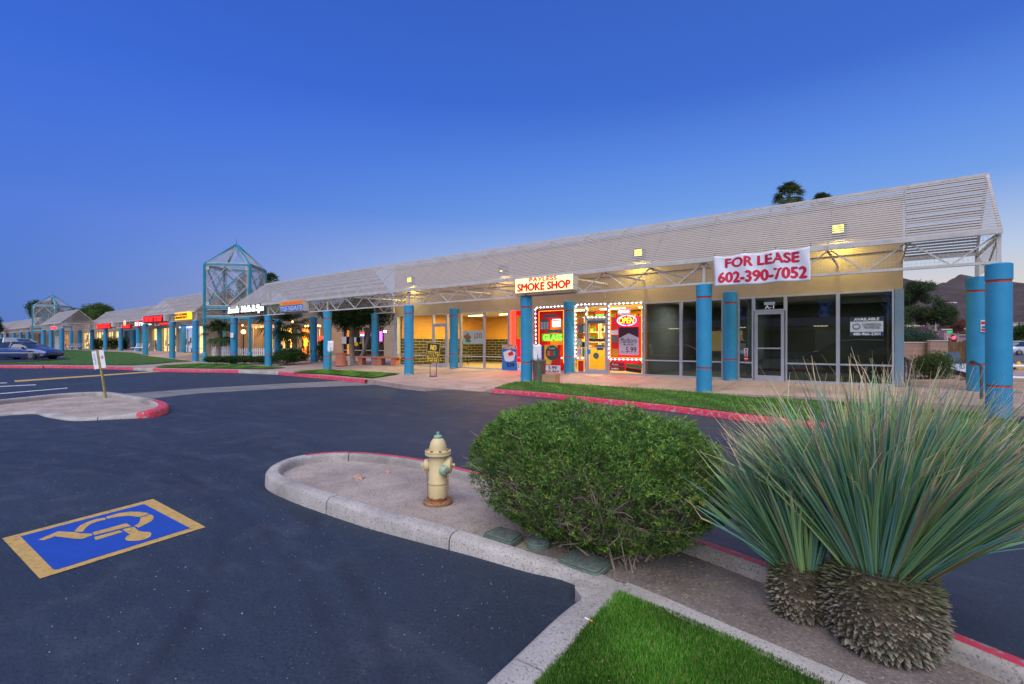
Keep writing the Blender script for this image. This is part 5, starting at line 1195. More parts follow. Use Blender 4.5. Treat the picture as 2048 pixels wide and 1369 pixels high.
# notices on columns
def paper(name, label, cat, px0, px1, py0, py1, y): x0, x1, z0, z1 = rect(px0, px1, py0, py1, y); g = G(); g.box(x0, x1, y-.01, y, z0, z1); return one(g, name, M_PAPER, label, cat, loc=((x0+x1)/2, y, z0))
paper('notice', 'small paper notice taped to the column under the white script sign', 'notice', 461, 467, 666, 676, Y0-.205)
t = T('notice', 'white and red printed notice on the rear column at the right end', 'notice', (1.70, 16.3, 2.1))
xn = PX(1966.5, 16.36); z0, z1 = PZ(1966, 664.5, 16.36), PZ(1966, 641, 16.36)
g = G(); g.box(xn-.05, xn+.07, 16.325, 16.335, z0, z1); g.build('sheet', M_PAPER, t)
g = G(); g.box(xn-.04, xn+.06, 16.32, 16.324, z1-.1, z1-.03); g.box(xn-.04, xn+.06, 16.32, 16.324, z0+.02, z0+.07); g.build('red_print', P_RED, t)
g = G(); g.box(xn-.03, xn+.05, 16.318, 16.324, z1-.2, z1-.14); g.build('blue_print', P_BLU, t)
# ------------------------------------------------------------------ fire hydrant
hx, hy, hz = P(876, 1006, .045)
t = T('fire_hydrant', 'pale yellow fire hydrant with rusty base and green caps on the island soil', 'hydrant', (hx, hy, hz))
def hyd_mat():
    m, nt, bs = base_mat('hydrant_paint'); tc = nd(nt, 'ShaderNodeTexCoord').outputs['Object']
    n = noise(nt, 6, 6, .7, tc); c = ramp(nt, n.outputs[0], [(.3, (.56,.44,.21)), (.7, (.68,.56,.31))]).outputs[0]
    sp = nd(nt, 'ShaderNodeSeparateXYZ'); nt.links.new(tc, sp.inputs[0])
    mk = ramp(nt, sp.outputs[2], [(.01, 1.), (.10, 0.)]); n2 = noise(nt, 22, 6, .7, tc)
    mm = nd(nt, 'ShaderNodeMath', operation='ADD'); nt.links.new(mk.outputs[0], mm.inputs[0]); nt.links.new(n2.outputs[0], mm.inputs[1])
    c = mix(nt, ramp(nt, mm.outputs[0], [(.92, 0.), (1.1, 1.)]).outputs[0], c, (.30, .10, .03))
    n4 = noise(nt, 38, 5, .75, tc); c = mix(nt, ramp(nt, n4.outputs[0], [(.69, 0.), (.72, 1.)]).outputs[0], c, (.12, .05, .03))
    n3 = noise(nt, 5.2, 6, .7, tc); c = mix(nt, ramp(nt, n3.outputs[0], [(.6, 0.), (.66, .7)]).outputs[0], c, (.30, .44, .30))
    nt.links.new(c, bs.inputs['Base Color']); bs.inputs['Roughness'].default_value = .55; bump(nt, bs, n2.outputs[0], .3, .006); return m
M_HYD = hyd_mat(); M_HGR = mat('hydrant_green', (.25,.42,.30), .6, .25, 20, .3, 60, dirt=(.5,.45,.35)); M_RUST = mat('rust', (.25,.12,.06), .9, .45, 22, .6, 60, dirt=(.42,.30,.16))
def hl(prof, name, m_=M_HYD, c=(0,0,0), axis='z', n=28, par=None, sm=35):
    g = G(); g.lathe(prof, (hx+c[0], hy+c[1], hz+c[2]), n, 0, axis); return g.build(name, m_, par or t, sm)
hl([(.135,-.01),(.135,.022),(.128,.028),(.084,.03)], 'base_flange', M_RUST)
hl([(.081,.02),(.081,.045),(.086,.06),(.086,.165),(.083,.175),(.090,.185),(.090,.195),(.083,.205),(.083,.46),(.078,.47)], 'barrel')
hl([(.082,.44),(.118,.442),(.118,.456),(.114,.459),(.114,.463),(.118,.466),(.118,.478),(.08,.482)], 'bonnet_flange')
hl([(.080,.478),(.080,.495),(.076,.525),(.064,.56),(.045,.585),(.03,.592)], 'bonnet')
hl([(.036,.588),(.038,.594),(.038,.61),(.030,.616)], 'cap_collar', M_HGR, n=20)
hl([(.0135,.612),(.0135,.645),(.009,.648)], 'operating_nut', M_HGR, n=5)
camr = Vector((CC, SS, 0)); 
def nozzle(dirv, z, r, L, mcap, lab, nutm):
    d = Vector(dirv).normalized(); o = Vector((hx, hy, hz+z)); g = G()
    def ring(prof, m_, name, n=24, par=t):
        g = G(); g.tube([o+d*q for _, q in prof], [r_ for r_, _ in prof], n, 0); return g.build(name, m_, par, 35)
    ring([(r*1.05, .04), (r*1.05, .075), (r, .085)], M_HYD, 'nozzle')
    cp = ring([(r*1.22, .082), (r*1.25, .10), (r*1.2, .10+L), (r*.8, .112+L)], mcap, 'nozzle_cap')
    ring([(.016, .11+L), (.016, .135+L), (.012, .138+L)], nutm, 'nut', 5, cp)
toC = Vector((SS, -CC, 0))
nozzle(toC*.75+camr*.66, .315, .036, .025, M_HGR, '', M_RUST)
nozzle(camr, .345, .062, .018, M_HYD, '', M_HYD)
nozzle(-camr, .345, .045, .018, M_HYD, '', M_HYD)
for k in range(8):
    a = k*PI/4+.2; g = G(); g.lathe([(.012,.456),(.012,.49)], (hx+.1*math.cos(a), hy+.1*math.sin(a), hz), 6)
    g.build('bolt', M_RUST, t)
    g = G(); g.lathe([(.013,.02),(.013,.04)], (hx+.112*math.cos(a), hy+.112*math.sin(a), hz), 6); g.build('bolt', M_RUST, t)
def chain(p0, p1, sag, name='chain'):
    g = G(); p0, p1 = Vector(p0), Vector(p1); n = int((p1-p0).length/.014)
    for k in range(n):
        f = k/n; p = p0.lerp(p1, f)+Vector((0, 0, -sag*math.sin(PI*f))); a = k % 2*PI/2+.3
        u = Vector((math.cos(a), math.sin(a), 0))*.005; v = Vector((0, 0, 1))*.009
        g.tube([p+u*math.cos(b)+v*math.sin(b) for b in [2*PI*j/8 for j in range(9)]], .0018, 4, cap=False)
    g.build(name, M_RUST, t, True)
b = Vector((hx, hy, hz))
chain(b+toC*.12+camr*.11+Vector((0,0,.29)), b+toC*.12+camr*.118+Vector((0,0,.07)), 0)
chain(b+toC*.08+camr*.095+Vector((0,0,.26)), b+toC*.09+camr*.098+Vector((0,0,.03)), 0)
chain(b-camr*.10+Vector((0,0,.30)), b-camr*.092+Vector((0,0,.05)), 0)
# ------------------------------------------------------------------ utility boxes by the bush
M_UTL = mat('utility_green', (.13,.19,.15), .8, .2, 8, .3, 80, dirt=(.09,.08,.065))
def util_box(px, lab, hgt=.05):
    pts = [P(a, b_, .05+hgt) for a, b_ in px]; c = sum((Vector(p) for p in pts), Vector())/len(pts); t = T('valve_box', lab, 'utility box', (c.x, c.y, .03))
    def rnd(s, r=.2):
        out = []; n = len(pts)
        for i in range(n):
            p = c+(Vector(pts[i])-c)*s; a = c+(Vector(pts[i-1])-c)*s; b_ = c+(Vector(pts[(i+1) % n])-c)*s
            for q_ in (p.lerp(a, .14), p.lerp(a, .04).lerp(b_, .04), p.lerp(b_, .14)): out.append((q_.x, q_.y))
        return out
    g = G(); g.prism(rnd(1.0), .02, .05+hgt*.7); g.build('body', M_UTL, t)
    g = G(); g.prism(rnd(.93), .05+hgt*.7, .05+hgt); l_ = g.build('lid', mat('utility_lid', (.12,.15,.125), .85, .3, 12, .4, 60, dirt=(.06,.05,.04)), t)
    bv = l_.modifiers.new('b', 'BEVEL'); bv.width = .006; bv.segments = 2
    q_ = c; g = G(); g.lathe([(.012, .05+hgt), (.012, .055+hgt)], (q_.x, q_.y, 0), 10); g.build('lid_bolt', M_RUST, l_)
util_box([(963,1064),(1000,1051),(1048,1066),(1022,1084)], 'left green rectangular valve box lid below the clipped bush')
util_box([(1112,1118),(1146,1096),(1228,1119),(1196,1147)], 'right larger green rectangular valve box lid at the corner of the kerbs', .045)
c = P(1077, 1078, .10); t = T('valve_box', 'round green valve cover between the two rectangular lids', 'utility box', (c[0], c[1], .03))
g = G(); g.lathe([(.088,.03),(.088,.085),(.084,.09)], (c[0], c[1], 0), 32); g.build('body', M_UTL, t, 35)
g = G(); g.lathe([(.078,.09),(.078,.104),(.074,.108),(.06,.108),(.058,.105),(.05,.105),(.048,.108),(.015,.108),(.012,.102)], (c[0], c[1], 0), 32); g.build('lid', MATS['utility_lid'], t, 35)
c = P(1178, 1240, .075); t = T('cigarette_end', 'white and orange cigarette end at the edge of the near turf', 'cigarette', c)
d = Vector((.8, -.1, 0)).normalized(); p = Vector(c); g = G(); g.tube([p-d*.026, p], .004, 8); g.build('paper', M_WHITE, t); g = G(); g.tube([p, p+d*.022], .0042, 8); g.build('filter', mat('cig_filter', (.7,.28,.05), .7), t)
# ------------------------------------------------------------------ clipped bush
bc = Vector((*W(.55, 3.62), 0)); A_, B_ = .97, .60; ez = .56; top_ = 1.03
e1 = Vector((*W(.707, -.707), 0)).normalized(); e2 = Vector((-e1.y, e1.x, 0))
t = T('clipped_bush', 'large rounded clipped green bush with bare lower twigs behind the valve boxes', 'bush', (bc.x, bc.y, .045))
def surf(th, ph, s=1.):
    """th azimuth, ph elevation -1..1 -> point of the clipped outline"""
    cx_, sy_ = math.cos(th), math.sin(th); p_ = 2.7
    k = (abs(cx_)**p_+abs(sy_)**p_)**(-1/p_); cz_ = math.cos(ph); rz = max(cz_, 0)**(.64 if ph > 0 else .60)
    if ph < 0: rz *= 1-.22*(abs(ph)/1.2)**1.5
    w_ = 1+.045*math.sin(th*3+1)+.035*math.sin(th*7+ph*5)+.03*math.sin(th*11-ph*9)+.02*math.sin(ph*14+th*2)
    r_ = k*rz*s*w_; z = .54+(math.sin(ph)*(top_-.54)*w_ if ph > 0 else math.sin(ph)*.49)*s
    return bc+e1*(A_*r_*cx_)+e2*(B_*r_*sy_)+Vector((0, 0, z))
n = 13500; tips = []; nrm = []; kind = []
for i in range(n):
    th = random.uniform(0, 2*PI); ph = math.asin(random.uniform(-.97, 1.0))
    gap = math.sin(th*5+1.3)*math.sin(ph*6+th)+.6*math.sin(th*13+2*ph)
    if ph < .12 and random.random() < .52+.32*(gap > .1)-.22*clamp(-ph*2-.6, 0, 1): continue
    s = 1-abs(random.gauss(0, .022)) if random.random() < .8 else random.uniform(.75, .98)
    p = surf(th, ph, s); q_ = (p-(bc+Vector((0, 0, .35)))).normalized(); tips.append(p); nrm.append(q_); kind.append(ph)
for i in range(4200):
    th = random.uniform(0, 2*PI); ph = random.uniform(-.6, 1.2); p = surf(th, ph, random.uniform(.45, .9)); tips.append(p); nrm.append((p-bc).normalized()); kind.append(ph*.2)
for i in range(320):
    th = random.uniform(0, 2*PI); ph = random.uniform(-.9, .6); p = surf(th, ph, random.uniform(.98, 1.06)); tips.append(p); nrm.append((p-bc).normalized()); kind.append(9)
T_ = np.array(tips); N_ = np.array(nrm); k_ = 9
Pp = np.repeat(T_, k_, 0); NN = np.repeat(N_, k_, 0); m = len(Pp)
D = NN*rng.uniform(.2, 1.0, (m, 1))+rng.normal(0, .62, (m, 3))+np.array([0, 0, .25]); Pp = Pp-unit(NN)*rng.uniform(0, .035, (m, 1))
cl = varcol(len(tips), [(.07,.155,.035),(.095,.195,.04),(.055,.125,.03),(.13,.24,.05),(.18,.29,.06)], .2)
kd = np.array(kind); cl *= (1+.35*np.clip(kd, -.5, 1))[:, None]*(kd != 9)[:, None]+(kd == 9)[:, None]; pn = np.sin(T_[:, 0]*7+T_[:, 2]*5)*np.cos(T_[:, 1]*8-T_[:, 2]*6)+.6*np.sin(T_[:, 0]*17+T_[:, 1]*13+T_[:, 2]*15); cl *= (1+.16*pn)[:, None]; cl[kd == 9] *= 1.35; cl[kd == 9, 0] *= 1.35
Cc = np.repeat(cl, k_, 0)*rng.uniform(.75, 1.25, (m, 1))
yl = rng.random(m) < .03; Cc[yl] = (.35, .33, .04)
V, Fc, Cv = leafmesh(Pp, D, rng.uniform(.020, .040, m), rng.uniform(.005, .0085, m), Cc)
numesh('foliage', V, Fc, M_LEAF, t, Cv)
g = G()
M_TWIG = mat('twig_bark', (.33,.26,.21), .9, .3, 20, .3, 60)
for i in range(330):
    th = random.uniform(0, 2*PI); ph = random.uniform(-.95, .5); e = surf(th, ph, random.uniform(.85, .985)); r0 = random.uniform(0, .25)
    st = bc+e1*(random.uniform(-.55, .55))+e2*random.uniform(-.3, .3)+Vector((0, 0, .04)); md = st.lerp(e, .5)+Vector((random.uniform(-.08, .08), random.uniform(-.08, .08), random.uniform(-.02, .14)))
    pt = catmull([st, md, e], 4); th_ = random.uniform(.005, .011)
    g.tube(pt, [lerp(th_, .0022, j/(len(pt)-1)) for j in range(len(pt))], 5, cap=False)
    for k in range(5):
        f = random.uniform(.45, .95); p = pt[int(f*(len(pt)-1))]; q_ = p+(e-st).normalized()*random.uniform(.03, .14)+Vector((random.gauss(0, .05), random.gauss(0, .05), random.gauss(.01, .05)))
        g.tube([p, p.lerp(q_, .5)+Vector((random.gauss(0, .01),)*3), q_], [.003, .0025, .0015], 4, cap=False)
g.build('branches', M_TWIG, t, True)
q = scatter([(bc.x+1.3*math.cos(a)*e1.x*.8+.9*math.sin(a)*e2.x*.8, bc.y+1.3*math.cos(a)*e1.y*.8+.9*math.sin(a)*e2.y*.8) for a in [k*.4 for k in range(16)]], 2600)
q = np.array([p for p in q if inpoly(p[0], p[1], isl_poly)]); m = len(q)
V, Fc, Cc = leafmesh(np.column_stack([q, np.full(m, .05)]), np.column_stack([rng.normal(size=(m, 2)), rng.uniform(0, .3, m)]), .022, .006, varcol(m, [(.25,.2,.06),(.14,.09,.05),(.12,.2,.03),(.35,.3,.12)]))
numesh('leaf_litter', V, Fc, attr_mat('litter', .9), None, Cc, label='fallen leaves and clippings on the soil under the clipped bush', category='leaf litter', kind='stuff')
# ------------------------------------------------------------------ strap leaved desert plants
def yucca(label, ctr, rx, rz, crown, n, Lm, wd, tmax, seed, lean=(0, 0), tipf=.10, azr=None):
    rr = np.random.default_rng(seed); t = T('desert_spoon', label, 'plant', (ctr[0], ctr[1], .03), 'desert spoon plants by the red kerb')
    c = np.array([ctr[0], ctr[1], crown]); V = []; Fc = []; Cv = []; S = 9
    for i in range(n):
        u = rr.random(); th = tmax*(u**.62); az = rr.uniform(0, 2*PI)
        fw = -(math.cos(az)*SS*-1+math.sin(az)*CC)
        if fw > .1 and th > tmax*.62-.25*fw: th *= .55
        lf = -(math.cos(az)*CC+math.sin(az)*SS)
        if lf > .2 and th > .95: th *= .62
        if azr and not (azr[0] < az < azr[1]) and rr.random() < azr[2]: continue
        d = np.array([math.sin(th)*math.cos(az)+lean[0]*(1-.3*u), math.sin(th)*math.sin(az)+lean[1]*(1-.3*u), math.cos(th)]); d /= np.linalg.norm(d)
        L = Lm*rr.uniform(.72, 1.10)*(1-.18*max(0, th-1.0)); out = np.array([math.cos(az), math.sin(az), 0])
        p0 = c+out*rx*(.12+.5*u)+np.array([0, 0, -.32*rz*u*u]); side = np.cross(d, [0, 0, 1.]); side /= np.linalg.norm(side)+1e-6
        tw = rr.normal(0, .5); nrm_ = np.cross(side, d); side = side*math.cos(tw)+nrm_*math.sin(tw); nrm_ = np.cross(side, d)
        sag = rr.uniform(.0, .13)*(.3+th); bend = rr.normal(0, .05)
        old = rr.random() < .045; base = np.array([(.12,.27,.18),(.10,.24,.20),(.17,.33,.15),(.25,.40,.15)][rr.integers(0, 4)])*rr.uniform(.8, 1.25)
        tan = np.array([(.66,.48,.24),(.55,.42,.25),(.72,.60,.40),(.48,.33,.17)][rr.integers(0, 4)])*rr.uniform(.8, 1.2); b0 = len(V)*1
        tl = rr.uniform(.07, .30) if rr.random() < .8 else .04; w0 = wd*rr.uniform(.75, 1.2); kink = rr.uniform(.8, 1.) ; kd_ = rr.normal(0, .35)
        for j in range(S+1):
            f = j/S; f = 1-(1-f)**1.15; p = p0+d*L*f+side*bend*L*f*f-np.array([0, 0, 1.])*sag*L*f*f
            if f > kink: p = p+side*kd_*L*(f-kink)
            w_ = w0*(1.25-.55*f if f < .7 else (1.25-.385)*(1-f)/.3+.0)*.5; w_ = max(w_, .0007)
            if f > 1-tl: w_ *= .72
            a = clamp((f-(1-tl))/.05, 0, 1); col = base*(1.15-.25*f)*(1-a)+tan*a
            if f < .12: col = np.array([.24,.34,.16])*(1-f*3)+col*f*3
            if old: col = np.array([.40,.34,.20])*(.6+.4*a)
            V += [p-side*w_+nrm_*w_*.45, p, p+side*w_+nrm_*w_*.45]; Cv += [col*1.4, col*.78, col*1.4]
        for j in range(S): o = b0+j*3; Fc += [(o, o+1, o+4, o+3), (o+1, o+2, o+5, o+4)]
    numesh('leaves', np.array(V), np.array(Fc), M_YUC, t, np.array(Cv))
    # trunk: core + overlapping leaf bases
    g = G(); prof = [(rx*.70, 0), (rx*.95, rz*.2), (rx*1.04, rz*.45), (rx*.95, rz*.72), (rx*.74, rz*1.0), (rx*.5, rz*1.15), (rx*.2, rz*1.28)]
    g.lathe([(r_, .03+z) for r_, z in prof], (ctr[0], ctr[1], 0), 24); g.build('trunk', mat('trunk_fibre', (.09,.07,.045), .95, .3, 12), t, True)
    V = []; Fc = []; Cv = []; rows = int(rz*1.25/.0145)
    for k in range(rows):
        f = k/rows; z = f*rz*1.2; r_ = np.interp(z, [p_[1] for p_ in prof], [p_[0] for p_ in prof]); m = max(8, int(2*PI*r_/.025))
        for i in range(m):
            a = 2*PI*(i+.5*(k % 2)+rr.uniform(-.2, .2))/m; o = np.array([math.cos(a), math.sin(a), 0]); sd_ = np.array([-o[1], o[0], 0])
            up_ = lerp(-.55, .62, f**1.2)+rr.normal(0, .16); L = rr.uniform(.028, .050)*(1.25 if f > .6 else 1); d = o*.95+np.array([0, 0, up_])+sd_*rr.normal(0, .2); d /= np.linalg.norm(d)
            p0 = np.array([ctr[0], ctr[1], .03+z])+o*(r_-.012); w_ = rr.uniform(.009, .014); nn = np.cross(sd_, d)
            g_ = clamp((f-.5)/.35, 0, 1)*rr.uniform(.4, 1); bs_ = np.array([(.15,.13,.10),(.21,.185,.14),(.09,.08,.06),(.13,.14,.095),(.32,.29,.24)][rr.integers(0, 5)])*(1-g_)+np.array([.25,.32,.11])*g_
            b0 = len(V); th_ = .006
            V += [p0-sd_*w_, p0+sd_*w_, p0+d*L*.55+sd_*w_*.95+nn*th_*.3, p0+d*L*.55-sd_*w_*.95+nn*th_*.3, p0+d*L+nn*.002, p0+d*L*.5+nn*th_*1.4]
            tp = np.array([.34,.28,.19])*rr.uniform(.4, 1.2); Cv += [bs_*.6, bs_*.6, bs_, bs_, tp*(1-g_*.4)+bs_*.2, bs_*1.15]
            Fc += [(b0, b0+1, b0+5), (b0+1, b0+2, b0+5), (b0+2, b0+4, b0+5), (b0+4, b0+3, b0+5), (b0+3, b0, b0+5)]
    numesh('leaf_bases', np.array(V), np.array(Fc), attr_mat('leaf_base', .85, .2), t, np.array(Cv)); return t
yucca('large spiky blue green plant with thick shaggy trunk at the lower right', W(1.79, 2.35), .232, .41, .50, 1650, .92, .0130, 1.28, 3, lean=(CC*.20-SS*.08, SS*.20+CC*.08))
lx, ly = W(-.34, .12)
yucca('smaller spiky plant leaning left against the large one', W(1.55, 2.62), .14, .29, .35, 420, .73, .0135, .80, 5, lean=(lx*.8, ly*.8))
# ------------------------------------------------------------------ trees
def crown_pts(clumps, n, jit=.25):
    out = []; cs = []
    tot = sum(c[3]**2 for c in clumps)
    for (x, y, z, r, fz_) in clumps:
        m = int(n*r*r/tot); d = unit(rng.normal(size=(m, 3))); rad = r*rng.uniform(.55, 1.05, (m, 1))**.7
        out.append(np.array([x, y, z])+d*rad*np.array([1, 1, fz_])); cs.append(np.full(m, rng.uniform(.75, 1.25)))
    return np.concatenate(out), np.concatenate(cs)
def tree(name, label, base, h0, clumps, trunks, n, leaf, cols, cat='tree', group=None, lw=.4, k=4):
    t = T(name, label, cat, base, group); b = Vector(base); cl = [(b.x+c[0], b.y+c[1], b.z+c[2], c[3], c[4]) for c in clumps]
    Pp, sh = crown_pts(cl, n); Pp = np.repeat(Pp, k, 0)+rng.normal(0, leaf*.5, (len(Pp)*k, 3)); sh = np.repeat(sh, k); m = len(Pp)
    C_ = varcol(m, cols, .25)*sh[:, None]
    V, Fc, Cv = leafmesh(Pp, rng.normal(size=(m, 3)), leaf*rng.uniform(.6, 1.3, m), leaf*lw, C_); numesh('crown', V, Fc, M_LEAF, t, Cv)
    for tr in trunks:
        g = G(); g.tube([(b.x+p[0], b.y+p[1], b.z+p[2]) for p in tr[0]], tr[1], 8); g.build('trunk', M_BARK, t, True)
    return t
DG = [(.03,.07,.018),(.04,.09,.02),(.055,.11,.025),(.02,.05,.014)]
MG = [(.07,.13,.03),(.10,.17,.04),(.05,.10,.025)]
def rc(n, R_, zc, rz, r0, r1, fz_=.8):
    out = []
    for i in range(n):
        d = unit(rng.normal(size=3)); s = rng.uniform(.45, 1)
        out.append((d[0]*R_*s, d[1]*R_*s, zc+d[2]*rz*s, rng.uniform(r0, r1), fz_))
    return out
x, y = W(-74.5, 86); tree('ficus_tree', 'large round dense green tree behind the small gabled canopy', (x, y, .5), 9, rc(16, 3.0, 5.3, 2.7, 1.3, 2.1), [([(0,0,0),(.1,0,2),(0,.2,4.5)], [.35,.28,.15])], 9000, .30, MG)
x, y = W(-80.5, 84); tree('ficus_tree', 'dark tree seen through the far frame tower', (x, y, .5), 9, rc(12, 2.0, 5.6, 2.3, 1.0, 1.6), [([(0,0,0),(0,0,4.5)], [.3,.15])], 5000, .28, DG)
x, y = W(-89, 82); tree('ficus_tree', 'dark tree edge at the far left frame edge', (x, y, .5), 9, rc(8, 1.6, 4.0, 2.2, .9, 1.4), [([(0,0,0),(0,0,4)], [.3,.15])], 3500, .28, DG)
for k, (px, top, w_, l) in enumerate(((420, 592, 1.5, 'left'), (455, 572, 1.7, 'middle'), (487, 546, 1.6, 'tall right'))):
    Y = 52; x, y = W((px-CX)/F*Y, Y); zt = 1.5+(HY-top)/F*Y; cl = []
    for j in range(14): f = j/13; r_ = lerp(w_, .35, f**1.3)*rng.uniform(.75, 1.1); a = rng.uniform(0, 6.28); cl.append((math.cos(a)*r_*.35, math.sin(a)*r_*.35, lerp(2.0, zt-.8, f), r_*.8, 1.2))
    tree('pine_tree', l+' dark pointed pine seen through the near frame tower', (x, y, .4), 9, cl, [([(0,0,0),(0,0,zt*.7)], [.22,.08])], 3600, .22, [(.045,.075,.025),(.06,.09,.03),(.03,.05,.02)], group='pines behind the near frame tower')
x, y = W((212-CX)/F*95, 95); tree('distant_tree', 'tip of a dark tree above the set back canopy ridge', (x, y, .4), 9, rc(5, .9, 7.6, .6, .5, .8), [([(0,0,0),(0,0,7.5)], [.2,.1])], 700, .25, DG)
# courtyard ficus with two pale trunks
b = P(712, 727.5, .32); tb = W(*((lambda Y: ((712-CX)/F*Y, Y))(28.6)))
cl = [(rng.uniform(-1.9, 1.9), rng.uniform(-1.0, 1.0), rng.uniform(2.45, 3.3), rng.uniform(.6, .95), .7) for k in range(26)]+[(2.2, -.3, 3.0, .7, 1), (2.5, -.2, 3.5, .6, 1), (2.4, -.3, 2.4, .45, 1)]
tree('ficus_tree', 'low dark courtyard ficus with two pale leaning trunks', (tb[0], tb[1], .3), 4, cl,
  [([(-.15,-.1,0),(-.3,-.1,1),(-.35,-.05,2.5)], [.17,.15,.12]), ([(.12,.1,0),(.5,.3,1),(.85,.5,2.5)], [.12,.10,.09])], 7000, .12, [(.018,.045,.012),(.028,.06,.016),(.04,.075,.02)])
# dark hedge and courtyard shrubs
def shrub(label, px, py, Y, rx, h, n, cols, leaf=.09, name='shrub', group=None, z0=.35, fz_=.8):
    x, y = W((px-CX)/F*Y, Y); cl = []
    for k in range(9): a = rng.uniform(0, 6.28); r_ = rng.uniform(0, .55)*rx; cl.append((math.cos(a)*r_, math.sin(a)*r_, h*rng.uniform(.3, .62), rx*rng.uniform(.38, .55), h/rx*.75))
    return tree(name, label, (x, y, z0), h, cl, [([(0,0,0),(.02,0,h*.5)], [.04,.02])], n, leaf, cols, 'shrub', group)
shrub('round dark clipped shrub before the right end of the picket fence', 580, 712, 28.5, 1.25, .95, 2200, DG)
for k, px in enumerate((433, 455, 476, 498, 520, 542)): shrub(['leftmost', 'second', 'third', 'fourth', 'fifth', 'rightmost'][k]+' low dark shrub in the row under the picket fence', px, 717, 30.0, .8, .36, 900, DG, group='low shrubs under the picket fence')
shrub('tall dark shrub left of the column with the paper notice post', 645, 700, 30, .5, 1.5, 900, DG)
for px, Y, l in ((196, 62, 'left round bush in the yellow courtyard'), (221, 60, 'middle low bush in the yellow courtyard'), (245, 61, 'right dark bush in the yellow courtyard'),): shrub(l, px, 690, Y, 1.0, 1.9, 800, DG, .14, z0=.55)
# fan palms
def fan_palm(label, x, y, z0, zc, rad, nf, leaf=.05, tr=.14, cols=MG, skirt=True, name='fan_palm', droop=.35, cat='palm'):
    t = T(name, label, cat, (x, y, z0)); V = []; Fc = []; Cv = []; c = np.array([x, y, zc])
    for i in range(nf):
        az = rng.uniform(0, 2*PI); el = rng.uniform(-.7, 1.3); d = np.array([math.cos(az)*math.cos(el), math.sin(az)*math.cos(el), math.sin(el)]); st = c+d*rad*.45; sd_ = unit(np.cross(d, [0, 0, 1.])); up_ = np.cross(sd_, d); ccol = np.array(cols[rng.integers(0, len(cols))])*rng.uniform(.7, 1.2)
        b0 = len(V); V += [c, c+sd_*.02, st]; Cv += [ccol]*3; Fc.append((b0, b0+1, b0+2))
        for j in range(15):
            a = lerp(-1.35, 1.35, j/14); q_ = d*math.cos(a)+sd_*math.sin(a); L = rad*.62*(1-.25*abs(a)/1.35)*rng.uniform(.85, 1.1); e = st+q_*L-np.array([0, 0, droop*L*rng.uniform(.5, 1.3)]); m_ = st+q_*L*.55; wv = unit(np.cross(q_, up_))*leaf*.5
            b0 = len(V); V += [st, m_+wv, m_-wv, e]; Cv += [ccol*.8, ccol, ccol, ccol*1.1]; Fc += [(b0, b0+1, b0+2), (b0+1, b0+3, b0+2)]
    numesh('fronds', np.array(V), np.array(Fc), M_LEAF, t, np.array(Cv))
    g = G(); g.tube([(x, y, z0-.1), (x+.05, y, (z0+zc)/2), (x, y, zc)], [tr*1.2, tr, tr*.9], 10); g.build('trunk', M_BARK, t, True)
for px, top, Y, l in ((1578, 392, 50, 'larger fan palm rising behind the canopy roof'), (1642, 406, 62, 'smaller fan palm tip right of the larger palm'), (540, 566, 60, 'fan palm tip just right of the near frame tower')):
    x, y = W((px-CX)/F*Y, Y); fan_palm(l, x, y, 0, 1.5+(HY-top)/F*Y, 1.75 if Y < 55 else 1.6, 60, .09, .2, [(.08,.12,.05),(.11,.16,.06),(.06,.09,.04)])
for px, py, Y, r_, l in ((436, 668, 34, 1.3, 'low fan palm behind the leaning picket fence'), (553, 650, 33, 1.9, 'broad fan palm behind the script sign'), (588, 655, 32.5, 1.5, 'fan palm drooping beside the insurance sign')):
    x, y = W((px-CX)/F*Y, Y); fan_palm(l, x, y, .35, 1.5+(HY-py)/F*Y, r_, 26, .07, .16, [(.03,.06,.02),(.05,.085,.025),(.02,.045,.015)], droop=.5)
# ------------------------------------------------------------------ street furniture by the walk
def at(px, Y): return W((px-CX)/F*Y, Y)
x, y = at(682, 26.3); g = G(); g.lathe([(.33,.28),(.33,.34),(.31,.36),(.27,.92),(.30,.93),(.30,.98),(.24,.98),(.22,.80)], (x, y, 0), 28); one(g, 'planter', M_TERR, 'tapered terracotta planter left of the ficus trunks', 'planter', loc=(x, y, .3), smooth=35)
x, y = at(697, 26.6); g = G(); g.lathe([(.07,.3),(.08,.52)], (x, y, 0), 14); one(g, 'bucket', M_WHITE, 'small white bucket beside the terracotta planter', 'bucket', loc=(x, y, .3))
def stone_bench(x, y, rz, label):
    t = T('stone_bench', label, 'bench', (x, y, .32), 'salmon stone benches round the ficus'); t.rotation_euler = (0, 0, 0)
    ca, sa = math.cos(rz), math.sin(rz); q = lambda a, b_: (x+a*ca-b_*sa, y+a*sa+b_*ca)
    g = G(); g.prism([q(*p) for p in ((-.8,-.2),(.8,-.2),(.8,.2),(-.8,.2))], .70, .78); g.build('seat', M_TERR, t)
    for a in (-.5, .5): g = G(); g.prism([q(*p) for p in ((a-.16,-.16),(a+.16,-.16),(a+.16,.16),(a-.16,.16))], .30, .70); g.build('leg', M_TERR, t)
x, y = at(738, 26.6); stone_bench(x, y, .25, 'left salmon stone bench by the ficus'); x, y = at(776, 25.9); stone_bench(x, y, .15, 'right salmon stone bench by the yellow tiled shop'); x, y = at(618, 31.5); stone_bench(x, y, .3, 'far salmon stone bench before the yellow vertical sign')
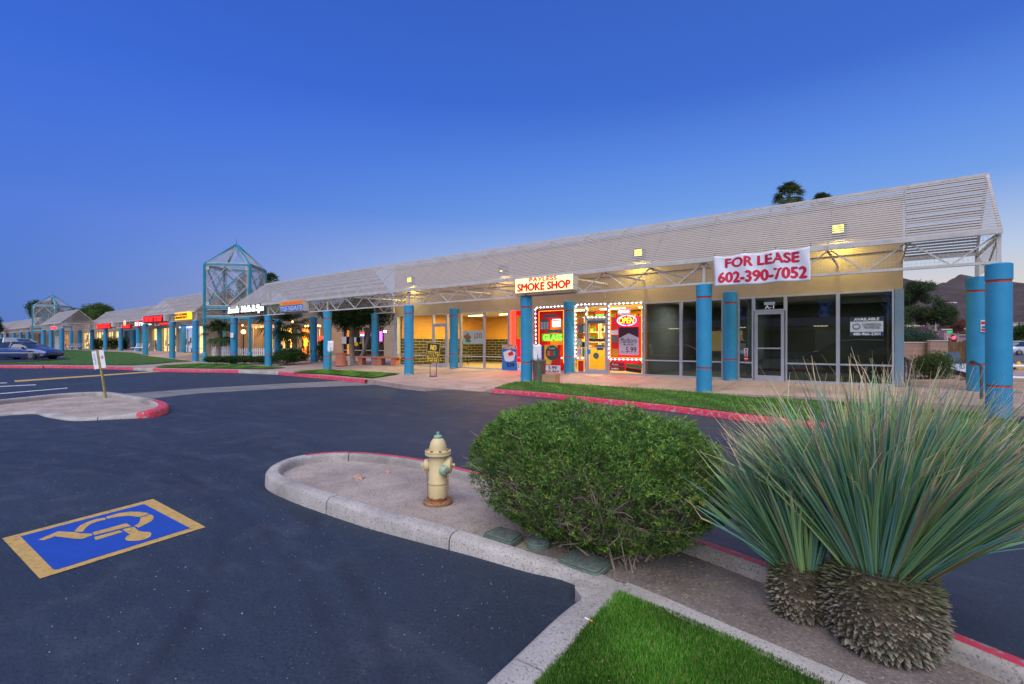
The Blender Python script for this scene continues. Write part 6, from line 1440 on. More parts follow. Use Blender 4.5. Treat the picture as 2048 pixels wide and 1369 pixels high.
# metal slatted benches
def slat_bench():
    t = T('metal_bench', 'white slatted metal bench facing right on the lawn beside a blue column', 'bench', (0,0,0), 'white slatted metal benches')
    pr = [(.25,.42),(.18,.45),(.0,.44),(-.15,.42),(-.25,.50),(-.32,.68),(-.38,.85)]
    g = G()
    for (a, z) in [tuple(Vector(pr[int(f)]).lerp(Vector(pr[min(int(f)+1, 6)]), f-int(f))) for f in [k*.4 for k in range(16)]]: g.bar((-.85, -a, z), (.85, -a, z), .035, .012)
    g.build('slats', M_WHITE, t)
    for xx in (-.84, 0, .84):
        g = G()
        for (a, z), (b_, z2) in zip(pr[:-1], pr[1:]): g.bar((xx, -a, z-.01), (xx, -b_, z2-.01), .04, .03)
        g.build('side_frame', M_WHITE, t)
    for xx in (-.6, .6): g = G(); g.bar((xx, .0, 0), (xx, .0, .42), .07); g.bar((xx, -.2, .02), (xx, .2, .02), .06, .03); g.build('leg', M_WHITE, t)
    return t
sb = slat_bench(); x, y = at(279, 46.5); sb.location = (x, y, gz(x, y)); sb.rotation_euler.z = .35
s2 = copy_tree(sb); x, y = at(137, 62); s2.location = (x, y, .62); s2.rotation_euler.z = .1; s2['label'] = 'white slatted metal bench under the small gabled canopy, left of two'
s2 = copy_tree(sb); x, y = at(152, 61); s2.location = (x, y, .62); s2.rotation_euler.z = .1; s2['label'] = 'white slatted metal bench under the small gabled canopy, right of two'
x, y = at(120.5, 62); g = G(); g.box(x-1.0, x+.9, y-.3, y+.3, .5, 2.4); g.box(x-.95, x-.1, y-.33, y-.301, .6, 2.3); g.box(x-.02, x+.85, y-.33, y-.301, .6, 2.3); one(g, 'utility_cabinet', M_WHT, 'grey cabinet of mailboxes under the small gabled canopy', 'cabinet', loc=(x, y, .5))
# no parking board
x, y = at(866, 19.0); t = T('parking_board', 'tilted black and yellow no parking at any time board on thin legs', 'sign', (x, y, .19))
rt = Vector((CC, SS, 0)); bx = Vector((x, y, 0)); up_ = (Vector(UZ)+rt*.10).normalized(); r2 = (rt-Vector(UZ)*.10).normalized(); nrm_ = r2.cross(up_); cc_ = bx+Vector((0, 0, 1.13))
def panel(c, w_, h_, off, name, m_, par=t, rr=None):
    g = G(); rr = rr or r2; f = nrm_*0+Vector((SS, -CC, 0)); q_ = c+f*off; a, b_ = rr*w_/2, up_*h_/2
    vs = [q_-a-b_, q_+a-b_, q_+a+b_, q_-a+b_]; vs += [v-f*.012 for v in vs]; g.add(vs, [(0,1,2,3),(7,6,5,4),(0,4,5,1),(1,5,6,2),(2,6,7,3),(3,7,4,0)]); return g.build(name, m_, par)
panel(cc_, .56, .80, .0, 'board', P_BLK); panel(cc_, .52, .76, .004, 'yellow_border', P_YEL); panel(cc_, .49, .73, .008, 'black_panel', P_BLK); panel(cc_-up_*.10, .45, .30, .012, 'yellow_panel', P_YEL)
f_ = Vector((SS, -CC, 0))
text('NO', 'lettering', P_YEL, t, cc_+up_*.20+f_*.012, r2, up_, .22, .20, bold=.045)
text('PARKING', 'lettering', P_BLK, t, cc_-up_*.10+f_*.016, r2, up_, .44, .26, bold=.012)
text('AT ANY TIME', 'lettering', P_YEL, t, cc_-up_*.31+f_*.012, r2, up_, .40, .07, bold=.035)
for s in (-.11, .13): g = G(); p = bx+rt*s; g.tube([(p.x, p.y, .16), (p.x, p.y, .95)], .012, 6); g.build('leg', M_BLK, t)
g = G(); g.tube([(bx+rt*-.11)+Vector((0,0,.2)), (bx+rt*.13)+Vector((0,0,.2))], .012, 6); g.build('brace', M_BLK, t)
x, y = at(866, 19.3); g = G(); g.lathe([(.12,.16),(.15,.22),(.13,.3),(.05,.36)], (x, y, 0), 9); one(g, 'weight_stone', mat('rock', (.42,.27,.22)), 'round pink stone weighing down the no parking board', 'stone', loc=(x, y, .18), smooth=True)
# notices on green posts
def notice_post(px, Y, ztop, w_, h_, tilt, label, z0=.15):
    x, y = at(px, Y); t = T('notice_post', label, 'notice', (x, y, z0), 'white paper notices on green posts'); e = Vector((x, y, 0))+rt*tilt
    g = G(); g.bar((x, y, z0-.1), (e.x, e.y, ztop-h_*.2), .045, .03); g.build('post', mat('green_post', (.05,.17,.13), .5, .2, 9), t)
    g = G(); c = e+Vector((0, 0, ztop-h_/2))+f_*.03; n_ = 6; vs = []
    for j in range(n_+1):
        for i in range(n_+1): u, v = i/n_-.5, j/n_-.5; p = c+rt*(u*w_*(1+.05*v))+Vector((0, 0, v*h_+.02*math.sin(u*9)))+f_*(.02*math.sin(u*7+v*5)); vs.append(p)
    g.add(vs, [(j*(n_+1)+i, j*(n_+1)+i+1, (j+1)*(n_+1)+i+1, (j+1)*(n_+1)+i) for j in range(n_) for i in range(n_)]); o = g.build('paper', M_PAPER, t, True); md = o.modifiers.new('s', 'SOLIDIFY'); md.thickness = .004
notice_post(659, 22.0, 1.60, .26, .50, .06, 'white paper notice on a green post before the column left of the ficus')
notice_post(1080.5, 14.8, 1.46, .25, .48, -.09, 'white paper notice on a green post before the column under the smoke shop sign')
# leaning sign in the far island
x, y = at(212, 13.0); t = T('leaning_sign', 'leaning post with two narrow white sign blades on the far left island', 'sign', (x, y, .03)); b0 = Vector((x, y, .0)); tp = Vector((*at(196.5, 13.0), 1.5-.2))
g = G(); g.bar(b0, tp, .05, .035); g.build('post', mat('post_yellow', (.30,.28,.08), .7, .3, 8, dirt=(.2,.12,.06)), t)
ax_ = (tp-b0).normalized(); cr = ax_.cross(f_).normalized()*-1
if cr.dot(rt) < 0: cr = -cr
for s, l in ((-.095, 'left blade'), (.10, 'right blade')):
    c = tp-ax_*.24+cr*s; g = G(); a, b_ = cr*.062, ax_*.24; q_ = [c-a-b_, c+a-b_, c+a+b_, c-a+b_]; fo = f_*.03
    g.add([v+fo for v in q_]+[v+fo-f_*.006 for v in q_], [(0,1,2,3),(7,6,5,4),(0,4,5,1),(1,5,6,2),(2,6,7,3),(3,7,4,0)]); bl = g.build('blade', M_PAPER, t)
    if s < 0:
        g = G(); rr = random.Random(4)
        for k in range(9): q0 = c+f_*.036+ax_*(.16-k*.035); g.bar(q0+cr*rr.uniform(-.04, -.01), q0+cr*rr.uniform(.01, .04)+ax_*rr.uniform(-.015, .015), .009, .002, up=tuple(f_))
        g.build('scribbled_letters', P_BLU, t)
    else: 
        g = G(); c2 = c+ax_*.05; a, b_ = cr*.03, ax_*.035; q_ = [c2-a-b_, c2+a-b_, c2+a+b_, c2-a+b_]; g.add([v+f_*.034 for v in q_], [(0,1,2,3)]); g.build('red_mark', P_RED, t)
        g = G(); a, b_ = cr*.012, ax_*.015; q_ = [c2-a-b_, c2+a-b_, c2+a+b_, c2-a+b_]; g.add([v+f_*.037 for v in q_], [(0,1,2,3)]); g.build('white_mark', P_WHT, t)
# litter bin and crushed box
x, y = at(1078.5, 16.75); g = G(); g.lathe([(.20,.16),(.235,.88),(.25,.9),(.25,.93),(.21,.93),(.19,.5)], (x, y, 0), 24); one(g, 'litter_bin', mat('brown_bin', (.17,.12,.09), .8, .3, 9, dirt=(.07,.06,.05)), 'brown round litter bin behind the post with the paper notice', 'bin', loc=(x, y, .17), smooth=35)
x, y = at(1101, 16.4); t = T('cardboard_box', 'crushed open cardboard box beside the brown bin', 'box', (x, y, .18)); M_CARD = mat('cardboard', (.36,.23,.12), .85, .15, 6, .2, 40)
def quad(pts, name, th=.006): g = G(); g.add([Vector(p) for p in pts]+[Vector(p)+Vector((.002, th, .002)) for p in pts], [(0,1,2,3),(7,6,5,4),(0,4,5,1),(1,5,6,2),(2,6,7,3),(3,7,4,0)]); g.build(name, M_CARD, t)
quad([(x-.26,y-.16,.19),(x+.26,y-.12,.19),(x+.27,y-.10,.42),(x-.25,y-.14,.45)], 'front_wall'); quad([(x-.26,y+.16,.19),(x+.26,y+.16,.19),(x+.26,y+.2,.46),(x-.24,y+.18,.42)], 'back_wall')
quad([(x-.26,y+.16,.19),(x-.26,y-.16,.19),(x-.25,y-.14,.45),(x-.24,y+.18,.42)], 'side_wall'); quad([(x+.26,y-.12,.19),(x+.26,y+.16,.19),(x+.26,y+.2,.46),(x+.27,y-.10,.42)], 'side_wall'); quad([(x-.26,y-.18,.20),(x+.30,y-.14,.20),(x+.34,y-.34,.215),(x-.22,y-.36,.20)], 'flap')
# ------------------------------------------------------------------ right end: rails, sand, shrub, walls, street
def ubar(p, q, z0a, z0b, zt, name, label):
    t = T(name, label, 'handrail', (p[0], p[1], z0a), 'dark steel handrails at the right end'); g = G()
    g.tube([(p[0], p[1], z0a), (p[0], p[1], zt-.04), (lerp(p[0], q[0], .1), lerp(p[1], q[1], .1), zt)], .03, 8); g.build('leg', M_RAIL, t, True)
    g = G(); g.tube([(q[0], q[1], z0b), (q[0], q[1], zt-.10), (lerp(q[0], p[0], .1), lerp(q[1], p[1], .1), zt-.06)], .03, 8); g.build('leg', M_RAIL, t, True)
    g = G(); g.tube([(lerp(p[0], q[0], .1), lerp(p[1], q[1], .1), zt), (lerp(q[0], p[0], .1), lerp(q[1], p[1], .1), zt-.06)], .03, 8); g.build('top_rail', M_RAIL, t, True)
ubar(at(1942.5, 12.0), at(1963, 10.9), .1, .1, 1.06, 'handrail', 'dark steel handrail left of the nearest blue column')
ubar(at(1808, 14.2), at(1817.5, 13.4), .1, .1, 1.08, 'handrail', 'dark steel handrail at the building corner')
g = G(); N1 = 26; gx = [lerp(.42, 34, (i/N1)**1.3) for i in range(N1+1)]; gy = [16.9, 17.6, 18.5, 20, 22, 24, 27, 31, 36]; vs = []
for yy in gy:
    for xx in gx:
        z = .31+.18*math.exp(-((xx-4)/3.)**2-((yy-19.5)/2.5)**2)+.02*math.sin(xx*2.1+yy*1.7)
        if yy > 25: z = lerp(z, -.05, (yy-25)/11)
        if yy == 16.9: z = .30
        vs.append((xx, yy, z))
g.add(vs, [(j*(N1+1)+i, j*(N1+1)+i+1, (j+1)*(N1+1)+i+1, (j+1)*(N1+1)+i) for j in range(len(gy)-1) for i in range(N1)]); struct(g, 'sand_mound', M_SAND, True)
pebbles('gravel', [(.5,17),(12,17),(12,24),(.5,24)], 1500, .008, .03, .34, [(.4,.3,.22),(.28,.2,.15)], 'loose tan stones on the sand right of the building')
x, y = at(1866, 15.6)
cl = [(math.cos(a)*r_, math.sin(a)*r_, z_, rd_, .75) for a, r_, z_, rd_ in [(rng.uniform(0, 6.28), rng.uniform(.1, .62), rng.uniform(.12, .62), rng.uniform(.24, .40)) for k in range(26)]]
tree('desert_shrub', 'green desert shrub on the sand right of the building corner', (x, y, .40), 1.2, cl, [([(0,0,-.1),(.1*math.cos(a),.1*math.sin(a),.2),(.5*math.cos(a),.5*math.sin(a),.6)], [.025,.018,.008]) for a in (0, 1, 2, 3, 4, 5)], 2600, .07, [(.07,.12,.04),(.10,.15,.05),(.05,.085,.03)], 'shrub', lw=.25, k=5)
x, y = at(1934, 14.2); tree('dry_shrub', 'small dry brown shrub at the foot of the rear right column', (x, y, .30), .4, [(0,0,.15,.18,.8),(.12,.05,.12,.15,.8)], [([(0,0,0),(0,0,.2)], [.015,.008])], 200, .07, [(.12,.08,.05),(.08,.05,.03)], 'shrub', lw=.15)
# block wall with wooden section
def wallseg(name, label, pa, pb, Ya, Yb, z0, z1, m_, cap=True, th=.15, cat='wall'):
    a, b_ = Vector((*at(pa, Ya), 0)), Vector((*at(pb, Yb), 0)); t = T(name, label, cat, (a.x, a.y, z0)); g = G(); g.bar((a.x, a.y, (z0+z1)/2), (b_.x, b_.y, (z0+z1)/2), th, z1-z0); g.build('panel', m_, t)
    if cap: g = G(); g.bar((a.x, a.y, z1+.03), (b_.x, b_.y, z1+.03), th+.08, .06); g.build('cap', mat('wall_cap', (.42,.34,.28), .8, .1, 3), t)
    return t, a, b_
M_BLOCK = brick_mat('block_wall', (.27,.17,.12), (.30,.19,.14), (.2,.13,.1), sc_=.9)
wallseg('garden_wall', 'low tan block wall left of the street lamp', 1770, 1858, 27, 27.5, -.1, 1.52, M_BLOCK); wallseg('garden_wall', 'taller tan block wall section behind the desert shrub', 1858, 1893, 27.0, 27.3, -.1, 1.62, M_BLOCK)
t, a, b_ = wallseg('board_fence', 'weathered brown upright board fence left of the rear right column', 1893, 2010, 27.3, 28, -.1, 1.55, M_WOOD, False, .04, 'fence')
g = G(); n_ = 42
for k in range(n_):
    p = a.lerp(b_, (k+.5)/n_); d = (b_-a).normalized(); h_ = 1.58+random.uniform(-.03, .03); q_ = d.cross(Vector(UZ))*(-.04 if d.cross(Vector(UZ)).y > 0 else .04); g.bar((p.x+q_.x, p.y+q_.y, -.1), (p.x+q_.x, p.y+q_.y, h_), .115, .025, up=tuple(d))
g.build('boards', mat('weathered_board', (.20,.12,.06), .85, .45, 1.7, .3, 30), t)
x, y = at(1908, 22); t = T('slatted_bench', 'dark blue slatted bench on the pale slab beyond the desert shrub', 'bench', (x, y, .2)); g = G()
for k in range(10): p = Vector((x, y, 0))+rt*(-.3+k*.065); g.bar((p.x, p.y, .62), (p.x-.03, p.y+.15, 1.1), .035, .02)
g.build('backrest', mat('bench_blue', (.02,.06,.12), .5, .1, 3), t)
g = G(); p, q_ = Vector((x, y, .6))-rt*.35, Vector((x, y, .6))+rt*.35; g.bar(p, q_, .4, .04); g.build('seat', MATS['bench_blue'], t)
for s in (-.3, .3): g = G(); p = Vector((x, y, 0))+rt*s; g.bar((p.x, p.y, .1), (p.x, p.y, .6), .05); g.build('leg', MATS['bench_blue'], t)
g = G(); q = [(*at(a, b_), .47) for a, b_ in ((1893, 19.5), (1940, 15.8), (1990, 16), (2040, 22), (1892, 23))]; g.sheet([(p[0], p[1]) for p in q], .52); struct(g, 'pale_slab', mat('pale_slab', (.55,.55,.58), .7, .06, 2))
# street beyond
g = G(); g.sheet([(*at(1700, 48), 0), (*at(2400, 30), 0), (*at(2400, 62), 0), (*at(1700, 90), 0)], .02); struct(g, 'street', mat('street_asphalt', (.09,.085,.09), .8, .1, .3))
g = G(); g.sheet([(*at(1960, 15.5), 0), (*at(2400, 12), 0), (*at(2400, 24), 0), (*at(1960, 26), 0)], .0); struct(g, 'verge', mat('verge', (.12,.13,.07), .9, .4, 1.2, .3, 20))
x, y = at(1871, 60); t = T('street_lamp', 'tall tan street lamp with a curved arm over the block wall', 'street lamp', (x, y, 0)); g = G(); zt = 1.5+78/F*60
g.tube([(x, y, 0), (x, y, zt-.4)], [.12, .09], 8); g.build('pole', mat('tan_pole', (.42,.32,.22), .6, .1, 2), t, True)
g = G(); p0 = Vector((x, y, zt-.4)); g.tube(catmull([p0, p0+rt*.6+Vector((0,0,.45)), p0+rt*1.8+Vector((0,0,.62))], 5), .05, 6); g.build('arm', MATS['tan_pole'], t, True)
g = G(); q_ = p0+rt*1.8+Vector((0,0,.6)); g.bar(q_, q_+rt*.75, .3, .13); g.build('lamp_head', M_WHT, t)
x, y = at(1905, 58); t = T('traffic_light', 'traffic signal showing red with a green street name plate', 'traffic light', (x, y, 0)); g = G(); p = Vector((x, y, 0))
g.tube([(p+rt*2.2), (p+rt*2.2+Vector((0,0,3.0)))], .09, 8); g.tube([(p+rt*2.2+Vector((0,0,2.75))), (p-rt*.9+Vector((0,0,2.85)))], .05, 6); g.build('mast', M_RAIL, t, True)
g = G(); c = p+Vector((0,0,2.05)); g.bar(c-Vector((0,0,.5)), c+Vector((0,0,.5)), .3, .25); g.build('signal_head', M_BLK, t)
g = G(); c2 = c+Vector((0,0,.1))+f_*.16; g.lathe([(.17*math.sin(a_), .17*math.cos(a_)) for a_ in (0.1, .6, 1.2, 1.57, 2.2, 3.0)], c2, 14); g.build('red_lens', emit('tl_red', (1,.01,.02), 18), t, True)
g = G(); c3 = p-rt*.35+Vector((0,0,2.85)); g.bar(c3-rt*.35, c3+rt*.35, .04, .26); g.build('street_plate', emit('plate_green', (.03,.6,.15), .7), t)
x, y = at(1883, 62); t = T('bus_shelter', 'pale frame bus shelter beyond the block wall', 'shelter', (x, y, 0)); g = G(); p = Vector((x, y, 0))
for s in (-.75, .75): g.bar(p+rt*s, p+rt*s+Vector((0,0,3.2)), .12)
g.bar(p-rt*.85+Vector((0,0,3.25)), p+rt*.85+Vector((0,0,3.25)), 1.2, .14); g.build('frame', M_WHT, t)
def far_house(name, label, px0, px1, Y, z1, m_, wins, roofh=.0, z0=-.2):
    a, b_ = Vector((*at(px0, Y), 0)), Vector((*at(px1, Y), 0)); t = T(name, label, 'building', (a.x, a.y, z0)); g = G(); bk = Vector((-SS, CC, 0))*8; d = (b_-a).normalized(); L = (b_-a).length
    pl = [a, b_, b_+bk, a+bk]; g.prism([(p.x, p.y) for p in pl], z0, z1); g.build('wall', m_, t)
    g = G(); pl = [a-d*.3-bk*.04, b_+d*.3-bk*.04, b_+d*.3+bk*1.03, a-d*.3+bk*1.03]; g.prism([(p.x, p.y) for p in pl], z1+.001, z1+.25); g.build('roof', mat('far_roof', (.28,.2,.2), .8, .1, 1), t)
    for u, v, q0, q1 in wins:
        p, q_ = a.lerp(b_, u)-bk*.01, a.lerp(b_, v)-bk*.01; g = G(); g.bar((p.x, p.y, (q0+q1)/2), (q_.x, q_.y, (q0+q1)/2), .05, q1-q0); g.build('window', M_DARK, t)
M_PINK = mat('pink_stucco', (.33,.19,.22), .8, .1, 1)
far_house('far_building', 'pink low building behind the traffic signal', 1888, 1918, 85, 4.4, M_PINK, [(.15,.4,1.2,2.4),(.55,.8,1.2,2.4)]); far_house('far_building', 'grey pink building right of the traffic signal', 1916, 1960, 88, 2.9, mat('mauve', (.24,.17,.2), .8), [(.2,.4,1,2)]); far_house('far_building', 'grey building left of the bus shelter', 1848, 1886, 110, 5.0, mat('mauve2', (.22,.2,.24), .8), [(.5,.8,2,3.4)])
for k, px in enumerate((2026, 2050, 2075)): far_house('far_house', ['pale house far behind the nearest column', 'second pale house far behind the nearest column', 'third pale house beyond the frame edge'][k], px-9, px+10, 180, 3.5+5.5, M_WHT, [(.3,.6,5,6.5)])
x, y = at(1862, 45); cl = [(lambda u: (u, rng.uniform(-1, 1), rng.uniform(3.4, 7.0-1.5*max(0, u+.2)), rng.uniform(.35, .75), .8))(rng.uniform(-2.0, 1.5)) for k in range(44)]
tree('mesquite_tree', 'large open dark tree right of the building corner', (x, y, 0), 7, cl, [([(0,0,0),(.3,0,2),(-.5,0,4),(-.9,.2,5.5)], [.25,.2,.14,.06]), ([(.3,0,2),(.9,.1,3.6),(1.5,0,5.2)], [.16,.11,.05])], 7000, .16, [(.055,.085,.035),(.08,.12,.05),(.035,.055,.028)])
x, y = at(1835, 33); cl = [(rng.uniform(-1.5, 1.0), rng.uniform(-.8, .8), rng.uniform(.9, 2.2), rng.uniform(.5, .8), .8) for k in range(18)]
tree('acacia_bush', 'blue green feathery bush below the large dark tree', (x, y, 0), 3, cl, [([(0,0,0),(0,0,1.6)], [.1,.05])], 6500, .10, [(.045,.09,.055),(.06,.11,.065),(.035,.07,.045)])
x, y = at(1915, 80); tree('rust_tree', 'small rust coloured tree behind the traffic signal', (x, y, 0), 5, rc(6, 1.0, 4.2, .9, .7, 1.0), [([(0,0,0),(0,0,4)], [.12,.05])], 900, .25, [(.20,.07,.05),(.15,.06,.05)])
for k, (px, Y, r_) in enumerate(((1890, 95, 2.2), (1932, 100, 2.2), (2030, 120, 3.0), (2052, 90, 2.4), (1905, 130, 3), (2075, 140, 3.2))):
    x, y = at(px, Y); tree('street_tree', ['dark street tree beside the bus shelter', 'dark street tree right of the traffic signal', 'broad dark tree far behind the nearest column', 'dark tree at the right frame edge', 'distant tree behind the pink building', 'distant tree beyond the right frame edge'][k], (x, y, 0), 5, rc(8, r_*.7, r_*1.3, r_*.5, r_*.4, r_*.6), [([(0,0,0),(0,0,r_)], [.15,.08])], 1100, .3, DG)
# white pipe railing and yellow hydrant by the right edge
t = T('pipe_railing', 'white three pipe railing at the right edge beside the nearest column', 'railing', (*at(2030, 13.5), 0)); g = G(); p0 = Vector((*at(2012, 13.6), 0)); p1 = Vector((*at(2160, 12.4), 0))
for z in (.28, .60, .92): g.tube([p0+Vector((0,0,z-.05)), p1+Vector((0,0,z-.05))], .035, 8)
g.build('rails', M_WHITE, t, True)
for f in (.5, .98): g = G(); p = p0.lerp(p1, f); g.tube([p, p+Vector((0,0,.95))], .035, 8); g.build('post', M_WHITE, t, True)
x, y = at(2037, 21.5); t = T('fire_hydrant', 'bright yellow fire hydrant behind the white pipe railing', 'hydrant', (x, y, 0)); M_YH = mat('yellow_hydrant', (.62,.36,.02), .5, .15, 8)
g = G(); g.lathe([(.16,-.02),(.16,.03),(.1,.04),(.1,.5),(.14,.5),(.14,.54),(.1,.55),(.07,.66),(.02,.7)], (x, y, 0), 20); g.build('barrel', M_YH, t, 35)
for s in (-1, 1): g = G(); g.tube([Vector((x, y, .4)), Vector((x, y, .4))+rt*s*.17], [.06, .065], 12); g.build('nozzle', M_YH, t, 35)
g = G(); q = [at(2015, 11.5), at(2200, 10.0), at(2200, 11.4), at(2010, 12.6)]; g.prism(q, -.05, .18); one(g, 'ramp_wall', mat('pink_concrete', (.40,.25,.23), .85, .1, 3, .3, 60), 'low pink concrete ramp wall at the right edge behind the nearest column', 'wall', loc=(*q[0], 0))
# mountains
def mountain(name, prof, Y0_, depth, mt, seed, zf=1.):
    rr = np.random.default_rng(seed); xs_ = np.arange(prof[0][0], prof[-1][0]+1, 6.); nj = 26; vs = []; g = G()
    hh = np.interp(xs_, [p[0] for p in prof], [p[1] for p in prof]); ph = rr.uniform(0, 6.28, 8)
    for j in range(nj+1):
        f = j/nj; Y = Y0_+depth*(f-1)
        for i, px in enumerate(xs_):
            hgt = (HY-hh[i])/F*Y0_+1.5; prf = (f**1.35); rid = 0
            for k in range(6): rid += math.sin(px*(.035*(k+1.3))+f*5*(k*.4+1)+ph[k])*(.5**k)
            rid2 = math.sin(px*.31+f*9+ph[6])*.3+math.sin(px*.63-f*13+ph[7])*.2
            jag = (math.sin(px*.9)+math.sin(px*.37+2))*hgt*.008*(f > .99)
            z = hgt*(prf+ .10*(rid+rid2)*f*(1-f)*1.6)+jag; X = (px-CX)/F*Y0_*(1-.0*(1-f)); vs.append((*W(X, Y), z-8*(1-f)))
    n_ = len(xs_); g.add(vs, [(j*n_+i, j*n_+i+1, (j+1)*n_+i+1, (j+1)*n_+i) for j in range(nj) for i in range(n_-1)]); return struct(g, name, mt, True)
def mtn_mat():
    m, nt, bs = base_mat('mountain_scrub'); tc = nd(nt, 'ShaderNodeTexCoord').outputs['Object']
    c = ramp(nt, noise(nt, .012, 8, .7, tc).outputs[0], [(.35, (.055,.036,.036)), (.65, (.11,.078,.072))]).outputs[0]
    c = mix(nt, ramp(nt, noise(nt, .12, 6, .75, tc).outputs[0], [(.5, 0.), (.62, .8)]).outputs[0], c, (.06, .058, .04))
    nt.links.new(c, bs.inputs['Base Color']); bs.inputs['Roughness'].default_value = .95; bump(nt, bs, noise(nt, .05, 8, .75, tc).outputs[0], 1., 8); return m
M_MTN = mtn_mat()
mountain('mountain', [(1640,640),(1740,590),(1800,556),(1830,564),(1860,572),(1890,566),(1908,555),(1922,550),(1932,553),(1945,566),(1975,588),(2010,596),(2048,602),(2120,610),(2200,640),(2300,670)], 1500, 1100, M_MTN, 4)
# ------------------------------------------------------------------ cars
def loft(st, g, m=0, cap=True):
    n = len(st[0]); vs = [p for r_ in st for p in r_]; fs = [(i*n+k, i*n+(k+1) % n, (i+1)*n+(k+1) % n, (i+1)*n+k) for i in range(len(st)-1) for k in range(n)]
    if cap: fs += [tuple(range(n))[::-1], tuple(range((len(st)-1)*n, len(st)*n))]
    g.add(vs, fs, m)
def ringc(x, hw, z0, z1, c=.06, flare=1.):
    r = [(hw*.90, z0), (hw, z0+.16), (hw*1.0, (z0+z1)/2), (hw*.97, z1-.1), (hw*.90, z1-.02), (hw*.5, z1+c*.7), (0, z1+c)]
    return [(x, -a, b_) for a, b_ in r]+[(x, a, b_) for a, b_ in r[::-1][1:]]
def car(name, label, cat, paint, L, Wd, body, roofp, trim=True, group=None, wheels=(-1.45, 1.45), rw=.32):
    t = T(name, label, cat, (0, 0, 0), group); hw = Wd/2; g = G(); loft([ringc(x, hw*w_, z0, z1) for x, w_, z0, z1 in body], g); b_ = g.build('body', paint, t, 50)
    bv = None
    g = G(); st = []
    for x, zb_, zt_, wt in roofp: r_ = [(hw*.90, zb_), (lerp(hw*.90, wt, .5), lerp(zb_, zt_, .55)), (wt, zt_-.03)]; st.append([(x, -a, z) for a, z in r_]+[(x, a, z) for a, z in r_[::-1]])
    loft(st, g); gl = g.build('windows', mat('car_glass', (.02,.035,.045), .05, .1, 1, spec=.8), t, 40)
    g = G(); xs_ = [p for p in roofp if p[2] > max(q_[2] for q_ in roofp)-.12]; st = []
    for x, zb_, zt_, wt in xs_: st.append([(x, -wt-.02, zt_-.05), (x, -wt*.93, zt_+.0), (x, 0, zt_+.035), (x, wt*.93, zt_+.0), (x, wt+.02, zt_-.05)])
    loft(st, g); g.build('roof', paint, t, 40)
    for s in (-1, 1):
        g = G(); pr = [Vector((x, s*(hw*.90+.006), zb_)) for x, zb_, zt_, wt in roofp]; tp = [Vector((x, s*(wt+.008), zt_-.03)) for x, zb_, zt_, wt in roofp]
        g.bar(pr[0], tp[1], .07, .05); g.bar(pr[-1], tp[-2], .06, .05)
        for k in range(1, len(tp)-2): g.bar(tp[k], tp[k+1], .05, .05)
        md = (roofp[0][0]+roofp[-1][0])/2+.0; zbm = np.interp(md, [p[0] for p in roofp], [p[1] for p in roofp]); g.bar((md, s*(hw*.905), zbm), (md-.06, s*(roofp[2][3]+.01), roofp[2][2]-.04), .07, .05)
        g.build('pillars', paint, t)
        zm = (body[3][2]+body[3][3])/2-.04; g = G(); g.bar((body[1][0]+.2, s*(hw+.008), zm), (body[-2][0]-.35, s*(hw+.008), zm), .02, .05); g.build('side_moulding', M_WHT if trim else paint, t)
        g = G(); g.bar((md-.02, s*(hw*.985+.012), zm-.25), (md-.02, s*(hw*.955+.012), zm+.33), .012, .012); g.build('door_seam', M_BLK, t)
        for xd in (md-.25, md+.85): g = G(); g.bar((xd, s*(hw*.975+.02), zm+.26), (xd+.16, s*(hw*.975+.02), zm+.26), .03, .03); g.build('door_handle', paint, t)
        g = G(); xm_ = roofp[-1][0]-.45; g.bar((xm_, s*(hw*.95), zm+.38), (xm_+.05, s*(hw+.17), zm+.42), .12, .13); g.build('wing_mirror', paint, t)
        f = body[-1]; g = G(); g.bar((f[0]-.14, s*hw*.42, f[3]-.10), (f[0]-.2, s*hw*.86, f[3]-.10), .16, .11); g.build('headlight', mat('lamp_glass', (.7,.72,.75), .1, .05, 2), t)
        g = G(); g.bar((f[0]-.42, s*(hw*.93), f[3]-.24), (f[0]-.22, s*(hw*.90), f[3]-.24), .05, .06); g.build('indicator', mat('amber_lamp', (.75,.16,.03), .3), t)
        r_ = body[0]; g = G(); g.bar((r_[0]+.03, s*hw*.45, r_[3]-.14), (r_[0]+.05, s*hw*.85, r_[3]-.14), .1, .14); g.build('tail_light', mat('tail_red', (.45,.01,.01), .3), t)
        for xw in wheels:
            g = G(); g.lathe([(rw+.06, -.02), (rw+.06, .012)], (xw, s*(hw-.01), rw), 28, 0, 'y'); g.build('wheel_arch', M_BLK, t)
            wh = G(); o_ = s*(hw-.10); wh.lathe([(rw*.55, -.1), (rw*.94, -.11), (rw, -.08), (rw, .08), (rw*.94, .125), (rw*.66, .125), (rw*.62, .11)], (xw, o_, rw), 28, 0, 'y'); w_ = wh.build('wheel', M_TYRE, t, 40)
            g = G(); e = s*.127; g.lathe([(rw*.64, -.004), (rw*.6, .004), (rw*.2, .0), (rw*.14, .01)], (xw, o_+e, rw), 20, 0, 'y'); g.build('rim', mat('rim_grey', (.22,.22,.24), .35, .3, 15, metal=.6), w_)
            for k in range(5): a = k*2*PI/5; g = G(); g.bar((xw+.2*rw*math.cos(a), o_+e+s*.008, rw+.2*rw*math.sin(a)), (xw+.58*rw*math.cos(a), o_+e+s*.008, rw+.58*rw*math.sin(a)), .05, .012, up=(0, 1, 0)); g.build('spoke', M_CHROME, w_)
    g = G(); f = body[-1]; g.box(f[0]-.06, f[0]+.03, -hw*.72, hw*.72, f[2]+.03, f[2]+.2); g.build('bumper', paint, t)
    return t
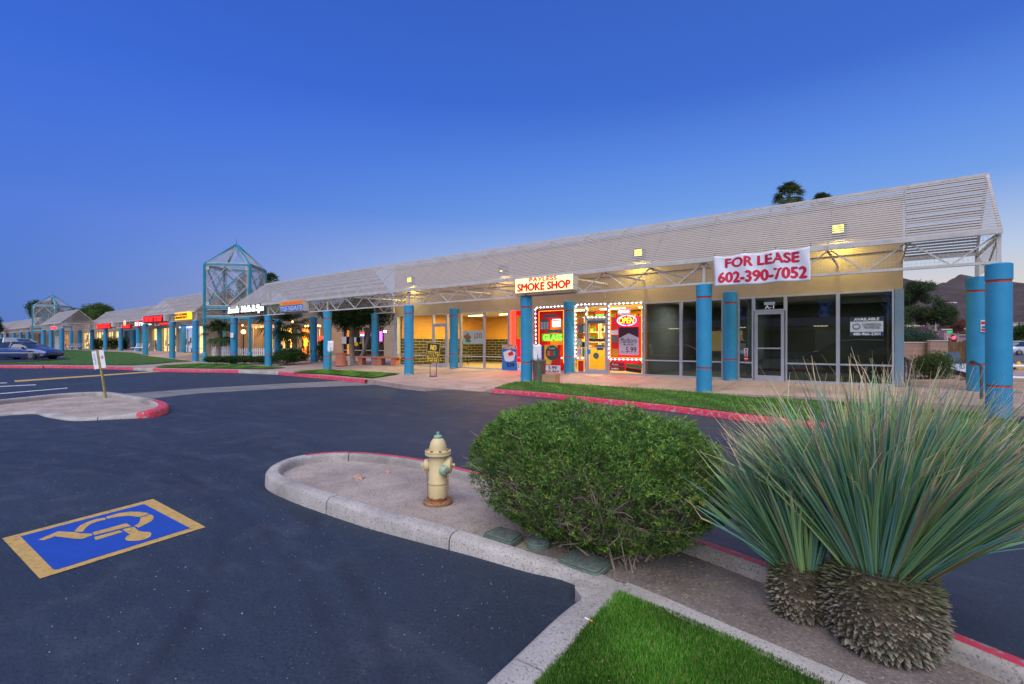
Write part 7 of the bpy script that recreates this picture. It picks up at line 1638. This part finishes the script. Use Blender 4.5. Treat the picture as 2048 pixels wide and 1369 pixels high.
SED = [(-2.5,.84,.32,.86),(-2.42,.93,.24,.93),(-1.9,.99,.19,.99),(-.9,1.,.18,.97),(.6,1.,.18,.95),(1.3,.99,.18,.90),(2.0,.96,.2,.80),(2.42,.90,.26,.68),(2.55,.80,.34,.60)]
SRF = [(-1.85,.97,1.02,.60),(-1.1,.96,1.36,.58),(-.2,.95,1.41,.58),(.45,.94,1.36,.57),(1.25,.92,.95,.62)]
VAN = [(-2.4,.88,.36,1.05),(-2.3,.97,.28,1.1),(-1.5,1.,.24,1.08),(0,1.,.24,1.06),(1.0,1.,.24,1.02),(1.7,.96,.26,.94),(2.2,.9,.32,.80),(2.35,.8,.4,.7)]
VRF = [(-2.3,1.06,1.15,.66),(-2.1,1.06,1.70,.66),(-.5,1.05,1.74,.66),(.5,1.03,1.66,.64),(1.55,.98,1.02,.68)]
hd = math.atan2(SS, CC)
c1 = car('sedan', 'dark blue sedan parked nose right at the left edge', 'car', car_paint('blue_paint', (.03,.065,.19)), 5, 1.84, SED, SRF); Y = 38.5; x, y = at((108-0), Y); nose = Vector((*at(112, Y), 0)); p = nose-Vector((CC, SS, 0))*2.55; c1.location = (p.x, p.y, gz(p.x, p.y)+.07); c1.rotation_euler.z = hd
c2 = car('minivan', 'silver minivan parked behind the dark blue sedan', 'car', car_paint('silver_paint', (.42,.45,.52)), 4.8, 1.9, VAN, VRF, rw=.33); nose = Vector((*at(88, 41.5), 0)); p = nose-Vector((CC, SS, 0))*2.3; c2.location = (p.x, p.y, gz(p.x, p.y)+.07); c2.rotation_euler.z = hd
c3 = car('minivan', 'white van on the street behind the nearest column', 'car', car_paint('white_paint_car', (.6,.62,.66)), 4.8, 1.9, VAN, VRF, rw=.33); p = at(2046, 60); c3.location = (*p, .03); c3.rotation_euler.z = hd
# cars and a shop row on the other side of the lot, seen mirrored in the shop windows
c4 = car('sedan', 'red car parked across the lot, mirrored in the left dark window', 'car', car_paint('red_paint', (.35,.01,.02)), 5, 1.84, SED, SRF); c4.location = (-13.2, -5.5, 0); c4.rotation_euler.z = PI
c5 = copy_tree(c3); c5['label'] = 'white van parked across the lot, mirrored between the columns'; c5.location = (-8.2, -6.0, 0); c5.rotation_euler.z = PI/2
c6 = car('minivan', 'black van parked across the lot, mirrored in the right window', 'car', car_paint('black_paint', (.012,.012,.015)), 4.8, 1.9, VAN, VRF, rw=.33); c6.location = (-2.0, -7.5, 0); c6.rotation_euler.z = PI
sh = T('strip_building', 'low pale shop row across the parking lot, mirrored in the dark windows', 'building', (-6, -26, 0)); g = G(); g.box(-40, 25, -34, -26, 0, 4.2); g.build('wall', mat('pale_stucco', (.42,.40,.36), .85, .1, 1), sh)
g = G(); g.box(-41, 26, -26, -23.5, 3.3, 4.0); g.build('canopy', M_WHT, sh)
for k in range(9): x = -36+k*7; g = G(); g.box(x-2.4, x+2.4, -25.99, -25.9, .6, 2.9); g.build('window', M_DARK if k % 3 else emit('glow_warm', (1,.72,.26), .75), sh)  # every third window glows by itself, no lit room behind
for k in range(8): x = -35+k*7.5; g = G(); g.box(x-.6, x+.6, -25, -24.8, 3.22, 3.299); g.build('soffit_lamp', emit('soffit', (1,.85,.55), 5), sh)

for k, (x_, y_) in enumerate(((-30, -38), (-21, -36), (-11, -39), (-2, -37), (8, -38), (17, -36))):
    tree('ficus_tree', ['leftmost', 'second', 'third', 'fourth', 'fifth', 'rightmost'][k]+' tall dark tree behind the shop row across the lot', (x_, y_, 0), 9, rc(12, 3.6, 7.2, 3.2, 1.8, 2.8), [([(0,0,0),(0,0,6)], [.35,.18])], 2200, .6, DG, group='trees behind the shop row across the lot')
